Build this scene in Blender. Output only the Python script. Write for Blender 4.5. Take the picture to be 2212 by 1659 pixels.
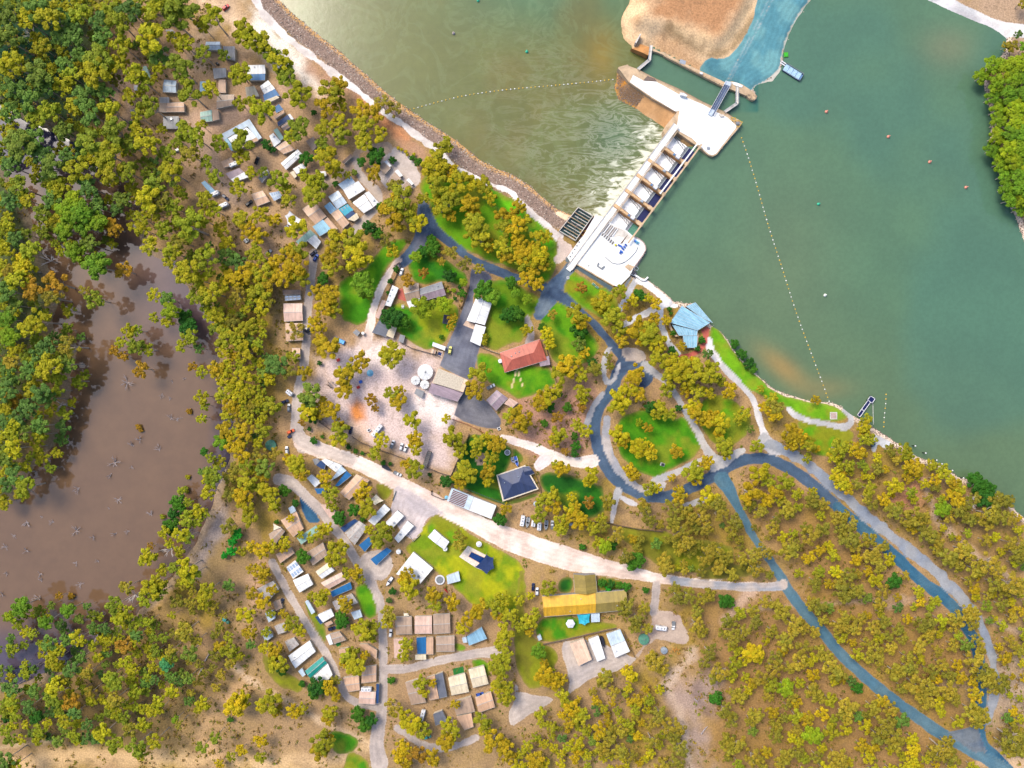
import bpy, math, random
import numpy as np
from mathutils import Vector, Matrix

random.seed(7)
rng = np.random.default_rng(7)
for o in list(bpy.data.objects):
    bpy.data.objects.remove(o, do_unlink=True)
scene = bpy.context.scene
COL = scene.collection

# ------------------------------------------------------------------ camera, sky, sun, exposure
CAM_H = 400.0
cam_data = bpy.data.cameras.new("camera")
cam_data.sensor_width = 36.0
cam_data.lens = 24.0
cam_data.clip_start = 1.0
cam_data.clip_end = 12000.0
cam = bpy.data.objects.new("camera", cam_data)
cam.location = (0, 0, CAM_H)
COL.objects.link(cam)
scene.camera = cam

SUN_EL, SUN_DIR = math.radians(50), (-0.55, 0.60)          # soft light from the upper left of the picture
world = bpy.data.worlds.new("World")
scene.world = world
world.use_nodes = True
wn, wl = world.node_tree.nodes, world.node_tree.links
sky = wn.new("ShaderNodeTexSky")
sky.sky_type = 'NISHITA'
sky.sun_disc = False
sky.sun_elevation = SUN_EL
sky.sun_rotation = math.atan2(SUN_DIR[0], SUN_DIR[1])
sky.air_density = 1.0
sky.dust_density = 3.0
sky.ozone_density = 1.0
bg = wn["Background"]
bg.inputs["Strength"].default_value = 0.13
wl.new(sky.outputs[0], bg.inputs["Color"])

sun_data = bpy.data.lights.new("sun", 'SUN')
sun_data.energy = 1.5
sun_data.angle = math.radians(24)
sun_data.color = (1.0, 0.92, 0.78)
sun = bpy.data.objects.new("sun", sun_data)
d = Vector((SUN_DIR[0], SUN_DIR[1], 0)).normalized() * math.cos(SUN_EL) + Vector((0, 0, math.sin(SUN_EL)))
sun.rotation_euler = d.to_track_quat('Z', 'Y').to_euler()
COL.objects.link(sun)

scene.view_settings.view_transform = 'Standard'
scene.view_settings.look = 'None'
scene.view_settings.gamma = 1.0
scene.view_settings.exposure = 1.36
scene.view_settings.use_curve_mapping = False
scene.cycles.max_bounces = 5
scene.cycles.diffuse_bounces = 3
scene.cycles.glossy_bounces = 2
scene.cycles.transparent_max_bounces = 4

# ------------------------------------------------------------------ plan coordinates -> metres
# plan tiles: 4 columns x 4 rows of 150 m x 112.5 m, 2212 x 1659 steps each
U = 0.27125

def G(gx, gy, z=0.0):
    k = U * (CAM_H - z) / CAM_H
    return ((gx - 1106.0) * k, (829.5 - gy) * k)

def W(c, r, x, y, z=0.0):
    return G(553.0 * c + x / 4.0, 414.75 * r + y / 4.0, z)

def Z1(x, y, z=0.0): return G(1318.0 + x * .125, 258.07 + y * .125, z)
def Z2(x, y, z=0.0): return G(1188.95 + x * .125, 423.97 + y * .125, z)
def Z3(x, y, z=0.0): return G(1318.0 + x * .15, 73.73 + y * .15, z)

K_ALB = 1.62
def lin(v):
    v = v / 255.0
    return v / 12.92 if v <= 0.04045 else ((v + 0.055) / 1.055) ** 2.4
def C(r, g, b, k=None):
    k = k or K_ALB
    return tuple(min(0.86, lin(v) / k) for v in (r, g, b))

# ------------------------------------------------------------------ numpy noise and distance fields
def _hash(ix, iy, s):
    h = (ix.astype(np.int64) * 374761393 + iy.astype(np.int64) * 668265263 + s * 1442695041) & 0xffffffff
    h = ((h ^ (h >> 13)) * 1274126177) & 0xffffffff
    return ((h ^ (h >> 16)) & 0xffff) / 65535.0
def vnoise(x, y, s=0):
    ix, iy = np.floor(x), np.floor(y)
    fx, fy = x - ix, y - iy
    fx, fy = fx * fx * (3 - 2 * fx), fy * fy * (3 - 2 * fy)
    a, b = _hash(ix, iy, s), _hash(ix + 1, iy, s)
    c, e = _hash(ix, iy + 1, s), _hash(ix + 1, iy + 1, s)
    return (a * (1 - fx) + b * fx) * (1 - fy) + (c * (1 - fx) + e * fx) * fy
def fbm(x, y, sc, s=0, n=3):
    t, a, tot = 0, 1.0, 0
    for i in range(n):
        t = t + a * vnoise(x / sc + 17.3 * i, y / sc - 9.1 * i, s + i)
        tot += a
        a *= .5
        sc *= .5
    return t / tot

def chaikin(p, n=1, closed=True):
    p = np.asarray(p, float)
    for _ in range(n):
        if closed:
            q = np.roll(p, -1, 0)
            p = np.stack([.75 * p + .25 * q, .25 * p + .75 * q], 1).reshape(-1, p.shape[1])
        else:
            a, q = p[:-1], p[1:]
            m = np.stack([.75 * a + .25 * q, .25 * a + .75 * q], 1).reshape(-1, p.shape[1])
            p = np.vstack([p[:1], m, p[-1:]])
    return p
def poly_sd(poly, X, Y):
    """signed distance, positive inside"""
    poly = np.asarray(poly, float)
    d2 = np.full(X.shape, 1e12)
    ins = np.zeros(X.shape, bool)
    n = len(poly)
    for i in range(n):
        ax, ay = poly[i]
        bx, by = poly[(i + 1) % n]
        ex, ey = bx - ax, by - ay
        L = ex * ex + ey * ey
        if L < 1e-9:
            continue
        wx, wy = X - ax, Y - ay
        t = np.clip((wx * ex + wy * ey) / L, 0, 1)
        d2 = np.minimum(d2, (wx - ex * t) ** 2 + (wy - ey * t) ** 2)
        c1 = (ay <= Y) != (by <= Y)
        if abs(ey) > 1e-12:
            ins ^= c1 & (X < ax + (Y - ay) * ex / ey)
    d = np.sqrt(d2)
    return np.where(ins, d, -d)
def line_sd(pts, w, X, Y):
    """positive inside a polyline of full width w (number or per point)"""
    pts = np.asarray(pts, float)
    w = np.full(len(pts), float(w)) if np.isscalar(w) else np.asarray(w, float)
    best = np.full(X.shape, -1e6)
    for i in range(len(pts) - 1):
        ax, ay = pts[i]
        ex, ey = pts[i + 1] - pts[i]
        L = ex * ex + ey * ey + 1e-9
        t = np.clip(((X - ax) * ex + (Y - ay) * ey) / L, 0, 1)
        dd = np.hypot(X - ax - ex * t, Y - ay - ey * t)
        best = np.maximum(best, (w[i] * (1 - t) + w[i + 1] * t) / 2 - dd)
    return best
def inside(poly, x, y):
    return float(poly_sd(poly, np.array([x]), np.array([y]))[0])

# ------------------------------------------------------------------ materials
MATS = {}
def new_mat(name):
    m = bpy.data.materials.new(name)
    m.use_nodes = True
    nt = m.node_tree
    return m, nt, nt.nodes["Principled BSDF"]
def N(nt, t, **kw):
    n = nt.nodes.new(t)
    for k, v in kw.items():
        if k in n.inputs:
            n.inputs[k].default_value = v
        else:
            setattr(n, k, v)
    return n
def mixc(nt, fac, a, b, blend='MIX'):
    n = nt.nodes.new("ShaderNodeMix")
    n.data_type = 'RGBA'
    n.blend_type = blend
    for sock, v in ((n.inputs[0], fac), (n.inputs[6], a), (n.inputs[7], b)):
        if hasattr(v, "links") or isinstance(v, bpy.types.NodeSocket):
            nt.links.new(v, sock)
        elif isinstance(v, (int, float)):
            sock.default_value = v
        else:
            sock.default_value = tuple(v)[:3] + (1,)
    return n.outputs[2]
def mrange(nt, v, a, b, lo=0.0, hi=1.0, smooth=True):
    n = nt.nodes.new("ShaderNodeMapRange")
    n.interpolation_type = 'SMOOTHSTEP' if smooth else 'LINEAR'
    nt.links.new(v, n.inputs[0])
    n.inputs[1].default_value, n.inputs[2].default_value = a, b
    n.inputs[3].default_value, n.inputs[4].default_value = lo, hi
    return n.outputs[0]
def math2(nt, op, a, b):
    n = nt.nodes.new("ShaderNodeMath")
    n.operation = op
    for s, v in ((n.inputs[0], a), (n.inputs[1], b)):
        if isinstance(v, bpy.types.NodeSocket):
            nt.links.new(v, s)
        else:
            s.default_value = v
    return n.outputs[0]

def plain(name, rgb, rough=.7, metal=0.0, grime=.18, scale=1.2, bump=0.0):
    """painted metal, concrete, plastic ... with grain and patchy wear"""
    if name in MATS:
        return MATS[name]
    m, nt, b = new_mat(name)
    tc = N(nt, "ShaderNodeTexCoord")
    n1 = N(nt, "ShaderNodeTexNoise", Scale=scale, Detail=4.0, Roughness=.65)
    nt.links.new(tc.outputs["Object"], n1.inputs["Vector"])
    f = mrange(nt, n1.outputs[0], .35, .72)
    dark = tuple(c * (1 - grime * 1.6) * .95 for c in rgb)
    nt.links.new(mixc(nt, f, rgb, dark), b.inputs["Base Color"])
    b.inputs["Roughness"].default_value = rough
    b.inputs["Metallic"].default_value = metal
    if bump:
        bp = N(nt, "ShaderNodeBump", Strength=bump, Distance=.1)
        nt.links.new(n1.outputs[0], bp.inputs["Height"])
        nt.links.new(bp.outputs[0], b.inputs["Normal"])
    MATS[name] = m
    return m

def roof_mat(name, rgb, rust=0.0, sheet=.9, rough=.5, streak=.22):
    """sheet-metal roof: sheet laps across the ridge, streaks down the fall, patchy fading"""
    key = "roof_" + name
    if key in MATS:
        return MATS[key]
    m, nt, b = new_mat(key)
    tc = N(nt, "ShaderNodeTexCoord")
    oi = N(nt, "ShaderNodeObjectInfo")
    sep = N(nt, "ShaderNodeSeparateXYZ")
    nt.links.new(tc.outputs["Object"], sep.inputs[0])
    add = N(nt, "ShaderNodeVectorMath", operation='ADD')
    nt.links.new(tc.outputs["Object"], add.inputs[0])
    nt.links.new(oi.outputs["Random"], add.inputs[1])
    # per-sheet tone
    sx = math2(nt, 'FLOOR', math2(nt, 'DIVIDE', sep.outputs[0], sheet), 0.0)
    wn_ = N(nt, "ShaderNodeTexWhiteNoise", noise_dimensions='1D')
    nt.links.new(sx, wn_.inputs["W"])
    tone = mrange(nt, wn_.outputs["Value"], 0, 1, .86, 1.06, False)
    # laps
    fr = math2(nt, 'FRACT', math2(nt, 'DIVIDE', sep.outputs[0], sheet), 0.0)
    lap = mrange(nt, math2(nt, 'ABSOLUTE', math2(nt, 'SUBTRACT', fr, .5), 0.0), .40, .5, 1.0, .80)
    mp = N(nt, "ShaderNodeMapping")
    mp.inputs["Scale"].default_value = (2.2, .35, 1)
    nt.links.new(add.outputs[0], mp.inputs[0])
    st = N(nt, "ShaderNodeTexNoise", Scale=1.0, Detail=4.0, Roughness=.7)
    nt.links.new(mp.outputs[0], st.inputs["Vector"])
    pt = N(nt, "ShaderNodeTexNoise", Scale=.35, Detail=3.0)
    nt.links.new(add.outputs[0], pt.inputs["Vector"])
    stv = mrange(nt, st.outputs[0], .35, .75, 1.0 + streak * .3, 1.0 - streak)
    ptv = mrange(nt, pt.outputs[0], .35, .7, 1.05, 1.0 - streak * .6)
    f = math2(nt, 'MULTIPLY', math2(nt, 'MULTIPLY', tone, lap), math2(nt, 'MULTIPLY', stv, ptv))
    g = N(nt, "ShaderNodeCombineColor")
    for i in range(3):
        nt.links.new(f, g.inputs[i])
    col = mixc(nt, 1.0, rgb, g.outputs[0], 'MULTIPLY')
    if rust:
        rn = N(nt, "ShaderNodeTexNoise", Scale=.8, Detail=6.0, Roughness=.75)
        nt.links.new(add.outputs[0], rn.inputs["Vector"])
        col = mixc(nt, mrange(nt, rn.outputs[0], .62 - rust * .3, .72), col, C(150, 95, 70))
    nt.links.new(col, b.inputs["Base Color"])
    b.inputs["Roughness"].default_value = rough
    w = N(nt, "ShaderNodeTexWave", Scale=1.6, wave_type='BANDS', bands_direction='X')
    nt.links.new(tc.outputs["Object"], w.inputs["Vector"])
    bp = N(nt, "ShaderNodeBump", Strength=.25, Distance=.05)
    nt.links.new(w.outputs["Fac"], bp.inputs["Height"])
    nt.links.new(bp.outputs[0], b.inputs["Normal"])
    MATS[key] = m
    return m

ROOF = {
    'white': (252, 252, 250), 'pale': (205, 222, 235), 'lblue': (150, 196, 222), 'grey': (158, 158, 160), 'dgrey': (112, 116, 128),
    'tan': (222, 180, 146), 'pink': (232, 194, 174), 'cream': (240, 222, 188), 'navy': (22, 66, 118), 'blue': (14, 108, 168),
    'teal': (18, 150, 138), 'terra': (196, 100, 78), 'dnavy': (52, 66, 104), 'yellow': (232, 176, 18), 'olive': (158, 136, 58),
    'brown': (140, 114, 98), 'mint': (158, 196, 182), 'peach': (246, 208, 178), 'lilac': (172, 150, 160), 'steel': (150, 202, 226),
    'taupe': (186, 158, 134), 'rusty': (196, 190, 184), 'aqua': (40, 176, 200), 'green': (20, 110, 50),
}
def RM(k):
    dark = k in ('navy', 'blue', 'dnavy', 'teal', 'green', 'aqua')
    return roof_mat(k, C(*ROOF[k]), rust=.45 if k == 'rusty' else .12 if k == 'brown' else 0, streak=.16 if dark else .2)

def M(k):
    if k in MATS:
        return MATS[k]
    spec = {
        'wall_cream': ((214, 200, 178), .8, 0), 'wall_brown': ((150, 120, 100), .8, 0), 'wall_grey': ((150, 148, 146), .8, 0), 'wall_brick': ((150, 92, 76), .9, 0),
        'trim': ((225, 222, 214), .5, 0), 'ridge': ((188, 186, 182), .5, 0), 'concrete': ((216, 186, 150), .9, 0), 'white_concrete': ((255, 255, 252), .85, 0),
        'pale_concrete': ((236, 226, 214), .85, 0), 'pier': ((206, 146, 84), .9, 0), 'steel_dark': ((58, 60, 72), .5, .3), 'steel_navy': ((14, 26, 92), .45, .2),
        'steel_white': ((240, 240, 244), .4, 0), 'steel_blue': ((92, 140, 190), .5, 0), 'maroon': ((112, 50, 40), .8, 0), 'glass_dark': ((24, 30, 42), .08, 0),
        'rubber': ((26, 26, 28), .9, 0), 'timber': ((150, 118, 92), .9, 0), 'paling': ((128, 108, 98), .9, 0), 'buoy_yellow': ((240, 190, 40), .5, 0),
        'buoy_white': ((250, 248, 240), .5, 0), 'buoy_green': ((40, 190, 150), .5, 0), 'buoy_pink': ((238, 150, 128), .5, 0), 'rope': ((170, 175, 150), .9, 0),
        'bark': ((190, 176, 160), .9, 0), 'bark_dark': ((110, 92, 82), .95, 0), 'snag': ((176, 164, 164), .95, 0), 'red': ((214, 40, 34), .5, 0),
        'orange': ((236, 96, 24), .6, 0), 'car_white': ((250, 250, 252), .25, 0), 'car_navy': ((20, 34, 74), .25, 0), 'car_black': ((16, 20, 32), .25, 0),
        'car_silver': ((190, 196, 204), .3, .4), 'car_red': ((214, 62, 30), .3, 0), 'car_blue': ((40, 90, 190), .3, 0), 'car_yellow': ((244, 236, 130), .35, 0),
        'tarp_green': ((88, 150, 124), .8, 0), 'pool_blue': ((16, 58, 122), .06, 0), 'pool_light': ((110, 190, 224), .1, 0), 'lamp': ((235, 235, 225), .2, 0),
        'tank_white': ((252, 252, 250), .6, 0), 'soil_orange': ((236, 152, 52), .95, 0), 'sail': ((244, 232, 206), .85, 0), 'sail_navy': ((20, 52, 104), .85, 0),
        'rock': ((206, 186, 170), .95, 0), 'lime': ((70, 170, 24), .7, 0), 'paving_red': ((206, 108, 92), .9, 0), 'bright_blue': ((30, 110, 220), .5, 0),
        'lamp_red': ((200, 30, 24), .3, 0), 'grey_plastic': ((130, 136, 142), .6, 0), 'mesh_black': ((20, 24, 44), .8, 0), 'teal_boat': ((60, 170, 170), .5, 0),
        'turf': ((20, 120, 40), .9, 0), 'alu': ((196, 206, 214), .35, .5), 'foam_box': ((120, 110, 104), .9, 0),
    }[k]
    c, r, me = spec
    big = k in ('white_concrete', 'pier', 'concrete', 'pale_concrete')
    return plain(k, C(*c), r, me, grime=.07 if k == 'white_concrete' else .2, scale=.25 if big else 1.3, bump=.15 if big else 0)

# ------------------------------------------------------------------ mesh building
class MB:
    def __init__(self):
        self.v, self.f = [], []
    def quad(self, a, b, c, e):
        n = len(self.v)
        self.v += [a, b, c, e]
        self.f.append((n, n + 1, n + 2, n + 3))
        return self
    def box(self, x0, x1, y0, y1, z0, z1):
        n = len(self.v)
        self.v += [(x0, y0, z0), (x1, y0, z0), (x1, y1, z0), (x0, y1, z0), (x0, y0, z1), (x1, y0, z1), (x1, y1, z1), (x0, y1, z1)]
        self.f += [(n + 3, n + 2, n + 1, n), (n + 4, n + 5, n + 6, n + 7), (n, n + 1, n + 5, n + 4), (n + 1, n + 2, n + 6, n + 5), (n + 2, n + 3, n + 7, n + 6), (n + 3, n, n + 4, n + 7)]
        return self
    def hexa(self, p):
        n = len(self.v)
        self.v += [tuple(q) for q in p]
        self.f += [(n + 3, n + 2, n + 1, n), (n + 4, n + 5, n + 6, n + 7), (n, n + 1, n + 5, n + 4), (n + 1, n + 2, n + 6, n + 5), (n + 2, n + 3, n + 7, n + 6), (n + 3, n, n + 4, n + 7)]
        return self
    def prism(self, poly, z0, z1):
        a = sum(poly[i][0] * poly[(i + 1) % len(poly)][1] - poly[(i + 1) % len(poly)][0] * poly[i][1] for i in range(len(poly)))
        if a < 0:
            poly = list(reversed(list(poly)))
        n, k = len(self.v), len(poly)
        zt = z1 if isinstance(z1, (list, tuple)) else [z1] * k
        self.v += [(p[0], p[1], z0) for p in poly] + [(p[0], p[1], zt[i]) for i, p in enumerate(poly)]
        self.f.append(tuple(range(n + k, n + 2 * k)))
        self.f.append(tuple(reversed(range(n, n + k))))
        for i in range(k):
            j = (i + 1) % k
            self.f.append((n + i, n + j, n + k + j, n + k + i))
        return self
    def bar(self, a, b, w, h=None):
        """square bar from a to b"""
        h = h or w
        a, b = Vector(a), Vector(b)
        t = (b - a)
        if t.length < 1e-6:
            return self
        t.normalize()
        s = t.cross(Vector((0, 0, 1)))
        if s.length < 1e-3:
            s = Vector((1, 0, 0))
        s.normalize()
        u = s.cross(t)
        s, u = s * w / 2, u * h / 2
        return self.hexa([a - s - u, a + s - u, b + s - u, b - s - u, a - s + u, a + s + u, b + s + u, b - s + u])
    def tube(self, pts, rad, n=5, cap=True):
        """pts list of 3d, rad list of radii"""
        base = len(self.v)
        pts = [Vector(p) for p in pts]
        for i, p in enumerate(pts):
            t = (pts[min(i + 1, len(pts) - 1)] - pts[max(i - 1, 0)]).normalized()
            s = t.cross(Vector((0.3, 0.1, 1)))
            if s.length < 1e-3:
                s = t.cross(Vector((1, 0, 0)))
            s.normalize()
            q = s.cross(t)
            for k in range(n):
                a = 2 * math.pi * k / n
                self.v.append(tuple(p + (s * math.cos(a) + q * math.sin(a)) * rad[i]))
        for i in range(len(pts) - 1):
            for k in range(n):
                a, b = base + i * n + k, base + i * n + (k + 1) % n
                self.f.append((a, b, b + n, a + n))
        if cap:
            self.f.append(tuple(base + (len(pts) - 1) * n + k for k in range(n)))
            self.f.append(tuple(base + n - 1 - k for k in range(n)))
        return self
    def lathe(self, prof, n=16, cx=0, cy=0):
        base = len(self.v)
        for r, z in prof:
            for k in range(n):
                a = 2 * math.pi * k / n
                self.v.append((cx + r * math.cos(a), cy + r * math.sin(a), z))
        for i in range(len(prof) - 1):
            for k in range(n):
                a, b = base + i * n + k, base + i * n + (k + 1) % n
                self.f.append((a, b, b + n, a + n))
        self.f.append(tuple(base + (len(prof) - 1) * n + k for k in range(n)))
        self.f.append(tuple(base + n - 1 - k for k in range(n)))
        return self
    def loft(self, secs, cap=True):
        """sections: list of equal-length rings of 3d points"""
        base, k = len(self.v), len(secs[0])
        for s in secs:
            self.v += [tuple(p) for p in s]
        for i in range(len(secs) - 1):
            for j in range(k):
                a, b = base + i * k + j, base + i * k + (j + 1) % k
                self.f.append((a, b, b + k, a + k))
        if cap:
            self.f.append(tuple(base + k - 1 - j for j in range(k)))
            self.f.append(tuple(base + (len(secs) - 1) * k + j for j in range(k)))
        return self
    def mesh(self, name, mat):
        me = bpy.data.meshes.new(name)
        me.from_pydata(self.v, [], self.f)
        if mat:
            me.materials.append(mat)
        return me
    def build(self, name, mat, parent=None, label=None, smooth=False):
        me = self.mesh(name, mat)
        if smooth:
            me.polygons.foreach_set("use_smooth", [True] * len(me.polygons))
        o = bpy.data.objects.new(name, me)
        COL.objects.link(o)
        if parent is not None:
            o.parent = parent
        if label:
            o["label"] = label
        return o

def np_mesh(name, verts, quads, mat, attrs=None, cols=None, smooth=True):
    me = bpy.data.meshes.new(name)
    nv, nf = len(verts), len(quads)
    me.vertices.add(nv)
    me.vertices.foreach_set("co", np.ascontiguousarray(verts, dtype=np.float32).ravel())
    me.loops.add(nf * 4)
    me.loops.foreach_set("vertex_index", np.ascontiguousarray(quads, dtype=np.int32).ravel())
    me.polygons.add(nf)
    me.polygons.foreach_set("loop_start", np.arange(nf, dtype=np.int32) * 4)
    me.polygons.foreach_set("loop_total", np.full(nf, 4, dtype=np.int32))
    for k, a in (attrs or {}).items():
        at = me.attributes.new(k, 'FLOAT', 'POINT')
        at.data.foreach_set("value", np.ascontiguousarray(a, dtype=np.float32))
    for k, a in (cols or {}).items():
        at = me.attributes.new(k, 'FLOAT_COLOR', 'POINT')
        rgba = np.ones((nv, 4), np.float32)
        rgba[:, :3] = a
        at.data.foreach_set("color", rgba.ravel())
    me.update(calc_edges=True)
    if smooth:
        me.polygons.foreach_set("use_smooth", np.ones(nf, dtype=bool))
    if mat:
        me.materials.append(mat)
    return me
def link(name, me, parent=None, kind=None):
    o = bpy.data.objects.new(name, me)
    COL.objects.link(o)
    if parent is not None:
        o.parent = parent
    if kind:
        o["kind"] = kind
    return o

# ------------------------------------------------------------------ things, their labels made unique at the end
REG = []
def reg(o, base, cat, group=None, pos=None):
    o["category"] = cat
    if group:
        o["group"] = group
    REG.append((o, base, pos or (o.location.x, o.location.y)))
    return o
def empty(name, loc, base, cat, rz=0.0, group=None):
    o = bpy.data.objects.new(name, None)
    o.empty_display_size = .5
    o.location = loc if len(loc) == 3 else (loc[0], loc[1], 0)
    o.rotation_euler = (0, 0, rz)
    COL.objects.link(o)
    reg(o, base, cat, group)
    return o
def copy_thing(src, loc, rz, base, cat, group=None, scale=None):
    r = src.copy()
    COL.objects.link(r)
    r.location = loc if len(loc) == 3 else (loc[0], loc[1], 0)
    r.rotation_euler = (0, 0, rz)
    for ch in list(src.children):
        c_ = ch.copy()
        COL.objects.link(c_)
        c_.parent = r
        for g in list(ch.children):
            d_ = g.copy()
            COL.objects.link(d_)
            d_.parent = c_
    reg(r, base, cat, group)
    return r

# ================================================================== LAND AND WATER
Z_DOWN, Z_UP, Z_POND = -4.0, -1.0, -2.5
def GP(pts, z=0.0): return [G(x, y, z) for x, y in pts]
def pairs(s): 
    v = [float(t) for t in s.replace(',', ' ').split()]
    return list(zip(v[0::2], v[1::2]))

river = (GP(pairs("300 -1800 480 -150 604 0 635 32 688 75 728 105 790 160 828 195 860 220 888 240 938 272 990 307 1040 347 1073 365 1106 377 1131 392 1160 414 1178 430 1206 452 1235 464 1252 470 1270 478"), Z_DOWN)
         + GP(pairs("1296 470 1330 500 1371 511 1386 522 1396 537 1391 552 1368 590 1376 597 1398 603 1441 635 1456 652 1486 657 1501 654 1536 702 1556 715 1573 737 1593 765 1618 795 1653 825 1659 832 1674 842 1697 851 1729 861 1754 867 1779 868 1799 870 1819 880 1839 895 1856 905 1879 917 1889 925 1914 940 1934 955 1954 966 1974 982 1994 992 2019 997 2044 1010 2069 1030 2094 1037 2124 1045 2146 1062 2165 1075 2182 1086 2195 1105 2216 1120 2500 1260 3800 2100 3800 1300 2500 720 2212 520 2192 465 2177 440 2167 420 2158 375 2138 310 2142 250 2127 190 2117 160 2130 148 2150 135 2172 110 2174 84 2159 70 2134 57 2096 42 2046 20 2005 0 1900 -60 1820 -240 1900 -1800"), Z_UP))
isle_sand = GP(pairs("1362 0 1345 28 1342 38 1343 52 1348 78 1368 96 1366 101 1398 118 1408 108 1436 122 1500 154 1563 186 1611 210 1631 215 1636 208 1627 190 1637 183 1659 176 1668 177 1686 152 1692 130 1690 122 1695 100 1704 75 1724 37 1751 0 1790 -80 1850 -260 1500 -900 1400 -200"), -1)
isle_lock = [Z3(*p) for p in pairs("110 490 250 450 400 505 660 640 1000 790 1330 970 1650 1120 1760 1200 1900 1270 1850 1350 1583 1670 1475 1762 1367 1704 1150 1500 967 1412 780 1445 765 1390 800 1320 390 1040 130 910 65 740 110 620")]
pond = GP(pairs("287 415 297 447 295 497 310 527 315 547 350 560 372 580 390 605 410 627 412 655 448 660 457 690 470 710 472 752 475 770 467 802 478 845 482 892 507 910 505 935 497 985 490 1000 478 1030 464 1067 460 1085 450 1110 437 1142 425 1167 405 1200 380 1230 372 1250 345 1272 300 1319 265 1349 200 1379 155 1424 130 1441 85 1458 66 1470 37 1482 0 1472 -120 1480 -500 1500 -500 1060 -60 1080 0 1082 25 1085 50 1062 60 1035 80 1000 105 1000 100 980 120 960 140 900 147 867 155 845 150 830 160 790 170 752 150 730 112 708 120 660 147 640 120 602 100 570 82 515 67 465 40 410 0 340 -60 300 -500 200 -500 120 -60 215 0 225 60 262 150 298 220 345 255 385"), Z_POND)
pond = chaikin(pond, 1)

def axis(lo, hi, step, far):
    a = list(np.arange(lo, hi + 1e-6, step))
    s, x = step, hi
    up = []
    while x < far:
        s *= 1.35
        x += s
        up.append(x)
    s, x = step, lo
    dn = []
    while x > -far:
        s *= 1.35
        x -= s
        dn.append(x)
    return np.array(dn[::-1] + a + up)
gx = axis(-312, 312, 1.0, 5200)
gy = axis(-237, 237, 1.0, 5200)
X, Y = np.meshgrid(gx, gy)
NX, NY = len(gx), len(gy)

sd_riv = poly_sd(river, X, Y)
sd_isl = np.maximum(poly_sd(isle_sand, X, Y), poly_sd(isle_lock, X, Y))
sd_pond = poly_sd(pond, X, Y)
wob = (fbm(X, Y, 9, 3) - .5) * 2.4 + (fbm(X, Y, 2.5, 5, 2) - .5) * 1.2
water_r = np.minimum(sd_riv, -sd_isl)                      # positive in river water
weir_line = np.array(GP(pairs("1371 560 1371 511 1400 400 1470 300 1590 235 1640 0 1720 -600 1720 -2000")))
east = np.zeros(X.shape, bool)
lx = np.interp(Y, weir_line[:, 1], weir_line[:, 0])
east = (X > lx) | (Y < weir_line[0, 1])
lev_r = np.where(east, Z_UP, Z_DOWN)
bank_r = np.where(east, 3.0, 12.5)
def bank(dw, lev, wid):
    t = np.clip(-dw / wid, 0, 1)
    t = t * t * (3 - 2 * t) * .35 + t * .65
    return np.where(dw < 0, lev + (0 - lev) * t, lev - np.clip(dw * .5, 0, 2.6))
H = np.minimum(bank(water_r + np.where(east, wob * .35, wob * .45), lev_r, bank_r), bank(sd_pond + wob * 1.1, Z_POND, 7.0))
und = (fbm(X, Y, 40, 11) - .5) * .9 + (fbm(X, Y, 7, 12) - .5) * .25
landmask = np.clip((-np.maximum(water_r, sd_pond)) / 14, 0, 1)
H = H + und * landmask * np.where((np.abs(X) < 330) & (np.abs(Y) < 250), .6, 1.0)
mound_poly = GP(pairs("1362 -20 1350 25 1350 45 1362 70 1385 72 1402 78 1424 78 1470 95 1505 112 1540 118 1560 114 1585 92 1604 62 1626 20 1655 -40 1650 -200 1420 -200"))
sd_mound = poly_sd(chaikin(mound_poly, 2), X, Y)
mt = np.clip(sd_mound / 9, 0, 1)
H = H + 4.2 * mt * mt * (3 - 2 * mt) * (1 + .25 * (fbm(X, Y, 14, 21) - .5))
sd_om = poly_sd(chaikin([W(2, 3, *p) for p in pairs("1345 600 1385 580 1430 600 1435 640 1400 665 1360 650")], 1), X, Y)
H = H + 1.1 * np.clip(sd_om / 1.8, 0, 1)

# ---------------- soft base colour (what the soil itself is)
base = np.zeros(X.shape + (3,))
nz1, nz2, nz3 = fbm(X, Y, 26, 31, 4), fbm(X, Y, 6, 41, 3), fbm(X, Y, 60, 51, 2)
def lerp(a, b, t): return a * (1 - t[..., None]) + np.asarray(b) * t[..., None]
def sstep(x, a, b):
    t = np.clip((x - a) / (b - a), 0, 1)
    return t * t * (3 - 2 * t)
base[:] = C(178, 146, 100)
base = lerp(base, C(160, 134, 50), sstep(nz1, .38, .62) * .85)
base = lerp(base, C(132, 108, 84), sstep(nz2, .5, .72) * .55)
base = lerp(base, C(190, 154, 116), sstep(nz3, .55, .7) * .45)
def soft(poly, col, feather=10.0, amt=1.0, grain=.6):
    global base
    poly = np.asarray(poly)
    x0, y0 = poly.min(0) - feather
    x1, y1 = poly.max(0) + feather
    i0, i1, j0, j1 = np.searchsorted(gx, x0), np.searchsorted(gx, x1), np.searchsorted(gy, y0), np.searchsorted(gy, y1)
    s = (slice(j0, j1), slice(i0, i1))
    if X[s].size == 0:
        return
    sd = poly_sd(poly, X[s], Y[s]) + (fbm(X[s], Y[s], 8, 61) - .5) * feather * grain * 2
    t = sstep(sd, -feather * .5, feather * .5) * amt
    base[s] = lerp(base[s], col, t)
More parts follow.
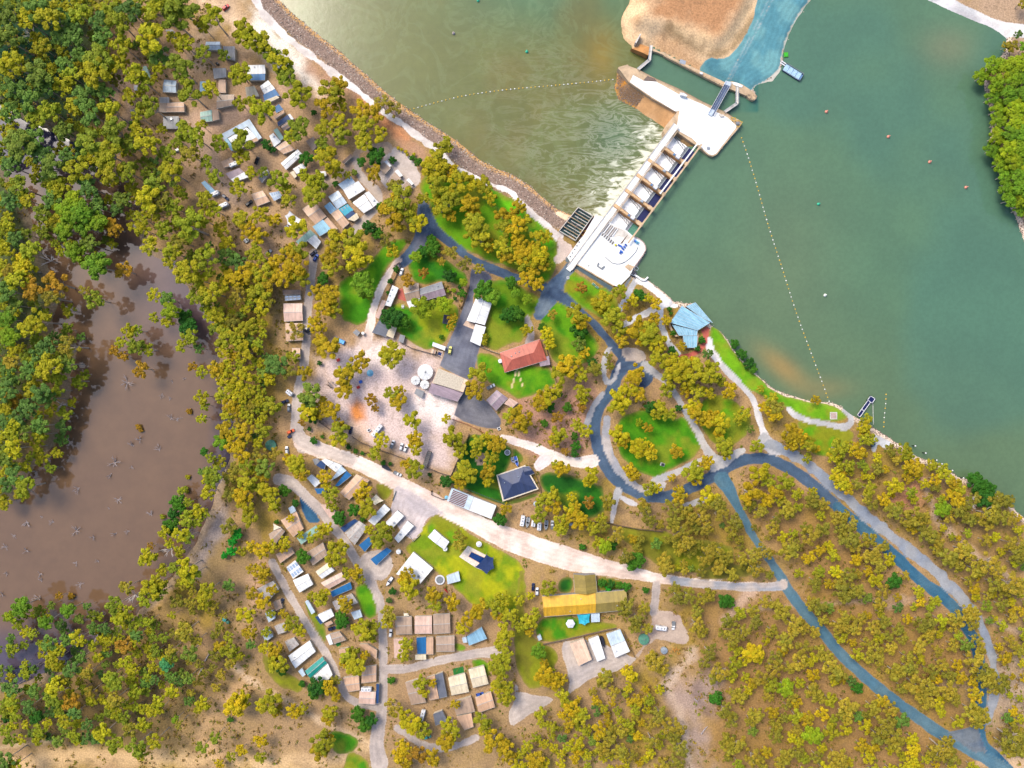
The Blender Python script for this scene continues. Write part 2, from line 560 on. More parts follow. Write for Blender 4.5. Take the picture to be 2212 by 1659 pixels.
def softline(pts, w, col, feather=4.0, amt=1.0):
    global base
    pts = chaikin(np.asarray(pts), 2, False)
    x0, y0 = pts.min(0) - w - feather
    x1, y1 = pts.max(0) + w + feather
    i0, i1, j0, j1 = np.searchsorted(gx, x0), np.searchsorted(gx, x1), np.searchsorted(gy, y0), np.searchsorted(gy, y1)
    s = (slice(j0, j1), slice(i0, i1))
    if X[s].size == 0:
        return
    sd = line_sd(pts, w, X[s], Y[s]) + (fbm(X[s], Y[s], 6, 71) - .5) * feather
    base[s] = lerp(base[s], col, sstep(sd, -feather * .5, feather * .5) * amt)

# woods floor on the far left, village dirt, yards, sandy rims
soft(GP(pairs("-600 -600 240 -600 230 130 200 330 120 420 120 700 0 1100 -600 1200")), C(66, 88, 50), 30, .9)
soft(GP(pairs("-600 -600 120 -600 150 60 180 160 150 230 60 220 0 330 -600 340")), C(22, 74, 46), 26, .9)
soft(GP(pairs("1500 1290 1700 1290 1900 1480 2150 1650 2300 1800 1400 1800 1520 1500")), C(162, 126, 76), 30, .75)
soft(GP(pairs("1660 1010 1880 1180 2090 1400 2100 1560 1850 1420 1640 1130")), C(166, 130, 76), 22, .75)
soft(GP(pairs("1750 980 2212 1120 2230 1600 2140 1380 1900 1140")), C(160, 130, 76), 26, .75)
soft(GP(pairs("240 40 300 -20 460 60 560 130 660 220 760 300 900 330 905 420 800 480 700 560 660 620 560 560 420 420 300 320 270 200")), C(190, 158, 124), 22, .85)
soft(GP(pairs("590 640 690 600 700 900 640 1000 560 1240 420 1500 500 1640 900 1660 1300 1660 1300 1480 1100 1440 1060 1300 800 1000 640 960")), C(172, 142, 106), 26, .7)
soft(GP(pairs("420 1120 560 1150 580 1240 540 1330 430 1300 400 1230")), C(150, 126, 94), 16, .7)
soft(GP(pairs("0 1440 300 1330 480 1420 500 1560 420 1600 100 1620 -200 1600")), C(136, 114, 70), 30, .85)
soft(GP(pairs("420 1150 470 1080 485 1100 470 1180 425 1240")), C(166, 152, 146), 10, .9)
soft(GP(pairs("690 780 740 748 790 740 830 728 880 750 950 782 952 815 1000 832 985 905 968 935 988 990 975 1022 900 1004 820 966 760 934 700 916 690 860")), C(226, 204, 198), 16, 1.0)
soft(GP(pairs("905 850 980 872 985 900 940 910 890 890")), C(255, 240, 234), 14, .9)
soft(GP(pairs("780 742 800 735 830 740 850 765 830 790 790 790 775 770")), C(255, 238, 230), 12, .8)
soft(GP(pairs("752 876 770 862 788 880 792 905 768 920 752 905")), C(232, 140, 44), 6, .9)
soft(GP(pairs("760 905 790 915 800 940 780 945")), C(244, 206, 180), 8, .8)
soft(GP(pairs("1110 880 1180 850 1270 830 1290 880 1280 960 1200 985 1130 960")), C(186, 142, 122), 18, .9)
soft(GP(pairs("490 -10 545 60 600 120 700 190 692 200 640 180 590 140 500 70 440 0")), C(236, 204, 170), 14, 1.0)
soft(GP(pairs("540 0 600 70 660 120 664 145 690 186 655 175 600 140 553 70")), C(255, 246, 232), 10, .95)
soft(GP(pairs("664 128 700 150 760 190 830 225 860 270 900 300 935 320 915 345 850 300 790 235 720 190 665 155")), C(186, 146, 118), 10, .9)
soft(GP(pairs("830 255 865 280 880 300 850 290 825 270")), C(224, 148, 92), 10, .8)
soft(GP(pairs("775 212 795 220 800 245 780 235")), C(222, 160, 100), 8, .8)
soft(GP(pairs("1930 1080 1985 1040 2000 1070 1960 1110")), C(214, 150, 116), 12, .9)
softline(GP(pairs("1996 1040 2010 1080 2020 1120 2060 1160 2110 1200 2160 1230 2210 1270")), 3, C(206, 178, 150), 4, .9)
soft(GP(pairs("1500 1470 1530 1450 1560 1470 1530 1540 1520 1610 1540 1680 1500 1680 1480 1580 1440 1500")), C(172, 150, 138), 16, .9)
softline(GP(pairs("1490 1660 1478 1580 1455 1500 1430 1488 1490 1425 1500 1405")), 5, C(206, 182, 160), 6, .9)
softline(GP(pairs("1530 1540 1500 1500 1520 1440")), 5, C(120, 100, 96), 7, .6)
softline(GP(pairs("1570 1340 1600 1300 1625 1275")), 6, C(206, 176, 152), 5, .9)
softline(GP(pairs("-80 1670 50 1655 112 1640 175 1630 250 1634 350 1638 425 1642 475 1636 553 1646 600 1652 700 1690")), 9, C(220, 184, 134), 9, .85)
softline(GP(pairs("0 1615 60 1605 130 1600")), 2, C(214, 190, 150), 3, .7)
softline(GP(pairs("540 1475 505 1500 475 1530 440 1570 430 1600 480 1630")), 9, C(206, 168, 122), 9, .75)
softline(GP(pairs("500 1435 530 1460 560 1485 640 1520 690 1560 760 1590 800 1610")), 3, C(214, 186, 152), 4, .9)
softline(GP(pairs("560 1660 620 1640 700 1650 760 1625 790 1612")), 7, C(220, 186, 140), 8, .8)
softline(GP(pairs("575 1210 560 1240 545 1290 560 1360")), 7, C(206, 168, 138), 9, .7)
softline(GP(pairs("250 215 262 160 275 150 280 230 285 270")), 7, C(176, 152, 132), 8, .9)
softline(GP(pairs("425 130 430 80 470 40 490 20")), 10, C(196, 170, 142), 8, .8)
softline(GP(pairs("420 260 440 320 470 370 500 420")), 11, C(188, 162, 140), 8, .9)
softline(GP(pairs("440 265 500 245 545 225 580 215 620 190")), 13, C(208, 174, 146), 8, .95)
softline(GP(pairs("1570 1320 1850 1300 1950 1290")), 2, C(200, 174, 146), 3, .6)
softline(GP(pairs("1984 1290 1920 1310")), 3, C(190, 160, 134), 3, .7)
softline(GP(pairs("2110 1330 2160 1350 2200 1365")), 3, C(204, 176, 150), 4, .8)
soft(GP(pairs("2060 1480 2130 1440 2230 1420 2230 1560 2160 1560")), C(186, 164, 142), 16, .8)
soft(GP(pairs("2060 -5 2230 -20 2230 120 2180 130 2165 90 2150 60")), C(186, 158, 132), 12, .9)
soft(GP(pairs("2110 1650 2165 1600 2230 1650 2230 1690")), C(226, 192, 154), 8, .8)
# sand isle
soft(isle_sand, C(232, 200, 160), 8, 1.0, .3)
soft(GP(pairs("1395 -40 1400 10 1412 40 1450 60 1500 85 1540 95 1565 80 1590 40 1620 -20 1600 -200 1420 -200")), C(176, 124, 82), 16, .85)
soft(GP(pairs("1450 60 1500 70 1550 95 1590 50 1630 -20 1650 -20 1600 70 1570 105 1530 112 1480 95 1440 80")), C(240, 206, 160), 9, .85)
softline(GP(pairs("1440 66 1500 102 1535 122 1575 110 1606 76 1632 40 1665 -20")), 4, C(138, 116, 82), 5, .75)
softline(GP(pairs("1430 90 1470 105 1505 140")), 9, C(192, 146, 102), 9, .6)
soft(GP(pairs("1365 40 1380 35 1384 55 1372 62")), C(176, 128, 84), 8, .6)
# river rims
rim = (water_r < 0) & (water_r > -11.5) & ~east
t_ = sstep(-water_r + wob * .6, 1.0, 3.0) * sstep(water_r + wob * .5, -12.5, -10.0) * (~east) * (Y > -40) * (X < 40)
base = lerp(base, C(150, 128, 116), t_)
t_ = sstep(-water_r, -1.0, .6) * sstep(water_r, -3.2, -1.4) * (~east) * (X < 40)
base = lerp(base, C(214, 168, 112), t_ * .9)
t_ = sstep(-water_r, -1.0, .3) * sstep(water_r + wob * .4, -3.4, -2.0) * east
base = lerp(base, C(238, 216, 196), t_ * .95)
t_ = sstep(-sd_pond, -1, .5) * sstep(sd_pond + wob, -6.5, -3.0)
base = lerp(base, C(150, 132, 112), t_ * .8)
# lock isle: rubble spit
sp = [Z3(*p) for p in pairs("100 540 330 590 260 690 500 870 390 1045 110 920 50 740")]
soft(sp, C(128, 102, 78), 2, 1.0, .2)
softline([Z3(*p) for p in pairs("110 600 85 740 140 880 390 1030")], 2.2, C(206, 150, 66), 2, .8)
softline([Z3(*p) for p in pairs("240 640 190 700")], 3.0, C(206, 140, 40), 2.5, .7)

# ---------------- crisp layers: roads, lawns, yards
col2 = np.zeros(X.shape + (3,))
sd2 = np.full(X.shape, -50.0)
lay = np.zeros(X.shape, np.int8)          # 0 ground 1 road 2 gravel 3 lawn 4 path
def layer(sdfun, bbox, ca, cb, kind, edge=.5, ns=9.0, seed=80):
    x0, y0, x1, y1 = bbox
    i0, i1, j0, j1 = np.searchsorted(gx, x0), np.searchsorted(gx, x1), np.searchsorted(gy, y0), np.searchsorted(gy, y1)
    s = (slice(j0, j1), slice(i0, i1))
    if X[s].size == 0:
        return
    sd = sdfun(X[s], Y[s]) + ((fbm(X[s], Y[s], 5, seed, 2) - .5) * 3.2 * edge)
    n = sstep(fbm(X[s], Y[s], ns, seed + 5, 3), .34, .66)
    c = lerp(np.broadcast_to(np.asarray(ca), n.shape + (3,)), cb, n)
    if kind in (1, 2) and edge < .6:
        c = c * (1 + .08 * np.cos(np.clip(sd, 0, 12) * 2.3))[..., None]
    if kind == 3:
        c = c * (1 + .05 * np.sin((X[s] * .75 + Y[s] * .66) * 1.9))[..., None]
        dry = sstep(fbm(X[s], Y[s], 11, seed + 40, 3), .52, .7) * .6
        c = lerp(c, C(150, 150, 40), dry)
        c = lerp(c, C(158, 136, 72), sstep(-sd, -2.2, .3) * .55)
    ins = sd > 0
    near = (~ins) & (sd > sd2[s])
    take = ins | near
    col2[s] = np.where(take[..., None], c, col2[s])
    sd2[s] = np.where(take, sd, sd2[s])
    lay[s] = np.where(ins, kind, lay[s])
def area(pts, ca, cb, kind, edge=.5, smooth=1, **kw):
    p = np.asarray(pts, float)
    if smooth:
        p = chaikin(p, smooth)
    x0, y0 = p.min(0) - 6
    x1, y1 = p.max(0) + 6
    layer(lambda a, b: poly_sd(p, a, b), (x0, y0, x1, y1), ca, cb, kind, edge, **kw)
def strip(pts, w, ca, cb, kind, edge=.35, **kw):
    pts = np.asarray(pts, float)
    if np.isscalar(w):
        p = chaikin(pts, 2, False)
        wm = w
    else:
        w = np.interp(np.linspace(0, 1, len(pts)), np.linspace(0, 1, len(w)), w)
        q = chaikin(np.column_stack([pts, w]), 2, False)
        p, w = q[:, :2], q[:, 2]
        wm = w.max()
    x0, y0 = p.min(0) - wm - 6
    x1, y1 = p.max(0) + wm + 6
    layer(lambda a, b: line_sd(p, w, a, b), (x0, y0, x1, y1), ca, cb, kind, edge, **kw)

LG, LB = C(102, 160, 16), C(68, 138, 12)       # mown grass
LY = C(160, 172, 26)                          # dry yellow-green
LD, LE = C(46, 118, 22), C(30, 92, 22)        # watered dark lawn
LO, LP = C(140, 146, 26), C(122, 120, 34)     # olive lawn
def lawn(s, a=LG, b=LB, e=.7): area(GP(pairs(s)), a, b, 3, e, 2, ns=7.0)
lawn("905 415 928 430 935 477 958 510 993 535 1028 552 1078 570 1106 580 1121 590 1176 617 1196 592 1202 556 1208 525 1178 485 1143 450 1106 430 1053 412 1030 388 1012 374 978 362 950 362 915 375", LG, C(128, 150, 24))
lawn("1020 380 1060 405 1110 430 1150 455 1180 490 1200 520 1206 535 1180 545 1140 500 1090 460 1040 430", C(112, 196, 20), C(84, 168, 16))
lawn("848 562 823 605 808 640 798 697 765 702 735 690 733 652 728 622 745 600 778 590 810 552 830 525 860 515 890 515 858 555", LG, LB)
lawn("888 550 905 540 928 535 978 575 1005 588 1012 605 1008 622 978 612 953 607 903 615 880 590", LD, LB)
lawn("850 655 873 655 888 670 940 652 993 657 988 695 965 737 928 757 895 745 873 732 853 715 823 677", C(64, 140, 20), LY)
lawn("1050 612 1068 604 1106 605 1120 618 1171 640 1168 665 1143 685 1131 735 1106 742 1078 757 1050 752 1042 740 1053 685 1063 652 1028 627 1040 615", C(104, 140, 20), LB)
lawn("1028 785 1038 757 1078 770 1090 800 1161 787 1186 790 1198 820 1201 830 1185 836 1160 850 1121 862 1106 855 1085 840 1053 830", LB, LG)
lawn("1173 655 1200 652 1216 655 1236 667 1266 715 1300 742 1286 770 1256 790 1201 790 1181 747 1166 700", LG, LB)
lawn("1216 602 1228 585 1240 585 1281 615 1321 630 1346 672 1330 690 1301 690 1261 667 1226 645", LG, LO)
lawn("1536 702 1556 712 1571 738 1593 770 1626 805 1659 830 1659 837 1697 857 1759 870 1799 873 1829 895 1830 906 1799 912 1734 902 1702 882 1659 862 1593 830 1568 805 1541 765 1533 727", C(120, 176, 22), LG, .4)
lawn("1719 907 1771 917 1839 927 1846 945 1809 980 1771 990 1734 965 1729 930", LG, LO)
lawn("1393 880 1430 890 1456 905 1481 902 1496 930 1516 960 1506 980 1468 1002 1440 1020 1413 1035 1376 1020 1343 990 1328 955 1331 917 1350 895", C(84, 150, 14), LB)
lawn("1511 912 1531 955 1560 965 1590 960 1606 950 1628 912 1606 880 1568 850 1531 855 1505 880", LG, LO)
lawn("1161 1027 1188 1015 1240 1030 1296 1045 1306 1062 1306 1112 1266 1120 1211 1094 1173 1062", LD, LE)
lawn("1010 937 1053 940 1106 966 1108 985 1090 1027 1075 1027 1088 1080 1106 1082 1163 1062 1165 1072 1106 1090 1085 1090 1015 1065 978 1040 990 990", LD, LE, .3)
lawn("1106 962 1131 985 1128 1000 1108 1000", LD, LE, .3)
lawn("1331 1142 1365 1140 1431 1147 1481 1162 1531 1167 1581 1179 1590 1200 1576 1230 1481 1240 1418 1220 1356 1180", LO, LP)
lawn("1520 1225 1576 1220 1640 1215 1650 1240 1560 1252 1500 1248", LP, C(110, 104, 40))
lawn("940 1107 990 1132 1018 1157 1078 1187 1106 1200 1126 1218 1136 1250 1136 1306 1106 1326 1065 1319 1015 1306 990 1274 960 1250 928 1219 865 1185 903 1160 918 1130", C(176, 178, 22), C(120, 150, 20))
lawn("930 1112 960 1118 990 1135 1000 1160 975 1185 950 1165 920 1150", LG, LO)
lawn("1173 1331 1240 1332 1331 1349 1331 1356 1231 1379 1163 1389 1153 1356", LB, LO)
lawn("1206 1249 1238 1244 1238 1281 1206 1281", LD, LE, .3)
lawn("1290 1244 1330 1250 1356 1268 1330 1276 1290 1276", C(90, 120, 30), LE, .3)
lawn("1120 1236 1136 1240 1130 1330 1150 1380 1200 1400 1206 1440 1160 1500 1116 1460 1110 1380", LP, LO)
lawn("808 1042 830 1045 853 1060 833 1082 815 1068", LO, LP, .4)
lawn("765 1264 798 1259 815 1314 818 1334 790 1339 770 1300", LG, LB)
lawn("715 1571 778 1594 773 1614 728 1636 710 1605", LD, LB)
lawn("978 1384 1015 1399 988 1411", LG, LB, .3)
lawn("1018 1424 1050 1422 1060 1455 1040 1475 1020 1440", LG, LB)
lawn("655 1290 700 1340 708 1400 690 1370 660 1320", C(90, 130, 24), LO, .5)
lawn("745 1634 770 1625 800 1650 790 1690 740 1690", LB, LO)
lawn("560 1400 600 1440 660 1480 640 1500 580 1470", LP, LO)
lawn("975 365 1000 370 1020 385 1000 392 975 380", C(96, 190, 20), LG)
# asphalt
AS, AT = C(84, 104, 128), C(66, 84, 110)
AB, AC = C(82, 120, 140), C(58, 104, 128)
AG, AH = C(128, 130, 142), C(108, 110, 124)
strip(GP(pairs("913 445 917 475 915 510 895 540 868 568")), [6.0, 8, 10, 8, 6], AG, AS, 1)
strip(GP(pairs("917 450 928 480 943 500 973 524 1003 550 1040 570 1078 587 1106 597 1128 605 1176 622 1193 630")), [6, 7, 6, 5, 4.6, 4.6, 5, 5, 5, 6, 8], AS, AT, 1)
strip(GP(pairs("1231 578 1212 602 1198 622 1186 642 1175 662 1164 680")), [6.5, 6.5, 10, 11, 8, 6], C(120, 134, 146), AS, 1)
strip(GP(pairs("1196 632 1223 647 1241 662 1271 687 1306 725 1338 765 1356 784")), [7, 6, 4.5, 4.5, 4.5, 4.5, 7], AS, AT, 1)
strip(GP(pairs("1356 782 1331 810 1326 837 1296 875 1284 912 1287 955 1298 992 1320 1027 1352 1053 1388 1070 1431 1076 1468 1065 1506 1048 1543 1027 1576 1005 1611 991 1659 990 1684 1000 1721 1021 1754 1045 1799 1086 1834 1116")), [10] + [6.6] * 18, AS, C(74, 96, 120), 1)
strip(GP(pairs("1810 1096 1834 1116 1884 1160 1934 1200 1984 1252 2021 1276 2059 1309 2081 1344 2104 1379 2114 1419 2119 1469 2119 1519 2114 1569 2119 1607 2146 1634 2180 1668 2260 1730")), [6.6] * 14 + [7, 7, 8, 7, 7], C(58, 106, 134), C(76, 116, 138), 1)
strip(GP(pairs("1345 790 1368 783 1392 792 1402 815 1385 835")), [9, 8, 8, 7, 4], AS, AT, 1)
strip(GP(pairs("1560 1035 1575 1055 1588 1084 1606 1117 1621 1150 1636 1172 1659 1204 1684 1242 1709 1286 1744 1329 1774 1361 1799 1394 1834 1431 1884 1476 1934 1514 1984 1551 2034 1586 2084 1614 2134 1641 2180 1668")), [9, 7.5, 5, 3.8, 4.2, 4.2, 4.6, 6, 6.4, 6.4, 6.4, 6.4, 6.4, 6.4, 6.8, 7, 7, 7, 8], C(96, 128, 142), AB, 1)
area(GP(pairs("2040 1584 2080 1575 2112 1565 2120 1600 2140 1630 2100 1625")), C(120, 128, 136), AS, 1)
area([W(1, 1, *p) for p in pairs("1870 640 2000 700 2050 755 1960 790 1890 850 1870 930 1890 1160 1985 1180 1935 1330 1900 1450 1880 1625 1820 1620 1575 1500 1600 1480 1665 1280 1740 1150 1790 990 1840 880 1850 720")], AG, AH, 1, .15)
area([W(1, 2, *p) for p in pairs("1800 40 1990 140 2060 230 2130 330 2080 405 1700 300 1740 170")], C(104, 104, 114), C(128, 126, 132), 1, .2)
area(GP(pairs("1640 -20 1626 45 1610 78 1582 118 1556 128 1531 122 1511 146 1526 162 1576 182 1618 200 1628 188 1659 172 1684 148 1688 125 1694 98 1704 73 1722 36 1750 -2 1790 -80 1850 -260 1700 -260")), C(112, 164, 168), C(88, 144, 156), 1, .4)
strip(GP(pairs("1752 -4 1724 34 1705 70 1696 98 1691 124")), 1.3, C(206, 206, 190), C(190, 186, 166), 4)
strip(GP(pairs("1688 148 1668 174 1650 178 1632 190")), 2.6, C(240, 228, 208), C(206, 186, 166), 4)
strip(GP(pairs("1568 182 1600 120 1640 40 1680 -40")), .9, C(140, 170, 176), C(110, 150, 160), 1, .3)
strip(GP(pairs("1574 182 1607 120 1648 40 1690 -40")), .9, C(140, 170, 176), C(110, 150, 160), 1, .3)
area([Z2(*p) for p in pairs("430 1195 480 1200 1090 1580 1050 1640 720 1430 420 1240")], C(86, 104, 112), C(104, 116, 120), 1, .1, 0)
area([Z2(*p) for p in pairs("1370 1390 1420 1400 1310 1580 1250 1560")], C(110, 120, 126), C(124, 128, 130), 1, .1, 0)
area([Z2(*p) for p in pairs("240 1000 290 1060 345 1135 320 1170 245 1110 225 1050")], C(96, 112, 116), C(110, 120, 122), 1, .1, 1)
area([W(1, 2, *p) for p in pairs("370 970 420 1000 560 1180 520 1200 440 1200 400 1090")], C(40, 84, 120), C(56, 100, 132), 1, .4)
# gravel and formed dirt roads
GR, GS = C(206, 190, 178), C(184, 170, 162)
WT, WU = C(255, 238, 224), C(232, 206, 190)
PG, PH = C(186, 184, 184), C(164, 164, 170)
strip(GP(pairs("678 545 675 590 667 640 663 690 661 750 655 800 642 850 640 890 641 935 655 962")), [4.5, 5, 5, 5, 5, 5, 5.5, 6, 8, 9], GR, GS, 2)
strip(GP(pairs("650 955 703 977 753 992 803 1014 853 1041 903 1066 953 1094 1003 1117 1053 1144 1106 1168 1156 1184 1206 1201 1268 1218 1331 1231 1381 1240 1406 1247 1456 1254 1531 1263 1600 1267 1660 1268 1690 1264")), [9, 9, 8.5, 8.5, 9, 9, 10, 10.5, 11, 14, 14, 14, 12, 9, 7, 6, 5.5, 5, 5, 5, 6], WT, WU, 2)
strip(GP(pairs("650 950 703 975 760 993")), [8, 8, 6], C(226, 208, 196), GR, 2)
strip(GP(pairs("1456 1254 1531 1264 1600 1268 1660 1269 1690 1264")), [5, 5, 5, 5, 6], GR, C(170, 172, 180), 2)
area(GP(pairs("848 1052 866 1047 936 1092 960 1110 940 1108 918 1128 903 1162 890 1168 868 1150 840 1105 850 1080")), C(220, 204, 200), C(196, 184, 184), 2)
strip(GP(pairs("603 1035 625 1040 640 1050 665 1075 693 1102 715 1134 743 1165 765 1204 790 1244 803 1259 820 1294 826 1344 828 1394 828 1444 828 1494 825 1544 815 1582 813 1619 820 1650")), [7, 7, 6.5, 5.5, 5, 5, 5, 5, 5, 5, 5, 5, 5, 5, 5, 6, 8, 9, 10], GR, GS, 2)
area(GP(pairs("775 1195 830 1185 850 1215 842 1245 818 1255 790 1235")), GR, GS, 2)
strip(GP(pairs("588 1215 600 1235 613 1264 635 1301 658 1339 678 1374 698 1399 718 1434 728 1460")), 4.6, GR, GS, 2)
strip(GP(pairs("828 1444 878 1446 928 1431 978 1421 1028 1411 1073 1409")), [5, 5, 4.6, 4.8, 5.5, 7], GR, GS, 2)
strip(GP(pairs("738 1475 742 1492 750 1508 778 1521 823 1529")), 4.6, GR, GS, 2)
strip(GP(pairs("860 1575 890 1596 928 1619 978 1614 1028 1594")), 4.4, GR, GS, 2, .7)
area([W(2, 3, *p) for p in pairs("420 580 520 545 700 560 1050 700 1080 725 880 840 700 870 560 960 470 1050 500 850 450 760")], C(190, 178, 172), GR, 2)
area([W(2, 3, *p) for p in pairs("20 890 80 1020 370 1050 300 1110 60 1250 0 1300 -40 1200 30 1100")], C(188, 174, 164), GR, 2)
strip(GP(pairs("1418 1262 1416 1294 1411 1324")), 4.6, GR, GS, 2)
area([W(2, 3, *p) for p in pairs("1210 310 1450 300 1500 460 1540 560 1450 590 1200 540 1100 700 1060 690 1200 500")], C(184, 160, 146), C(200, 178, 160), 2, .8)
area([W(1, 0, *p) for p in pairs("1110 1270 1260 1290 1380 1420 1440 1530 1350 1650 1150 1640 1060 1560 1050 1440 1100 1380")], C(220, 204, 194), GR, 2, .6)
strip(GP(pairs("833 320 800 320 775 322 765 350 740 375 715 392 700 400")), [7, 5, 5, 5.5, 5, 5, 5], C(204, 178, 154), C(186, 162, 140), 2, .7)
strip(GP(pairs("768 345 780 385 815 410 822 440 790 470 765 500")), [5, 4.5, 5, 5, 4.5, 4], C(204, 186, 170), GS, 2, .7)
strip(GP(pairs("860 562 846 580 832 605 816 640 804 677 797 715 790 745")), [3.6, 3.8, 4.2, 4.2, 4.2, 5, 7], WT, C(232, 206, 190), 2, .5)
strip(GP(pairs("1085 945 1120 955 1160 968 1195 988 1240 1000 1280 996")), [3.5, 5, 5.5, 6.5, 5, 8], WT, C(240, 222, 214), 2)
area(GP(pairs("1150 1004 1165 985 1195 975 1200 990 1180 1010 1160 1022")), WT, C(240, 226, 222), 2)
strip(GP(pairs("688 900 750 948 770 960")), 0.6, C(120, 100, 92), C(120, 100, 92), 2)
# loop shoulders and walking paths
strip(GP(pairs("1311 905 1307 950 1323 996 1346 1030 1376 1052 1400 1062")), [5, 5, 5, 4.4, 3.5, 3], C(200, 190, 184), PH, 4, .7)
strip(GP(pairs("1302 850 1285 872 1272 900 1266 920")), 3.4, PG, PH, 4)
area(GP(pairs("1346 750 1385 752 1398 775 1385 782 1356 782 1343 765")), C(204, 186, 170), C(188, 172, 160), 4)
area(GP(pairs("1312 750 1322 752 1308 785 1312 820 1326 818 1330 790 1338 780 1340 800 1325 830 1302 830 1298 790 1300 770")), PG, C(214, 210, 212), 4)
strip(GP(pairs("1395 790 1413 806 1432 818 1448 837 1468 867 1486 897 1506 930 1526 970 1541 992")), [6, 4, 3.4, 3.4, 3.4, 3.4, 3.6, 4.5, 7], PG, C(206, 198, 190), 4)
strip(GP(pairs("1413 1040 1440 1028 1468 1018 1516 995 1545 990 1566 1000")), [4.4, 4, 3.6, 3.6, 6, 5], C(206, 198, 192), PG, 4)
strip(GP(pairs("1541 1005 1566 998 1593 977 1605 972")), [7, 6, 4, 3], PG, C(210, 204, 198), 4)
area(GP(pairs("1410 1040 1440 1040 1440 1056 1420 1064 1405 1055")), PG, C(210, 200, 196), 4)
strip(GP(pairs("1528 735 1536 757 1556 785 1593 825 1616 847 1631 867 1638 902 1651 937 1659 955")), [5, 4.2, 3.6, 3.4, 3.4, 3.6, 3.8, 4, 5], C(236, 230, 228), C(206, 202, 202), 4)
area(GP(pairs("1652 930 1662 945 1700 968 1690 985 1664 985 1645 965 1635 950")), PG, C(200, 196, 196), 4)
strip(GP(pairs("1660 960 1700 975 1734 992 1771 1022 1814 1064 1859 1104 1909 1142 1959 1185 2009 1222 2034 1248 2071 1284 2099 1314 2121 1354 2139 1394 2146 1444 2149 1494 2141 1531 2134 1559")), [6, 6, 6, 6, 6, 6.4, 6.6, 6.6, 6.2, 6, 6, 5.5, 5.5, 5.5, 5.5, 5, 4.5, 4], C(146, 154, 168), C(166, 168, 172), 4, 1.0)
strip(GP(pairs("1371 607 1356 635 1341 665")), 3.4, C(206, 206, 216), PG, 4)
area(GP(pairs("1372 588 1380 598 1400 606 1440 640 1456 655 1470 660 1455 668 1432 658 1420 640 1392 618 1374 612")), C(255, 252, 248), C(246, 240, 236), 4, .15)
strip(GP(pairs("1346 702 1371 688 1400 675 1431 655 1445 655")), [3, 3.4, 3.8, 5, 5], C(236, 234, 236), PG, 4)
strip(GP(pairs("1426 668 1428 702 1441 735 1455 755 1468 768")), 3.6, C(222, 224, 230), PG, 4)
strip(GP(pairs("1703 884 1724 902 1771 914 1821 923 1838 918 1840 902 1826 886")), [3, 3.2, 3.2, 3.8, 4, 4, 3], C(232, 226, 222), PG, 4)
area([W(3, 2, *p) for p in pairs("890 430 940 440 1105 515 1000 565 950 510 930 600 890 560 920 500")], C(226, 230, 236), PG, 4)
strip(GP(pairs("1335 1062 1328 1090 1322 1128")), [5, 3, 2.6], C(216, 206, 200), PG, 4)
area(GP(pairs("1325 1060 1360 1078 1385 1090 1370 1096 1340 1080")), C(210, 204, 204), PG, 4)
area(GP(pairs("1470 1090 1520 1072 1540 1075 1500 1095 1475 1095")), C(196, 192, 194), PG, 4)
strip(GP(pairs("1138 688 1150 720 1142 740")), [3, 4, 4], C(206, 180, 162), GS, 4)
strip(GP(pairs("1117 796 1105 838")), .9, C(236, 214, 160), C(226, 204, 150), 4, .1)
strip(GP(pairs("1117 796 1128 832")), .9, C(236, 214, 160), C(226, 204, 150), 4, .1)
area([W(1, 2, *p) for p in pairs("1940 590 1990 600 1985 680 1950 710 1905 690 1895 640")], C(196, 168, 146), C(186, 156, 136), 4, .3)
area([W(2, 1, *p) for p in pairs("1620 1195 1715 1150 1690 1290 1650 1370 1585 1415 1440 1450 1330 1450 1335 1430 1440 1410 1570 1385 1640 1310 1660 1240")], C(206, 108, 92), C(190, 96, 84), 4, .1)
# levee-top track and rock aprons
strip(GP(pairs("540 -30 553 10 598 62 653 106 703 145 748 178 803 221 863 266 903 293 935 316 965 348 1003 371 1053 398 1106 412 1138 452 1178 484 1206 512")), [4.4, 4, 4, 4.4, 4, 3.8, 3.6, 3.6, 3.6, 3.6, 3.3, 3.2, 3.2, 3.2, 3.6, 4.2, 6], C(250, 242, 236), C(222, 210, 202), 4, .9)
area(GP(pairs("1204 504 1212 515 1240 535 1222 560 1205 572 1196 560 1205 545")), C(226, 204, 188), C(206, 184, 172), 4, .6)
area([W(2, 1, *p) for p in pairs("370 175 400 150 515 195 470 240")], C(246, 214, 180), C(236, 200, 170), 4, .1, 0)
area([Z3(*p) for p in pairs("500 862 945 1125 815 1315 385 1035")], C(222, 176, 128), C(206, 158, 108), 4, .1, 0)
strip(GP(pairs("1985 -20 2030 5 2100 36 2150 60 2215 68 2300 80")), [10, 9, 9, 8.5, 8, 8], C(236, 230, 226), C(206, 204, 204), 4)
area(GP(pairs("2006 2 2048 24 2098 46 2136 62 2160 74 2173 84 2184 76 2160 60 2110 36 2060 12 2025 -6")), C(240, 234, 232), C(206, 200, 200), 4, .5)

sd2 = np.clip(sd2, -6, 6)
spread_col = np.where(lay[..., None] >= 0, col2, 0)
v = np.column_stack([X.ravel(), Y.ravel(), H.ravel()])

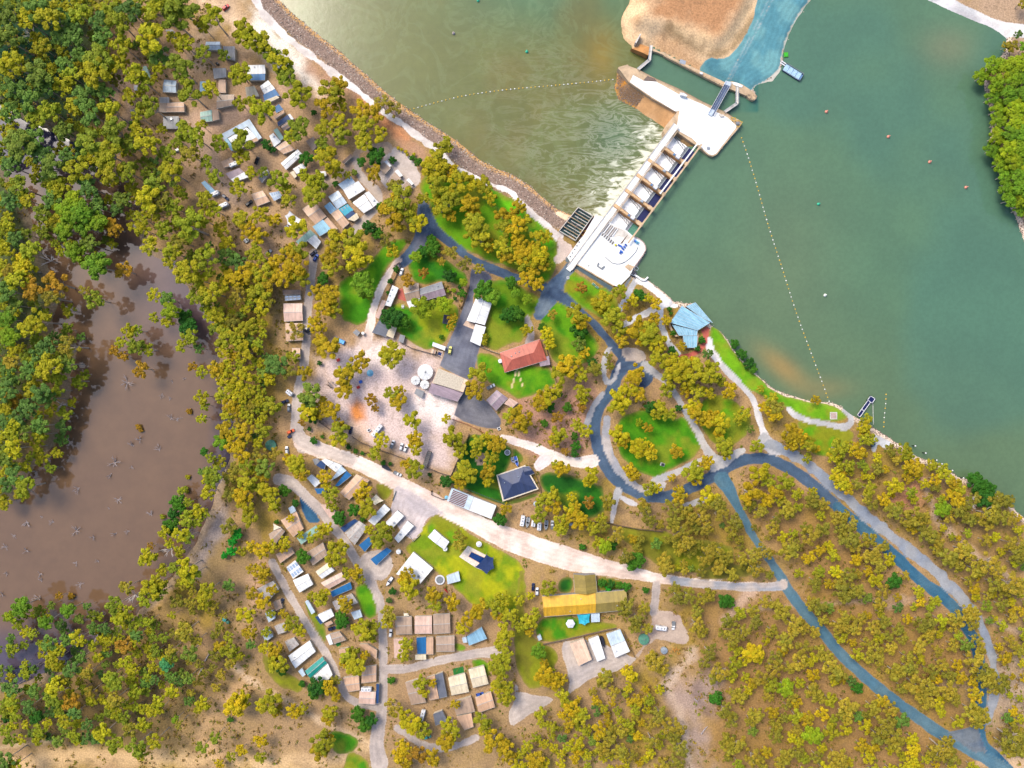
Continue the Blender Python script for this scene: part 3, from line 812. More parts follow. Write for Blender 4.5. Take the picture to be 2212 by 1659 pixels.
def ground_mat():
    m, nt, b = new_mat("ground_cover")
    geo = N(nt, "ShaderNodeNewGeometry")
    a1 = N(nt, "ShaderNodeAttribute", attribute_name="soil")
    a2 = N(nt, "ShaderNodeAttribute", attribute_name="cover")
    a3 = N(nt, "ShaderNodeAttribute", attribute_name="edge")
    fine = N(nt, "ShaderNodeTexNoise", Scale=1.1, Detail=5.0, Roughness=.7)
    mid = N(nt, "ShaderNodeTexNoise", Scale=.22, Detail=4.0, Roughness=.65)
    nt.links.new(geo.outputs["Position"], fine.inputs["Vector"])
    nt.links.new(geo.outputs["Position"], mid.inputs["Vector"])
    e = math2(nt, 'ADD', a3.outputs["Fac"], math2(nt, 'MULTIPLY', math2(nt, 'SUBTRACT', fine.outputs[0], .5), 1.6))
    mask = mrange(nt, e, -.35, .35)
    lit = mixc(nt, mrange(nt, fine.outputs[0], .3, .72), (.74, .72, .70), (1.30, 1.27, 1.24))
    soil = mixc(nt, 1.0, a1.outputs["Color"], lit, 'MULTIPLY')
    soil = mixc(nt, mrange(nt, mid.outputs[0], .52, .7, 0, .35), soil, C(112, 92, 70))
    lit2 = mixc(nt, mrange(nt, fine.outputs[0], .3, .72), (.90, .90, .90), (1.08, 1.08, 1.08))
    cov = mixc(nt, 1.0, a2.outputs["Color"], lit2, 'MULTIPLY')
    lit3 = mixc(nt, mrange(nt, mid.outputs[0], .35, .68), (.90, .90, .90), (1.07, 1.07, 1.07))
    cov = mixc(nt, 1.0, cov, lit3, 'MULTIPLY')
    nt.links.new(mixc(nt, mask, soil, cov), b.inputs["Base Color"])
    b.inputs["Roughness"].default_value = .95
    b.inputs["Specular IOR Level"].default_value = .2
    bp = N(nt, "ShaderNodeBump", Strength=.6, Distance=.35)
    nt.links.new(fine.outputs[0], bp.inputs["Height"])
    nt.links.new(bp.outputs[0], b.inputs["Normal"])
    return m
GROUND = ground_mat()
jj, ii = np.meshgrid(np.arange(NY - 1), np.arange(NX - 1), indexing='ij')
a = (jj * NX + ii).ravel()
Q = np.column_stack([a, a + 1, a + 1 + NX, a + NX])
zmax = v[Q, 2].max(1)
cx, cy = v[Q, 0].mean(1), v[Q, 1].mean(1)
wr_c, sp_c = water_r.ravel()[Q].mean(1), sd_pond.ravel()[Q].mean(1)
Lq = lay.ravel()[Q[:, 0]]
est = east.ravel()[Q[:, 0]]
wet = (wr_c > 3) | (sp_c > 4)
rockb = (~wet) & (Lq == 0) & (wr_c > -12) & ((~est & (cx < 45) & (cy > -40)) | (est & (wr_c > -4)))
sandi = (~wet) & (poly_sd(isle_sand, cx, cy) > 0) & (Lq == 0)
spit = (~wet) & (poly_sd(isle_lock, cx, cy) > 0)
names = np.where(wet, 6, np.where(spit | rockb, 5, np.where(sandi, 4, np.where(Lq == 1, 1, np.where((Lq == 2), 2, np.where(Lq == 4, 7, np.where(Lq == 3, 3, 0)))))))
for k, nm in enumerate(["ground", "asphalt_road", "gravel_road", "lawn", "sand_island_ground", "rock_bank_ground", "river_bed_ground", "gravel_path"]):
    q = Q[names == k]
    if len(q) == 0:
        continue
    idx, inv = np.unique(q, return_inverse=True)
    me = np_mesh(nm, v[idx], inv.reshape(-1, 4), GROUND, {"edge": sd2.ravel()[idx]}, {"soil": base.reshape(-1, 3)[idx], "cover": col2.reshape(-1, 3)[idx]})
    link(nm, me, kind="structure")

def ground_z(x, y):
    i = int(np.clip(np.searchsorted(gx, x), 1, NX - 1))
    j = int(np.clip(np.searchsorted(gy, y), 1, NY - 1))
    return float(H[j, i])

# ------------------------------------------------------------------ water
def water_mat(name, foam=False, rough=.12, ior=1.45, wave=.25, bump=.05):
    m, nt, b = new_mat(name)
    geo = N(nt, "ShaderNodeNewGeometry")
    a1 = N(nt, "ShaderNodeAttribute", attribute_name="tint")
    n1 = N(nt, "ShaderNodeTexNoise", Scale=wave, Detail=5.0, Roughness=.6)
    nt.links.new(geo.outputs["Position"], n1.inputs["Vector"])
    n2 = N(nt, "ShaderNodeTexNoise", Scale=.035, Detail=3.0)
    nt.links.new(geo.outputs["Position"], n2.inputs["Vector"])
    col = mixc(nt, 1.0, a1.outputs["Color"], mixc(nt, mrange(nt, n2.outputs[0], .35, .65), (.96, .96, .97), (1.04, 1.04, 1.03)), 'MULTIPLY')
    col = mixc(nt, 1.0, col, mixc(nt, mrange(nt, n1.outputs[0], .3, .7), (.95, .95, .95), (1.05, 1.05, 1.05)), 'MULTIPLY')
    col = mixc(nt, 1.0, col, (.92, .88, .86), 'MULTIPLY')
    if foam:
        fa = N(nt, "ShaderNodeAttribute", attribute_name="foam")
        mp = N(nt, "ShaderNodeMapping")
        mp.inputs["Rotation"].default_value = (0, 0, math.radians(37))
        mp.inputs["Scale"].default_value = (.10, .27, .2)
        nt.links.new(geo.outputs["Position"], mp.inputs[0])
        f1 = N(nt, "ShaderNodeTexNoise", Scale=1.0, Detail=7.0, Roughness=.62, Distortion=1.3)
        nt.links.new(mp.outputs[0], f1.inputs["Vector"])
        big = mrange(nt, math2(nt, 'ADD', f1.outputs[0], math2(nt, 'MULTIPLY', fa.outputs["Fac"], .36)), .66, .86)
        f3 = N(nt, "ShaderNodeTexNoise", Scale=.085, Detail=8.0, Roughness=.66, Distortion=1.0)
        mq = N(nt, "ShaderNodeMapping")
        mq.inputs["Rotation"].default_value = (0, 0, math.radians(37))
        mq.inputs["Scale"].default_value = (.7, 2.2, 1)
        nt.links.new(geo.outputs["Position"], mq.inputs[0])
        nt.links.new(mq.outputs[0], f3.inputs["Vector"])
        thin = mrange(nt, math2(nt, 'ABSOLUTE', math2(nt, 'SUBTRACT', f3.outputs[0], .5), 0.0), 0.0, .06, 1.0, 0.0)
        amt = math2(nt, 'MAXIMUM', math2(nt, 'MULTIPLY', big, mrange(nt, fa.outputs["Fac"], .12, .6)), math2(nt, 'MULTIPLY', thin, mrange(nt, fa.outputs["Fac"], 0.03, .42, 0, .32, False)))
        f2 = N(nt, "ShaderNodeTexNoise", Scale=.035, Detail=7.0, Roughness=.6, Distortion=1.2)
        nt.links.new(geo.outputs["Position"], f2.inputs["Vector"])
        wisp = mrange(nt, math2(nt, 'ABSOLUTE', math2(nt, 'SUBTRACT', f2.outputs[0], .5), 0.0), 0.0, .05, .10, 0.0)
        col = mixc(nt, wisp, col, C(150, 172, 126))
        col = mixc(nt, amt, col, C(236, 236, 214))
    nt.links.new(col, b.inputs["Base Color"])
    b.inputs["Roughness"].default_value = rough
    b.inputs["IOR"].default_value = ior
    bp = N(nt, "ShaderNodeBump", Strength=bump, Distance=.3)
    nt.links.new(n1.outputs[0], bp.inputs["Height"])
    nt.links.new(bp.outputs[0], b.inputs["Normal"])
    return m
def sheet(name, x0, x1, y0, y1, step, z, mat, colfun, keep=None, foamfun=None):
    xs, ys = np.arange(x0, x1 + step, step), np.arange(y0, y1 + step, step)
    A, B = np.meshgrid(xs, ys)
    n = len(xs)
    jj, ii = np.meshgrid(np.arange(len(ys) - 1), np.arange(n - 1), indexing='ij')
    a = (jj * n + ii).ravel()
    q = np.column_stack([a, a + 1, a + 1 + n, a + n])
    if keep is not None:
        q = q[keep(A.ravel()[q].mean(1), B.ravel()[q].mean(1))]
    vv = np.column_stack([A.ravel(), B.ravel(), np.full(A.size, z)])
    cols = colfun(A, B).reshape(-1, 3)
    att = {"foam": foamfun(A, B).ravel()} if foamfun else {}
    idx, inv = np.unique(q, return_inverse=True)
    me = np_mesh(name, vv[idx], inv.reshape(-1, 4), mat, {k: t[idx] for k, t in att.items()}, {"tint": cols[idx]})
    return link(name, me, kind="structure")

# weir frame: along = from the lock island to the near shore, across = upstream
PO = Vector(G(1456.75, 275.6, 3.0))
PE = Vector(G(1230.8, 579.0, 1.5))
UA = (PE - PO).normalized()
VA = Vector((-UA.y, UA.x))
if VA.x < 0:
    VA = -VA
def UV(u, v, z=0.0):
    p = PO + UA * u + VA * v
    return (p.x, p.y, z)
def foam_d(A, B):
    u = (A - PO.x) * UA.x + (B - PO.y) * UA.y
    w = -((A - PO.x) * VA.x + (B - PO.y) * VA.y)
    along = sstep(u, -18, 6) * (1 - sstep(u, 66, 84))
    f = np.exp(-np.clip(w - 1, 0, None) / 11) * .78 + np.exp(-np.clip(w, 0, None) / 60) * .36
    return np.clip(f * along * (.55 + .9 * fbm(A, B, 10, 91)), 0, 1)
def col_down(A, B):
    c = np.broadcast_to(np.asarray(C(110, 118, 66)), A.shape + (3,)).copy()
    px, py = A / U + 1106, 829.5 - B / U
    c = lerp(c, C(84, 124, 92), sstep(py, 120, -40) * sstep(px, 800, 1250))
    c = lerp(c, C(140, 124, 56), np.exp(-(((px - 1300) / 38) ** 2 + ((py - 110) / 70) ** 2)) * 1.0)
    c = lerp(c, C(120, 112, 58), sstep(fbm(A, B, 45, 95), .45, .7) * .6)
    c = lerp(c, C(66, 110, 84), np.exp(-(((px - 1330) / 60) ** 2 + ((py - 290) / 60) ** 2)) * .6)
    return c
def col_up(A, B):
    c = np.broadcast_to(np.asarray(C(92, 128, 100)), A.shape + (3,)).copy()
    px, py = A / U + 1106, 829.5 - B / U
    c = lerp(c, C(98, 124, 92), sstep(py - (px - 1700) * .4, 480, 800) * .9)
    c = lerp(c, C(112, 128, 96), np.exp(-(((px - 1700) / 120) ** 2 + ((py - 560) / 200) ** 2)) * .45)
    c = lerp(c, C(168, 140, 84), np.exp(-(((px - (1690 + (py - 790) * .9)) / 34) ** 2) - (((py - 795) / 45) ** 2)) * .75)
    c = lerp(c, C(126, 134, 104), np.exp(-(((px - 2050) / 60) ** 2 + ((py - 100) / 45) ** 2)) * .7)
    c = lerp(c, C(150, 140, 92), np.exp(-(((px - 1780) / 60) ** 2 + ((py - 838) / 24) ** 2)) * .5)
    c = lerp(c, C(40, 108, 96), np.exp(-np.clip((1640 - px) / 30, 0, 9)) * (py < 240) * (px < 1640) * .9)
    c = lerp(c, C(76, 122, 110), sstep(fbm(A, B, 90, 97), .5, .75) * .4)
    return c
def col_pond(A, B):
    c = np.broadcast_to(np.asarray(C(120, 95, 72)), A.shape + (3,)).copy()
    px, py = A / U + 1106, 829.5 - B / U
    c = lerp(c, C(92, 82, 100), sstep(py, 820, 620) * sstep(px, 200, 460) * .8)
    c = lerp(c, C(48, 62, 100), sstep(px - (py - 900) * -.1, 440, 500) * .7)
    c = lerp(c, C(66, 70, 104), sstep(py, 1330, 1420) * .7)
    c = lerp(c, C(34, 46, 84), sstep(py, 420, 330) * .9)
    return c
upper_poly = np.array([Z3(*p) for p in pairs("590 195 565 370 395 505 1000 832 1650 1150 1850 1310")] + [Z1(*p) for p in pairs("1850 560 1750 600 1480 430 1330 480")]
                      + [Z2(*p) for p in pairs("1330 560 1500 760 1560 850 1560 900 1400 1220")] + GP(pairs("1380 640 1600 900 1900 1000 2250 1220 3600 2200 3600 -1600 1950 -1600 1850 -300 1740 0 1690 80 1650 170 1620 200"))
                      + [Z3(*p) for p in pairs("1980 860 1640 715 800 270 610 185")])
WD = water_mat("water_tailrace", foam=True, rough=.18, ior=1.38, bump=.12)
WU_ = water_mat("water_river", rough=.14, ior=1.38, wave=.5, bump=.05)
WP = water_mat("water_pond", rough=.06, ior=1.52, wave=.2, bump=.012)
sheet("river_water_below_the_weir", -160, 170, 40, 560, 1.5, Z_DOWN, WD, col_down, None, foam_d)
sheet("river_water_above_the_weir", 30, 330, -240, 240, 1.5, Z_UP, WU_, col_up, lambda a, b: poly_sd(upper_poly, a, b) > -.3)
sheet("pond_water", -460, -120, -200, 190, 4.0, Z_POND, WP, col_pond)
sheet("river_water_downstream_reach", -310, 290, 560, 3000, 60.0, Z_DOWN, WU_, col_down)
sheet("river_water_upstream_reach", 30, 1890, -1500, 600, 30.0, Z_UP, WU_, col_up, lambda a, b: (poly_sd(upper_poly, a, b) > -12) & ((a > 330) | (np.abs(b) > 240)))

# ================================================================== THE WEIR AND THE LOCK
def rail(mb, pts, h=1.05, step=3.0, t=.07):
    for a, b in zip(pts[:-1], pts[1:]):
        a, b = Vector(a), Vector(b)
        for z in (h, h * .5):
            mb.bar(a + Vector((0, 0, z)), b + Vector((0, 0, z)), t)
        n = max(1, int((b - a).length / step))
        for i in range(n + 1):
            p = a.lerp(b, i / n)
            mb.bar(p, p + Vector((0, 0, h)), t)
    return mb
def offs(a, b, w):
    a, b = Vector(a[:2]), Vector(b[:2])
    t = (b - a).normalized()
    n = Vector((-t.y, t.x)) * w / 2
    return [tuple(a + n), tuple(b + n), tuple(b - n), tuple(a - n)]

weir = empty("weir", (0, 0, 0), "long river weir with tan piers and white water in six bays", "weir")
PIER_U = [12.7 + 11 * k for k in range(5)]
BAY_U = [7.2 + 11 * k for k in range(6)]
for k, pu in enumerate(PIER_U):
    mb = MB()
    ring = [(pu - .95, -1.2), (pu + .95, -1.2), (pu + .95, 18.0)] + [(pu + .95 * math.cos(a), 18.0 + .95 * math.sin(a)) for a in np.linspace(.3, math.pi - .3, 5)] + [(pu - .95, 18.0)]
    mb.prism([UV(a, b)[:2] for a, b in ring], -8, 2.6)
    pier = mb.build("pier", M('pier'), weir)
    MB().prism([UV(a, b)[:2] for a, b in ((pu - .8, -1.1), (pu + .8, -1.1), (pu + .8, 15.1), (pu - .8, 15.1))], 2.6, 2.66).build("pier_walkway", plain('pier_tan', C(232, 190, 140)), pier)
    mb = MB()
    mb.prism([UV(pu + 1.25 * math.cos(a), 18.3 + 1.25 * math.sin(a))[:2] for a in np.linspace(0, 2 * math.pi, 13)[:-1]], 2.6, 3.0)
    mb.prism([UV(a, b)[:2] for a, b in ((pu - 1.15, 15.2), (pu + 1.15, 15.2), (pu + 1.15, 17.2), (pu - 1.15, 17.2))], 2.6, 2.9)
    mb.build("pier_cap", M('concrete'), pier)
    mb = MB()
    rail(mb, [UV(pu - .8, 4, 2.6), UV(pu - .8, 14.8, 2.6)])
    rail(mb, [UV(pu + .8, 4, 2.6), UV(pu + .8, 14.8, 2.6)])
    mb.build("handrail", M('steel_dark'), pier)
    mb = MB()
    if k in (0, 2, 4):
        mb.prism([UV(a, b)[:2] for a, b in ((pu - 1.0, 10.6), (pu + .9, 10.6), (pu + .9, 13.0), (pu - 1.0, 13.0))], 2.6, 4.4)
        mb.build("winch_house", M('steel_white'), pier)
        mb = MB()
        mb.prism([UV(a, b)[:2] for a, b in ((pu - .6, 8.6), (pu + .5, 8.6), (pu + .5, 10.0), (pu - .6, 10.0))], 2.6, 3.4)
        mb.build("winch_motor", M('steel_blue'), pier)
    else:
        mb.prism([UV(a, b)[:2] for a, b in ((pu - .7, 9.4), (pu + .6, 9.4), (pu + .6, 11.2), (pu - .7, 11.2))], 2.6, 3.5)
        mb.build("winch_motor", M('alu'), pier)
# water pouring through each bay, gate leaf, arms
def white_water_mat():
    m, nt, b = new_mat("white_water")
    tc = N(nt, "ShaderNodeTexCoord")
    n1 = N(nt, "ShaderNodeTexNoise", Scale=.5, Detail=7.0, Roughness=.7, Distortion=1.2)
    nt.links.new(tc.outputs["Object"], n1.inputs["Vector"])
    n2 = N(nt, "ShaderNodeTexNoise", Scale=1.6, Detail=4.0, Roughness=.7)
    nt.links.new(tc.outputs["Object"], n2.inputs["Vector"])
    c = mixc(nt, mrange(nt, n1.outputs[0], .52, .72), (.86, .86, .86), C(150, 166, 150))
    nt.links.new(c, b.inputs["Base Color"])
    b.inputs["Roughness"].default_value = .35
    bp = N(nt, "ShaderNodeBump", Strength=.9, Distance=.5)
    nt.links.new(n2.outputs[0], bp.inputs["Height"])
    nt.links.new(bp.outputs[0], b.inputs["Normal"])
    return m
WW = white_water_mat()
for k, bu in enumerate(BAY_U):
    nu, nv = 15, 26
    prof = lambda t: (-.9 - 1.6 * max(0, (t - .0)) ** 1.3) if t < 1 else -2.5
    vs, fs = [], []
    for j in range(nv):
        t = j / (nv - 1)
        vv_ = 12.2 - 13.6 * t
        z0 = -.95 - 1.5 * sstep(np.array(t), .1, .95) - .5 * t
        for i in range(nu):
            s = i / (nu - 1)
            uu = bu + (s - .5) * 9.15
            z = float(z0) + .35 * (vnoise(np.array(uu * .9), np.array(vv_ * .7), 5) - .5) + .5 * math.sin(math.pi * s)
            vs.append(UV(uu, vv_, z))
    for j in range(nv - 1):
        for i in range(nu - 1):
            a = j * nu + i
            fs.append((a, a + nu, a + nu + 1, a + 1))
    mb = MB()
    mb.v, mb.f = vs, fs
    o = mb.build("spill_water", WW, None, smooth=True)
    o["kind"] = "structure"
    gate = MB()
    for i in range(6):
        a0, a1 = i / 6, (i + 1) / 6
        f = lambda q: (12.2 + 1.6 * math.sin(q * 1.3), -.75 - 3.2 * q)
        (va, za), (vb, zb) = f(a0), f(a1)
        gate.hexa([UV(bu - 4.5, va, za), UV(bu + 4.5, va, za), UV(bu + 4.5, vb, zb), UV(bu - 4.5, vb, zb),
                   UV(bu - 4.5, va + .3, za), UV(bu + 4.5, va + .3, za), UV(bu + 4.5, vb + .3, zb), UV(bu - 4.5, vb + .3, zb)])
    gt = gate.build("weir_gate", M('alu'), weir)
    mb = MB()
    mb.prism([UV(a, b)[:2] for a, b in ((bu - 4.5, 12.5), (bu + 4.5, 12.5), (bu + 4.5, 13.9), (bu - 4.5, 13.9))], -1.1, -.7)
    mb.build("gate_top", M('grey_plastic'), gt)
    mb = MB()
    a0, a1 = Vector(UV(bu - 4.2, 3.2, 1.7)), Vector(UV(bu - 3.0, 12.6, -.2))
    sh = Vector(UV(1.0, 0)) - Vector(UV(0, 0))
    mb.bar(a0, a1, .22)
    mb.bar(a0 + sh, a1 + sh * 1.7, .22)
    for i in range(6):
        p = a0.lerp(a1, i / 6)
        q = (a0 + sh).lerp(a1 + sh * 1.7, (i + 1) / 6)
        mb.bar(p, q, .14)
    mb.build("gate_arm", M('steel_dark'), gt)
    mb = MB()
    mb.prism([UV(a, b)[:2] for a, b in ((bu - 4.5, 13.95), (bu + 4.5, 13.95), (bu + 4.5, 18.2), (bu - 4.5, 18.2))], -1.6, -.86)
    mb.build("water_shade_panel", M('steel_navy') if k < 5 else M('tarp_green'), weir)  # added panel over the upstream water; its colour stands in for shade there
    mb = MB()
    mb.bar(UV(bu - 4.5, 13.9, -.5), UV(bu + 4.5, 13.9, -.5), .3)
    mb.build("shade_panel_lip", M('alu'), weir)
for (va, u1, w, mt) in ((18.55, 70, .95, 'concrete'), (16.3, 36, .8, 'white_concrete')):
    mb = MB()
    us = [-1.5] + [p for p in PIER_U if p < u1 - 2] + [u1]
    if va < 17:
        us = us[:4]
    for a, b in zip(us[:-1], us[1:]):
        mb = MB()
        mb.bar(UV(a + .02, va, 3.35), UV(b - .02, va, 3.35), w, .6)
        mb.build("crane_beam", M(mt), weir)
mb = MB()
mb.bar(UV(0, 2.75, 2.7), UV(66, 2.75, 2.7), .5, .5)
mb.build("service_beam", M('concrete'), weir)
# road bridge over the weir
bridge = empty("road_bridge", (PO.x, PO.y, 0), "narrow white concrete road bridge running along the weir to the lock island", "bridge")
BL = (PE - PO).length
def BR(u, v, z): 
    p = Vector(UV(u, v)) - Vector((PO.x, PO.y, 0))
    return (p.x, p.y, z)
mb = MB()
mb.hexa([BR(-2, -1.55, 2.6), BR(BL + 1.5, -1.55, .55), BR(BL + 1.5, 1.55, .55), BR(-2, 1.55, 2.6), BR(-2, -1.55, 3.0), BR(BL + 1.5, -1.55, 1.0), BR(BL + 1.5, 1.55, 1.0), BR(-2, 1.55, 3.0)])
mb.build("deck", M('white_concrete'), bridge)
for s in (-1, 1):
    mb = MB()
    mb.hexa([BR(-2, s * 1.8 - .22, 2.7), BR(BL, s * 1.8 - .22, .7), BR(BL, s * 1.8 + .22, .7), BR(-2, s * 1.8 + .22, 2.7), BR(-2, s * 1.8 - .22, 3.25), BR(BL, s * 1.8 - .22, 1.3), BR(BL, s * 1.8 + .22, 1.3), BR(-2, s * 1.8 + .22, 3.25)])
    p = mb.build("parapet", M('pale_concrete'), bridge)
    mb = MB()
    n = 44
    for i in range(n):
        t = i / (n - 1)
        q = BR(-2 + (BL + 2) * t, s * 1.8, 3.2 - 1.95 * t)
        mb.bar(q, (q[0], q[1], q[2] + .7), .1)
    mb.bar(BR(-2, s * 1.8, 3.9), BR(BL, s * 1.8, 1.95), .1)
    mb.build("guard_rail", M('timber'), p)

# lock island
lock = empty("lock_island", (0, 0, 0), "white concrete lock island with tan walls beside the lock chamber", "lock island")
wallA = [Z3(*p, 1.2) for p in pairs("110 490 250 450 400 505 660 640 1000 790 1330 970 1650 1120 1760 1190 1850 1230 1900 1270 1850 1350 1583 1670 1540 1730 1475 1762 1420 1745 1367 1704 1290 1640 967 1412 780 1445 765 1390 800 1320 960 1125 600 925 270 690 150 530")]
MB().prism(wallA, -7, 1.2).build("wall", M('concrete'), lock)
deckA = [Z3(*p, 1.3) for p in pairs("330 590 480 672 660 684 1000 872 1340 1016 1480 1095 1680 1195 1820 1320 1800 1365 1573 1655 1530 1715 1475 1742 1430 1730 1375 1690 1300 1618 1180 1500 990 1395 955 1360 1000 1100 940 1112 600 905 285 690")]
MB().prism(deckA, 1.2, 1.32).build("deck", M('white_concrete'), lock)
mb = MB()
MB().prism([Z3(*p, 1.6) for p in pairs("480 660 540 600 640 640 670 676")], 1.33, 1.6).build("paving", M('paling'), lock)
for q in ("1005 845 1060 850 1110 885 1095 905 1050 890 1010 880",):
    MB().prism([Z3(*p, 3) for p in pairs(q)], 1.2, 3.4).build("control_cabin", M('steel_white'), lock)
MB().prism([Z3(*p, 2) for p in pairs("1570 1150 1640 1160 1645 1185 1590 1190")], 1.2, 2.0).build("control_cabin", M('peach_box') if 'peach_box' in MATS else M('pale_concrete'), lock)
mb = MB()
rail(mb, [Z3(*p, 1.2) + (1.2,) if len(Z3(*p)) == 2 else Z3(*p) for p in pairs("400 520 660 655 1000 805 1330 985 1440 1035")], t=.09)
mb.build("handrail", M('timber'), lock)
rail(MB(), [Z3(*p, 1.2) + (1.2,) for p in pairs("1560 1090 1650 1130 1755 1195")], t=.09).build("handrail", M('timber'), lock)
mb = MB()
rail(mb, [Z3(*p, 1.2) + (1.2,) for p in pairs("1740 1210 1800 1215 1805 1260 1760 1255 1740 1210")], t=.14)
rail(mb, [Z3(*p, 1.2) + (1.2,) for p in pairs("1830 1245 1900 1275 1850 1350 1815 1330")], t=.14)
mb.build("platform_rail", M('buoy_yellow'), lock)
MB().prism([Z3(*p, 2) for p in pairs("1810 1270 1860 1265 1862 1300 1815 1305")], 1.2, 2.2).build("gear_box", M('grey_plastic'), lock)
for q in ("110 490 250 450 262 470 130 505", "130 520 255 480 262 498 150 535", "155 548 262 508 270 528 175 560"):
    MB().prism([Z3(*p, 0) for p in pairs(q)], -6, 1.25).build("fender_wall", M('concrete'), lock)
mb = MB()
mb.bar(Z3(1740, 1480, 1.4) + (1.4,), Z3(1880, 1270 + 60, 1.4) + (1.4,), .12)
mb.build("kerb_line", M('grey_plastic'), lock)
mb = MB()
rail(mb, [Z3(*p, 1.3) + (1.32,) for p in pairs("1290 1600 1335 1560")], t=.1)
mb.build("handrail", M('grey_plastic'), lock)
MB().prism([Z1(*p, 2) for p in pairs("1675 470 1725 470 1725 505 1675 505")], 1.3, 2.2).build("gear_box", M('lilac_box') if 'lilac_box' in MATS else M('car_silver'), lock)
# far lock wall
lockwall = empty("lock_wall", (0, 0, 0), "tan concrete lock wall edging the far side of the lock chamber below the sand mound", "lock wall")
wallB = [Z3(*p, 1.0) for p in pairs("600 195 640 215 720 255 780 262 850 308 1000 388 1300 528 1650 690 1760 680 1900 722 2060 830 2115 905 2095 940 2060 955 2010 935 1970 890 1720 785 1640 762 780 318 770 300 700 270 610 240")]
MB().prism(wallB, -7, 1.0).build("wall", M('concrete'), lockwall)
MB().prism([Z3(*p, 1) for p in pairs("310 185 400 150 450 112 600 190 575 240 545 303 470 262 310 185")], -6, [-.5, .6, .9, 1.0, .3, -1.5, -1.6, -1.6]).build("apron", M('pier'), lockwall)
MB().prism([Z3(*p, 1) for p in pairs("355 125 430 0 445 5 375 135")], -3, 1.6).build("wing_wall", M('pale_concrete'), lockwall)
MB().prism([Z3(*p, 2) for p in pairs("1020 350 1100 375 1085 430 1000 405")], .6, 1.1).build("gear_plinth", M('car_silver'), lockwall)
MB().prism([Z3(*p, 2) for p in pairs("1755 685 1830 690 1920 735 1900 760 1790 725")], 1.0, 1.3).build("paving", M('white_concrete'), lockwall)
MB().prism([Z3(*p, 2) for p in pairs("1290 545 1340 555 1330 580 1300 575")], 1.0, 2.0).build("gear_box", M('steel_white'), lockwall)
mb = MB()
rail(mb, [Z3(*p, 1.0) + (1.0,) for p in pairs("1960 880 1990 870 2030 890 2010 925 2060 945 2105 905 2060 880")], t=.14)
mb.build("platform_rail", M('concrete'), lockwall)
mb = MB()
rail(mb, [Z3(*p, 1.0) + (1.0,) for p in pairs("800 330 1010 440 1300 590 1640 750")], t=.08)
mb.build("handrail", M('timber'), lockwall)
for nm, q, lab in (("lower", "592 160 580 240 565 375 400 512", "pale V-shaped lock gate walkway at the downstream end of the lock"), ("upper", "1828 755 1828 1000 1640 1128", "pale V-shaped lock gate walkway at the upstream end of the lock")):
    g_ = empty("lock_gate", (0, 0, 0), lab, "lock gate")
    pp = [Z3(*p, 1.3) for p in pairs(q)]
    for a, b in zip(pp[:-1], pp[1:]):
        MB().prism(offs(a, b, 1.15), -5, .9).build("gate_leaf", M('steel_dark'), g_)
        MB().prism(offs(a, b, 1.5), .9, 1.15).build("walkway", M('pale_concrete'), g_)
        mb = MB()
        o4 = offs(a, b, 1.6)
        rail(mb, [o4[0] + (1.1,), o4[1] + (1.1,)], t=.12)
        rail(mb, [o4[3] + (1.1,), o4[2] + (1.1,)], t=.12)
        mb.build("handrail", M('alu'), g_)
    g_.location = (0, 0, 0)
    REG[-1] = (g_, lab, pp[1])
fb = empty("lock_footbridge", (0, 0, 0), "blue-grey steel bridge with white rails crossing the lock chamber", "bridge")
a, b = Z3(1705, 700, 2), Z3(1455, 1150, 2)
MB().prism(offs(a, b, 3.3), 1.5, 1.8).build("deck", M('steel_blue_deck') if 'steel_blue_deck' in MATS else plain('steel_blue_deck', C(78, 96, 132)), fb)
o4 = offs(a, b, 3.5)
for p, q in ((o4[0], o4[1]), (o4[3], o4[2])):
    mb = MB()
    rail(mb, [p + (1.8,), q + (1.8,)], t=.16)
    mb.build("handrail", M('steel_white'), fb)
for w in (-.75, .75):
    t = (Vector(b) - Vector(a)).normalized()
    n = Vector((-t.y, t.x)) * w
    mb = MB()
    mb.bar((a[0] + n.x, a[1] + n.y, 1.88), (b[0] + n.x, b[1] + n.y, 1.88), .2, .12)
    mb.build("wheel_track", M('alu'), fb)
MB().prism([Z3(*p, 2) for p in pairs("1665 670 1750 690 1725 745 1640 720")], 1.0, 1.95).build("abutment", M('pale_steel') if 'pale_steel' in MATS else plain('pale_steel', C(206, 220, 236)), fb)
MB().prism([Z3(*p, 2) for p in pairs("1455 1070 1510 1100 1465 1180 1410 1150")], 1.0, 1.95).build("abutment", MATS['pale_steel'], fb)

# near-shore platform
plat = empty("weir_platform", (0, 0, 0), "blown-out white concrete platform at the shore end of the weir", "platform")
P_ = [Z2(*p, .9) for p in pairs("770 335 870 340 1030 450 1290 570 1430 690 1540 740 1610 800 1640 860 1648 920 1600 1010 1440 1230 1370 1380 1190 1560 1080 1545 460 1185 390 1140 340 1130 290 1050 470 800 560 690")]
MB().prism(P_, -7, .9).build("slab", M('white_concrete'), plat)
MB().prism([Z2(*p, .95) for p in pairs("470 1170 1080 1528 1120 1545 1085 1550 460 1190")], .9, 1.0).build("edge_strip", M('concrete'), plat)
MB().prism([Z2(*p, .95) for p in pairs("1060 500 1290 590 1400 690 1330 780 1270 720 1180 690 1090 720 1150 580 1040 520")], .9, .98).build("dusty_patch", M('pale_concrete'), plat)
MB().prism([Z2(*p, .95) for p in pairs("1280 1220 1340 1170 1450 1215 1380 1300")], .9, .99).build("ramp", M('concrete'), plat)
MB().prism([Z2(*p, .95) for p in pairs("1310 690 1345 660 1240 820 1205 815")], .9, 1.0).build("rail_slot", M('paling'), plat)
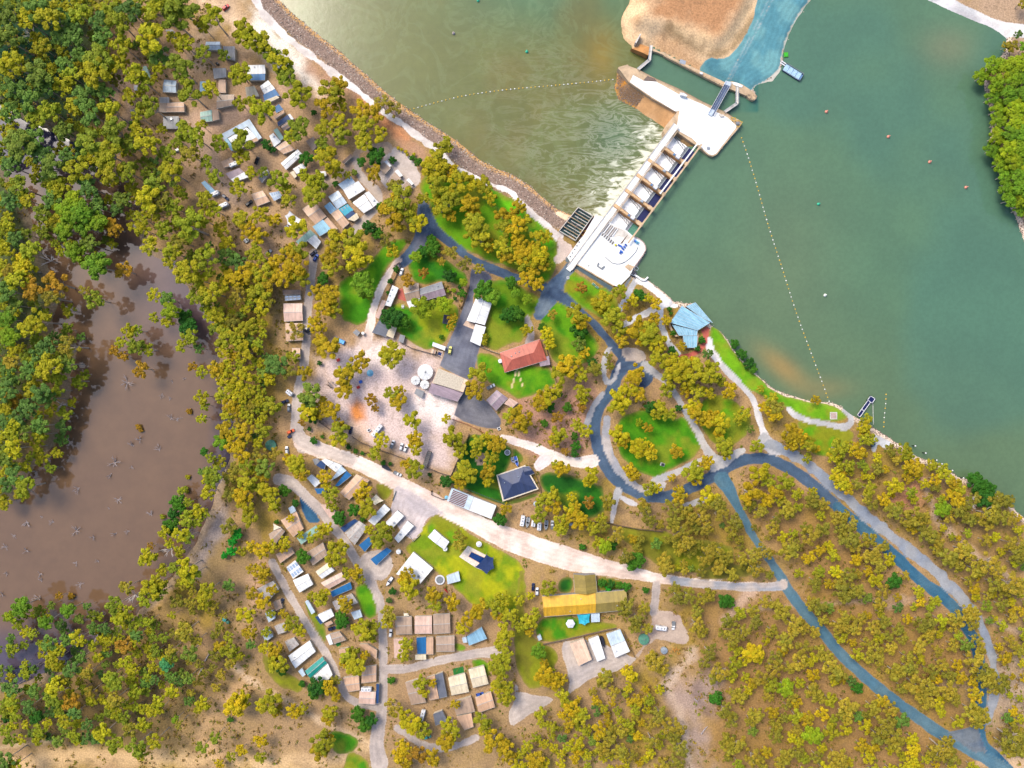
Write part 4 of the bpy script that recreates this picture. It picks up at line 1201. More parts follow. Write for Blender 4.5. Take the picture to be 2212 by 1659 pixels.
for i in range(6):
    x0, y0 = 1010 + i * 31, 455 + i * 21
    ln = 1.0 if i < 5 else .8
    mb = MB()
    mb.bar(Z2(x0, y0, 1.3) + (1.3,), Z2(x0 - 125 * ln, y0 + 165 * ln, 1.3) + (1.3,), .55, .5)
    mb.build("stop_log", M('white_concrete') if i % 2 else M('pale_concrete'), plat)
for i in range(5):
    x0, y0 = 1022 + i * 31, 482 + i * 21
    mb = MB()
    mb.bar(Z2(x0, y0, 1.0) + (1.0,), Z2(x0 - 105, y0 + 140, 1.0) + (1.0,), .5, .12)
    mb.build("slot_floor", M('paling'), plat)
for i in range(6):
    q = Z2(905 + i * 34, 655 + i * 30, 1)
    mb = MB()
    mb.box(-.3, .3, -1.0, 1.0, 0, .5)
    o = mb.build("stop_log_stand", M('foam_box'), plat)
    o.location = (q[0], q[1], .9)
    o.rotation_euler = (0, 0, math.radians(-37))
curve = [Z2(*p, 1) for p in pairs("1510 880 1480 950 1430 1010 1360 1080 1290 1130 1220 1165 1150 1170 1060 1150 990 1090 950 1050")]
mb = MB()
for a, b in zip(curve[:-1], curve[1:]):
    mb.bar(a + (1.15,), b + (1.15,), .28, .3)
mb.build("kerb", M('grey_plastic'), plat)
mb = MB()
for a, b in zip(P_[:8], P_[1:9]):
    pass
ed = [Z2(*p, 1) for p in pairs("1430 690 1540 740 1610 800 1640 860 1648 920 1600 1010 1440 1230")]
for a, b in zip(ed[:-1], ed[1:]):
    mb.bar(a + (1.05,), b + (1.05,), .5, .35)
mb.build("edge_kerb", M('taupe_kerb') if 'taupe_kerb' in MATS else plain('taupe_kerb', C(196, 170, 160)), plat)
for a in range(5):
    MB().bar(Z2(335 + a * 38, 1045 - a * 62, 1) + (1.0,), Z2(350 + a * 38, 1035 - a * 62, 1) + (1.35,), .6, .3).build("marker_block", M('grey_plastic'), plat)
bench = empty("concrete_bench_wall", (0, 0, 0), "dark grey U-shaped seat wall alone on the white weir platform", "seat wall")
MB().prism([Z2(*p, 1.2) for p in pairs("825 1140 845 1160 825 1200 880 1238 920 1205 945 1212 890 1268 800 1205")], .9, 1.5).build("seat", M('grey_plastic'), bench)
MB().prism([Z2(*p, 1.2) for p in pairs("845 1160 920 1205 885 1238 825 1200")], .9, .98).build("paving", M('white_concrete'), bench)
REG[-1] = (bench, REG[-1][1], Z2(870, 1200))
eq = empty("lifting_frame", (0, 0, 0), "blue steel lifting frame lying on the white weir platform", "lifting frame")
for i, (x, y, l) in enumerate(((1180, 850, 40), (1215, 870, 46), (1300, 845, 44), (1275, 880, 44), (1250, 915, 50), (1225, 960, 60), (1205, 985, 40))):
    mb = MB()
    p = Z2(x, y, 1.2)
    mb.box(-l * .034 / 2, l * .034 / 2, -.28, .28, 0, .8)
    mb.box(-l * .034 / 2, l * .034 / 2, .45, .7, 0, .5)
    o = mb.build("frame_bar", M('bright_blue') if i % 2 else M('car_blue'), eq)
    o.location = (p[0], p[1], .9)
    o.rotation_euler = (0, 0, math.radians(-38))
REG[-1] = (eq, REG[-1][1], Z2(1250, 900))
cr = empty("jib_crane", Z2(1490, 805) + (.9,), "pale blue jib crane at the corner of the weir platform", "crane")
mb = MB(); mb.lathe([(.9, 0), (.9, .8), (.4, .9), (.35, 2.6), (.1, 2.7)], 10); mb.build("column", M('lblue_paint') if 'lblue_paint' in MATS else plain('lblue_paint', C(130, 200, 232)), cr)
mb = MB(); mb.bar((-1.2, .8, 2.4), (1.5, -1.0, 2.6), .45, .4); mb.build("jib", MATS['lblue_paint'], cr)
mb = MB(); mb.box(-1.6, -.5, .2, 1.3, 0, 1.2); mb.build("counterweight", M('bright_blue'), cr)
by = empty("yellow_buoy", Z2(1120, 850) + (.9,), "round yellow buoy standing ashore on the weir platform", "buoy")
MB().lathe([(.2, 0), (.62, .3), (.7, .7), (.5, 1.1), (.1, 1.3)], 14).build("float", plain('vivid_yellow', C(255, 224, 20)), by, smooth=True)
MB().lathe([(.07, 1.3), (.07, 1.7)], 6).build("lifting_eye", M('grey_plastic'), by)
pb = empty("intake_platform", (0, 0, 0), "small dark steel intake cage at the water edge below the weir platform", "intake")
MB().prism([Z2(*p, .6) for p in pairs("1375 1370 1430 1270 1500 1325 1450 1400")], -2, .5).build("deck", M('steel_dark'), pb)
mb = MB(); rail(mb, [Z2(*p, .6) + (.5,) for p in pairs("1440 1240 1480 1215 1520 1250 1495 1295 1440 1255")], t=.16); mb.build("cage", M('alu'), pb)
mb = MB(); rail(mb, [Z2(*p, .6) + (.5,) for p in pairs("1360 1340 1440 1375 1470 1340")], t=.14); mb.build("handrail", M('alu'), pb)
REG[-1] = (pb, REG[-1][1], Z2(1450, 1320))
pj = empty("shore_pier_wall", (0, 0, 0), "low white kinked pier wall on the promenade beside the weir platform", "wall")
pp = [Z2(*p) for p in pairs("1450 1360 1520 1400 1570 1445 1630 1450 1685 1400")]
for a, b in zip(pp[:-1], pp[1:]):
    MB().prism(offs(a, b, .9), -2, .7).build("wall_segment", M('white_concrete'), pj)
REG[-1] = (pj, REG[-1][1], pp[2])
pk = empty("viewing_shelter", (0, 0, 0), "pair of small green seats on white frames beside the dark channel", "bench")
for x, y in ((745, 1525), (800, 1575)):
    p = Z2(x, y)
    mb = MB(); mb.box(-.9, .9, -.5, .5, .4, .5); o = mb.build("seat", M('tarp_green'), pk); o.location = p + (0,); o.rotation_euler = (0, 0, -.6)
    mb = MB(); mb.box(-1.0, 1.0, .55, .68, 0, 1.0); mb.box(-1.0, -.85, -.5, .55, 0, .4); mb.box(.85, 1.0, -.5, .55, 0, .4); o = mb.build("frame", M('trim'), pk); o.location = p + (0,); o.rotation_euler = (0, 0, -.6)
REG[-1] = (pk, REG[-1][1], Z2(770, 1550))
wm = empty("square_valve_pit", Z2(303, 1410) + (0,), "small white square kerb around a pit on the lawn by the bridge end", "valve pit")
mb = MB(); mb.box(-.75, .75, -.75, -.45, 0, .4); mb.box(-.75, .75, .45, .75, 0, .4); mb.box(-.75, -.45, -.45, .45, 0, .4); mb.box(.45, .75, -.45, .45, 0, .4); mb.build("kerb", M('steel_white'), wm)
mb = MB(); mb.box(-.45, .45, -.45, .45, 0, .15); mb.build("lid", M('grey_plastic'), wm)

# fish ladder
fl = empty("fish_ladder", (0, 0, 0), "dark water fish ladder crossed by thin pale baffles beside the rock bank", "fish ladder")
FL = [Z2(*p, 0) for p in pairs("475 205 725 352 428 775 148 608")]
def FQ(s, t, z):
    a, b, c_, d_ = [Vector(p) for p in FL]
    p = a.lerp(b, s).lerp(d_.lerp(c_, s), t)
    return (p.x, p.y, z)
MB().prism([FQ(0, 0, 0)[:2], FQ(1, 0, 0)[:2], FQ(1, 1, 0)[:2], FQ(0, 1, 0)[:2]], -6, -1.4).build("pool_water", plain('fish_water', C(46, 88, 84), .1), fl)
for (s0, t0, s1, t1) in ((0, 0, 1, 0), (1, 0, 1, 1), (1, 1, 0, 1), (0, 1, 0, 0)):
    mb = MB(); mb.bar(FQ(s0, t0, -.6), FQ(s1, t1, -.6), .35, 2.4); mb.build("side_wall", M('pale_concrete'), fl)
for i in range(9):
    t = .1 + i * .1
    s0 = .0 if i % 2 else .16
    mb = MB(); mb.bar(FQ(s0, t, -.5), FQ(1, t, -.5), .26, 1.8); mb.build("baffle", M('concrete') if i % 2 else M('pale_concrete'), fl)
for i in range(26):
    s, t = .25 + .6 * random.random(), .25 + .7 * random.random()
    a = random.random() * 3
    mb = MB(); mb.bar(FQ(s, t, -1.1), (FQ(s, t, 0)[0] + math.cos(a) * 1.2, FQ(s, t, 0)[1] + math.sin(a) * 1.2, -1.0), .22, .2); mb.build("drift_log", M('snag'), fl)
fl.location.z = 1.5
REG[-1] = (fl, REG[-1][1], FQ(.5, .5, 0)[:2])
sp_ = empty("sheet_pile_wall", (0, 0, 0), "dark maroon sheet pile wall between the fish ladder and the white platform", "wall")
MB().prism([Z2(*p, 0) for p in pairs("745 340 795 352 565 695 505 790 430 760 470 740")], -6, -.2).build("piling", M('maroon'), sp_)
mb = MB(); rail(mb, [Z2(*p) + (-.2,) for p in pairs("520 612 620 600 560 690 500 600")], t=.14); mb.build("handrail", M('buoy_yellow'), sp_)
REG[-1] = (sp_, REG[-1][1], Z2(600, 600))

# ================================================================== BUILDINGS
def house(c, r, q, col, base, cat="cabin", kind="gable", zs=2.5, rise=.8, wall='wall_cream', group=None, col2=None, extras="", over=.35, name=None, strips=0):
    """q: four plan corners, first edge along the ridge. extras: a=air conditioner v=vent s=skylights c=chimney p=solar panels"""
    pts = [Vector(W(c, r, q[2 * i], q[2 * i + 1], zs)) for i in range(4)]
    cen = sum(pts, Vector((0, 0))) / 4
    ax = ((pts[1] - pts[0]) + (pts[2] - pts[3])).normalized()
    ang = math.atan2(ax.y, ax.x)
    rot = Matrix.Rotation(-ang, 2)
    L = [rot @ (p - cen) for p in pts]
    if L[0].y > L[3].y:
        L = [L[3], L[2], L[1], L[0]]
    gz = max(-.6, ground_z(cen.x, cen.y))
    o = empty(name or {"cabin": "cabin", "shed": "shed", "house": "house", "annexe": "annexe"}.get(cat, cat.replace(' ', '_')), (cen.x, cen.y, gz), base, cat, ang, group)
    wq = [l * (1 - over / max(l.length, .8)) for l in L]
    MB().prism([tuple(p) for p in wq], -.6, zs - .05).build("wall", M(wall), o)
    th = .1
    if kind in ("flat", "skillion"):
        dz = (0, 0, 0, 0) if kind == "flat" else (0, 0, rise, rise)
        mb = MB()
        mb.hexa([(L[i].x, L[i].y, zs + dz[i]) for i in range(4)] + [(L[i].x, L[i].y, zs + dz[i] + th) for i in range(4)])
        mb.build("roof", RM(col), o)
        zr = lambda t: zs + th + (rise * t if kind != "flat" else 0)
        MB().bar((L[0].x, L[0].y - .06, zs + .02), (L[1].x, L[1].y - .06, zs + .02), .14).build("gutter", M('ridge'), o)
    else:
        m0, m1 = (L[0] + L[3]) / 2, (L[1] + L[2]) / 2
        if kind == "hip":
            ins = min((L[0] - L[3]).length / 2, (m1 - m0).length * .4)
            dirv = (m1 - m0).normalized()
            m0, m1 = m0 + dirv * ins, m1 - dirv * ins
        R0, R1 = (m0.x, m0.y, zs + rise), (m1.x, m1.y, zs + rise)
        E = [(p.x, p.y, zs) for p in L]
        up = lambda p: (p[0], p[1], p[2] + th)
        slopes = [([E[0], E[1], R1, R0], col), ([R0, R1, E[2], E[3]], col2 or col)]
        for sl, cc in slopes:
            mb = MB()
            mb.hexa(sl + [up(p) for p in sl])
            mb.build("roof_slope", RM(cc), o)
        if kind == "hip":
            for tri in ((E[3], E[0], R0), (E[1], E[2], R1)):
                mb = MB()
                n = len(mb.v)
                mb.v += list(tri) + [up(p) for p in tri]
                mb.f += [(2, 1, 0), (3, 4, 5), (0, 1, 4, 3), (1, 2, 5, 4), (2, 0, 3, 5)]
                mb.build("roof_slope", RM(col), o)
        else:
            for (a, b, rr) in ((E[3], E[0], R0), (E[1], E[2], R1)):
                mb = MB()
                mb.v += [tuple(Vector(a) * .985), tuple(Vector(b) * .985), (rr[0] * .985, rr[1] * .985, rr[2] - .02)]
                mb.f += [(0, 1, 2)]
                mb.build("gable_end", M(wall), o)
        mb = MB()
        mb.bar((R0[0], R0[1], R0[2] + th + .02), (R1[0], R1[1], R1[2] + th + .02), .3, .1)
        mb.build("ridge_cap", M('ridge') if col not in ('terra', 'dnavy', 'yellow', 'olive') else RM(col), o)
        if kind == "hip":
            for a, rr in ((E[0], R0), (E[3], R0), (E[1], R1), (E[2], R1)):
                mb = MB(); mb.bar((a[0], a[1], a[2] + th), (rr[0], rr[1], rr[2] + th + .02), .24, .1)
                mb.build("hip_cap", RM(col) if col in ('terra', 'dnavy') else M('ridge'), o)
        for s, (a, b) in ((-1, (E[0], E[1])), (1, (E[3], E[2]))):
            mb = MB(); mb.bar((a[0], a[1] + s * .07, zs + .03), (b[0], b[1] + s * .07, zs + .03), .15)
            mb.build("gutter", M('ridge'), o)
    ln, wd = (L[1] - L[0]).length, (L[3] - L[0]).length
    def top(x, y):
        h = wd / 2
        if kind == "flat": return zs + th
        if kind == "skillion": return zs + th + rise * (y + h) / (2 * h)
        return zs + th + rise * (1 - min(1, abs(y) / h))
    rs = random.Random(int(cen.x * 31 + cen.y * 17))
    for ch in extras:
        x, y = rs.uniform(-.3, .3) * ln, rs.choice((-1, 1)) * rs.uniform(.15, .3) * wd
        z = top(x, y) - .05
        if ch == 'a':
            MB().box(x - .55, x + .55, y - .5, y + .5, z, z + .75).build("air_conditioner", M('car_silver'), o)
        elif ch == 'v':
            MB().lathe([(.22, z), (.22, z + .5), (.34, z + .55), (.1, z + .75)], 8, x, y).build("vent", M('alu'), o)
        elif ch == 'c':
            MB().box(x - .3, x + .3, y - .3, y + .3, z - .2, z + 1.0).build("chimney", M('trim'), o)
        elif ch == 's':
            for k in range(3):
                xs = (-.3 + .3 * k) * ln
                y0, y1 = .1 * wd, .4 * wd
                mb = MB(); mb.quad((xs - .4, y0, top(xs, y0) + .03), (xs + .4, y0, top(xs, y0) + .03), (xs + .4, y1, top(xs, y1) + .03), (xs - .4, y1, top(xs, y1) + .03))
                mb.build("skylight", M('glass_sheet') if 'glass_sheet' in MATS else plain('glass_sheet', C(150, 170, 180), .3), o)
        elif ch == 'p':
            for k in range(4):
                xs = (-.36 + .24 * k) * ln
                for y0, y1 in ((-.42 * wd, -.12 * wd), (.08 * wd, .38 * wd)):
                    mb = MB(); mb.quad((xs - .09 * ln, y0, top(xs, y0) + .06), (xs + .09 * ln, y0, top(xs, y0) + .06), (xs + .09 * ln, y1, top(xs, y1) + .06), (xs - .09 * ln, y1, top(xs, y1) + .06))
                    mb.build("solar_panel", M('solar') if 'solar' in MATS else plain('solar', C(176, 196, 224), .2), o)
        elif ch == 'd':
            for k in range(8):
                xs = (-.40 + .112 * k) * ln
                y0, y1 = .12 * wd, .46 * wd
                mb = MB(); mb.quad((xs - .3, y0, top(xs, y0) + .05), (xs + .3, y0, top(xs, y0) + .05), (xs + .3, y1, top(xs, y1) + .05), (xs - .3, y1, top(xs, y1) + .05))
                mb.build("skylight", M('maroon'), o)
    return o
H_ = house
GC = "holiday cabins in the riverside park"
def cab(c, r, q, col, base, cat="cabin", **kw):
    kw.setdefault("group", GC if cat == "cabin" else "annexe roofs beside the cabins" if cat == "annexe" else None)
    return house(c, r, [float(t) for t in q.split()], col, base, cat, **kw)
FL_ = dict(kind="skillion", rise=.3)
# --- upper park, tile 0,0 and 1,0
cab(0, 0, "1780 362 1902 362 1912 432 1780 430", 'pale', "pale cabin roof partly under a gum at the top of the park", extras="v")
cab(0, 0, "1930 402 2030 402 2030 520 1936 500", 'grey', "plain grey skillion roof cabin at the top of the park", **FL_)
cab(0, 0, "1840 592 1955 590 1955 665 1850 680", 'grey', "small grey cabin roof tucked among the upper park gums", **FL_)
cab(0, 0, "2128 566 2290 562 2294 635 2132 640", 'white', "white strip roof cabin joined to a blue annexe", kind="skillion", rise=.4, extras="v")
cab(0, 0, "2132 644 2292 638 2288 692 2140 694", 'blue', "bright blue annexe joined to the white strip roof cabin", "annexe", **FL_)
cab(0, 0, "1730 705 1785 705 1775 800 1725 796", 'lblue', "narrow light blue roof half under a gum", "annexe", **FL_)
cab(0, 0, "1890 690 1950 690 1950 800 1886 800", 'tan', "narrow tan annexe roof in the upper park", "annexe", **FL_)
cab(0, 0, "1420 690 1525 700 1525 800 1408 795", 'pale', "pale blue-white roof with leaf litter in the upper park", extras="v")
cab(0, 0, "1380 842 1465 842 1462 888 1380 888", 'grey', "small square grey annexe above the tan double roof", "annexe", **FL_)
cab(0, 0, "1378 892 1440 892 1440 970 1375 964", 'taupe', "taupe half of a double roof in the upper park", **FL_)
cab(0, 0, "1442 890 1590 886 1595 965 1442 967", 'tan', "tan half of a double roof in the upper park", rise=.5)
cab(0, 0, "1410 1005 1545 1005 1545 1110 1410 1110", 'grey', "grey flat cabin roof carrying one dark air conditioner", kind="flat", extras="a")
cab(0, 0, "1730 970 1830 950 1836 1045 1736 1055", 'mint', "weathered green-brown roof beside a tan lean-to", rise=.5)
cab(0, 0, "1834 950 1886 950 1896 1030 1838 1045", 'tan', "tan lean-to beside the weathered green-brown roof", "annexe", **FL_)
cab(0, 0, "1880 820 2025 820 2020 905 1870 938", 'taupe', "taupe grey cabin roof with a dark fallen branch beside it", rise=.5)
cab(0, 0, "1910 1400 2000 1360 2032 1420 1932 1450", 'tan', "tan annexe roof next to a white caravan on the dirt road", "annexe", **FL_)
cab(0, 0, "1950 1500 2070 1452 2110 1488 1990 1550", 'lilac', "lilac grey annexe roof beside a leaf-littered white roof", "annexe", **FL_)
cab(0, 0, "1995 1552 2110 1488 2145 1530 2022 1572", 'white', "narrow white roof with leaf litter beside the lilac annexe", **FL_)
cab(0, 0, "1740 1580 1772 1562 1862 1650 1832 1690", 'lblue', "thin blue-grey roof along the edge of the woodland", "annexe", **FL_)
cab(0, 0, "2120 755 2200 745 2240 830 2130 836", 'cream', "cream roof mostly hidden by a gum near the blue annexes", "annexe", **FL_)
cab(0, 0, "1430 262 1492 256 1530 300 1500 350", 'grey', "small grey roof deep among the upper gums", "annexe", **FL_)
cab(0, 0, "1240 575 1270 572 1305 670 1230 682", 'mint', "small pale green tent roof deep in the trees", "annexe", **FL_)
cab(0, 0, "1160 742 1192 738 1200 778 1160 782", 'white', "tiny white shed roof beside the forest track", "shed", **FL_)
cab(0, 0, "1126 952 1160 945 1176 985 1130 992", 'grey', "tiny grey shed roof beside the forest track", "shed", **FL_)
# courtyard building
cab(0, 0, "1908 1165 2155 1030 2180 1066 1934 1206", 'pale', "long pale blue wing of the courtyard building", "building", kind="skillion", rise=.4, zs=3.2, extras="v")
cab(0, 0, "1936 1210 1966 1192 2026 1288 2000 1305", 'lblue', "short blue-grey end wing of the courtyard building", "building", kind="skillion", rise=.3, zs=3.2)
cab(0, 0, "2130 1082 2182 1070 2262 1190 2230 1206", 'pale', "pale side wing of the courtyard building", "building", kind="skillion", rise=.3, zs=3.2)
cab(0, 0, "1972 1196 2128 1096 2222 1182 2030 1276", 'white', "white inner roof of the courtyard building", "building", kind="gable", rise=.5, zs=2.9)
cab(0, 0, "2004 1290 2220 1190 2232 1212 2016 1306", 'tan', "thin tan verandah roof of the courtyard building", "building", kind="skillion", rise=.2, zs=2.7)
cab(1, 0, "35 745 105 695 165 765 70 815", 'white', "white roof joined to a big blue awning near the track", extras="v", rise=.5)
cab(1, 0, "62 822 165 770 205 825 72 868", 'blue', "big blue awning joined to a white roof near the track", "annexe", **FL_)
cab(1, 0, "86 866 180 828 202 842 122 880", 'cream', "thin cream verandah below the big blue awning", "annexe", **FL_)
cab(1, 0, "155 930 200 900 235 945 175 975", 'blue', "small square blue awning in the upper park", "annexe", **FL_)
cab(1, 0, "150 1010 240 950 246 972 160 1026", 'tan', "thin tan verandah beside the small blue awning", "annexe", **FL_)
cab(1, 0, "185 1060 275 992 300 1032 192 1090", 'navy', "navy roof between a white end and a tan verandah", "annexe", **FL_)
cab(1, 0, "276 990 296 984 326 1026 304 1034", 'white', "small white end roof touching the navy one", "annexe", **FL_)
cab(1, 0, "215 1092 310 1032 340 1062 242 1130", 'tan', "tan verandah roof below the navy roof", rise=.4)
cab(1, 0, "150 1125 186 1108 240 1190 210 1215", 'mint', "pale mint roof beside a white one near a round dark shrub", "annexe", **FL_)
cab(1, 0, "115 1176 150 1150 214 1224 155 1270", 'white', "white roof beside the pale mint annexe", extras="a", **FL_)
cab(1, 0, "170 1275 255 1215 336 1290 236 1330", 'tan', "broad tan roof below the white and mint pair", rise=.5)
cab(1, 0, "215 1410 360 1290 402 1332 258 1466", 'white', "long bright white cabin roof with small vents", kind="gable", rise=.6, extras="vv")
cab(1, 0, "320 1460 400 1410 440 1460 350 1502", 'white', "small white roof below the long bright white cabin", extras="v", **FL_)
cab(1, 0, "294 1492 326 1476 352 1520 330 1540", 'cream', "tiny cream lean-to below the long bright white cabin", "annexe", **FL_)
cab(1, 0, "430 1220 500 1180 522 1268 490 1300", 'taupe', "taupe roof mostly hidden under tall gums", **FL_)
cab(1, 0, "740 1402 820 1332 832 1350 760 1416", 'brown', "narrow brown shed roof beside the park loop road", "shed", **FL_)
cab(1, 0, "710 1595 820 1525 856 1575 752 1640", 'pale', "silvery front half of a double roof by the park loop road", kind="skillion", rise=.4)
cab(1, 0, "752 1640 885 1565 942 1636 802 1722", 'white', "white half of a double roof by the park loop road", kind="skillion", rise=.4, extras="v")
for (g_, w_, t_) in (("1060 1440 1110 1402 1164 1450 1108 1510", "1100 1400 1130 1386 1170 1430 1144 1455", "nearest the dark round tree"), ("1120 1590 1200 1492 1254 1540 1170 1622", "1200 1480 1226 1465 1268 1515 1240 1530", "in the middle of the pale gravel loop"), ("1265 1612 1300 1572 1350 1612 1310 1657", "1298 1556 1320 1540 1362 1585 1345 1600", "at the lake end of the gravel loop")):
    cab(1, 0, g_, 'taupe', "grey low cabin with white porch " + t_, kind="skillion", rise=.3)
    cab(1, 0, w_, 'white', "small white porch roof on the grey cabin " + t_, "annexe", **FL_)
cab(1, 0, "20 1540 90 1440 116 1500 50 1580", 'grey', "grey-white roof below a gum along the park dirt road", **FL_)
cab(1, 0, "550 1482 600 1480 610 1512 568 1532", 'white', "white scrap of roof showing between two gums", "annexe", **FL_)
# --- middle park, tile 1,1
cab(1, 1, "-40 20 60 -10 120 80 10 122", 'tan', "tan roof at the outer edge of the middle park", rise=.5)
cab(1, 1, "112 10 200 -6 230 40 158 76", 'pale', "pale panelled roof beside the outermost tan roof", extras="p", **FL_)
cab(1, 1, "400 150 505 80 610 210 510 280", 'tan', "largest tan gabled roof in the middle park", rise=.8, zs=2.8)
cab(1, 1, "625 40 710 -12 786 92 700 148", 'pale', "silvery white gabled roof above the teal roof", rise=.6)
cab(1, 1, "590 125 640 86 696 150 642 190", 'lblue', "light blue lean-to beside the silvery gable", "annexe", **FL_)
cab(1, 1, "715 150 790 105 842 155 766 206", 'aqua', "aqua translucent roof between white and tan roofs", "annexe", extras="s", **FL_)
cab(1, 1, "768 208 830 160 858 186 802 242", 'navy', "navy square awning below the aqua roof", "annexe", **FL_)
cab(1, 1, "646 190 712 148 806 266 750 316", 'tan', "long tan roof beside the aqua and navy awnings", rise=.5)
cab(1, 1, "792 238 872 180 890 222 848 252", 'cream', "short cream roof below the navy awning", "annexe", **FL_)
cab(1, 1, "835 92 935 20 1012 132 930 182", 'white', "big blank white roof beside the park loop road", rise=.6, zs=2.8)
cab(1, 1, "938 12 976 -6 1060 92 1014 128", 'white', "slim white roof with one dark hatch beside the big white one", extras="a", **FL_)
cab(1, 1, "490 300 580 240 650 322 550 382", 'steel', "sky blue roof beside a tan one above the teal-grey roof", **FL_)
cab(1, 1, "586 246 620 220 706 316 662 336", 'tan', "slim tan roof beside the sky blue one", "annexe", **FL_)
cab(1, 1, "345 430 470 326 536 386 372 456", 'mint', "mint green roof under gums at the foot of the middle park", **FL_)
cab(1, 1, "440 420 510 370 562 430 520 492", 'white', "white roof corner at the foot of the middle park", **FL_)
cab(1, 1, "230 845 384 845 386 884 234 888", 'brown', "brown strip roof at the head of the roadside row", "annexe", **FL_)
cab(1, 1, "250 896 388 894 390 928 250 940", 'grey', "grey-blue panel roof in the roadside row", extras="p", **FL_)
cab(1, 1, "238 966 400 964 406 1110 244 1118", 'pink', "pinkish tan square roof beside the grey roadside lane", rise=.6, zs=2.7)
cab(1, 1, "255 1136 400 1134 410 1280 260 1286", 'tan', "tan roof half under a gum beside the roadside lane", rise=.5)
cab(1, 1, "310 1350 380 1350 385 1440 320 1440", 'tan', "low tan roof under gums at the end of the roadside row", rise=.4)
cab(1, 1, "836 1214 866 1186 900 1210 874 1246", 'grey', "small grey garden shed by the sandy work area", "shed", **FL_)
cab(1, 1, "1030 1080 1090 932 1126 942 1060 1096", 'pink', "long thin pink-grey shed along the white track", "shed", **FL_)
cab(1, 1, "1002 1216 1076 1092 1160 1150 1122 1252", 'dgrey', "dark grey shed at the low end of the white track", "shed", kind="skillion", rise=.6)
cab(1, 1, "1126 1240 1160 1156 1216 1172 1184 1266", 'cream', "cream lean-to joined to the dark grey shed", "annexe", **FL_)
cab(1, 1, "1116 980 1180 806 1232 830 1162 990", 'white', "long white shed with dark openings beside the farmhouse patio", "shed", kind="skillion", rise=.4, extras="s")
cab(1, 1, "1272 822 1404 786 1420 916 1300 944", 'taupe', "taupe hipped wing of the farmhouse", "house", kind="gable", rise=1.4, zs=3, extras="c")
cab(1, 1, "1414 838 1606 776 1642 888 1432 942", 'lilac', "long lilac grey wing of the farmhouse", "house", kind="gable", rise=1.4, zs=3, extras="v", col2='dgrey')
cab(1, 1, "1302 946 1414 916 1422 958 1332 1020", 'white', "white verandah roof on the farmhouse garden side", "annexe", **FL_)
cab(1, 1, "1820 1112 1910 896 2036 962 1976 1150", 'white', "big white garage roof beside the asphalt yard", "shed", kind="gable", rise=.9, zs=3.4)
cab(1, 1, "1850 1290 1896 1142 1986 1166 1936 1330", 'white', "white carport roof below the big garage", "shed", kind="skillion", rise=.3, zs=3)
cab(1, 1, "1522 1330 1530 1296 1640 1336 1630 1370", 'white', "white pergola roof at the yard fence", "annexe", **FL_)
cab(1, 1, "1510 1392 1522 1356 1556 1366 1546 1400", 'tan', "tiny tan hut at the yard fence", "shed", kind="gable", rise=.4)
cab(1, 1, "1228 1290 1246 1230 1286 1242 1270 1306", 'grey', "small grey shed with a panelled top by the garden fence", "shed", **FL_)
cab(1, 1, "1520 1648 1572 1520 1830 1624 1790 1730", 'peach', "upper slope of the big work shed in sunlit peach metal", "shed", kind="skillion", rise=-1.4, zs=5.4)  # sunlit slope painted peach, shaded slope below painted lilac: light put into roof colours
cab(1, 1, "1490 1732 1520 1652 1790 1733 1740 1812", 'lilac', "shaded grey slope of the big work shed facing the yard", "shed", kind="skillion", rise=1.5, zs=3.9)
cab(1, 2, "1368 82 1386 38 1450 60 1432 122", 'grey', "small grey pump shed beside the white tanks", "shed", **FL_)
# --- lower park, tile 1,2
cab(1, 2, "490 650 530 640 556 672 510 700", 'grey', "small grey lean-to at the head of the lower park", "annexe", **FL_)
cab(1, 2, "520 700 562 660 602 692 588 745", 'navy', "navy awning beside the grey lean-to", "annexe", **FL_)
cab(1, 2, "566 662 600 644 746 702 690 762", 'white', "white roof with a round vent fronting the main white road", extras="v", rise=.5)
cab(1, 2, "646 836 736 706 782 748 690 812", 'pale', "pale blue slope beside a deep blue slope near the main road", **FL_)
cab(1, 2, "682 880 784 752 826 790 712 882", 'blue', "deep blue slope near the main white road", **FL_)
cab(1, 2, "440 812 482 780 562 850 510 892", 'white', "leaf-littered white roof above a blue awning", **FL_)
cab(1, 2, "506 902 622 900 602 946 530 948", 'blue', "blue awning below the leaf-littered white roof", "annexe", **FL_)
cab(1, 2, "728 940 870 780 980 832 802 1002", 'tan', "broad tan roof beside the brown lawn", rise=.6, zs=2.7)
cab(1, 2, "560 1042 640 1042 722 1150 640 1160", 'pink', "pink-tan roof mostly under gums beside the lower lane", **FL_)
for g_, t_ in (("970 1182 1110 1036 1160 1082 1022 1222", "half under a gum"), ("1114 1200 1224 1090 1280 1140 1180 1244", "in the middle of the forecourt row"), ("1196 1330 1310 1180 1366 1226 1230 1372", "beside the kiosk lawn")):
    cab(1, 2, g_, 'white', "long white forecourt cabin " + t_, extras="a", kind="skillion", rise=.3, wall='wall_grey')
cab(1, 2, "730 1242 850 1166 882 1182 762 1282", 'navy', "slim navy roof above the blue-brown roof", "annexe", **FL_)
cab(1, 2, "768 1290 892 1182 966 1232 850 1390", 'rusty', "rust-stained roof with weathered panels in the lower park", rise=.5)
cab(1, 2, "890 1390 976 1320 1012 1362 940 1450", 'blue', "square blue awning beside the lower lane", "annexe", **FL_)
cab(1, 2, "990 1512 1130 1412 1172 1440 1040 1566", 'blue', "long blue awning beside the storage yard", "annexe", **FL_)
cab(1, 2, "1485 1322 1542 1256 1670 1362 1626 1430", 'white', "freestanding white shed on the yellow-green lawn", "shed", kind="gable", rise=.7, zs=3)
cab(1, 2, "1210 1642 1360 1450 1530 1592 1420 1722", 'white', "large white flat roof covered in small fittings", "building", kind="flat", zs=3.2, extras="aavv")
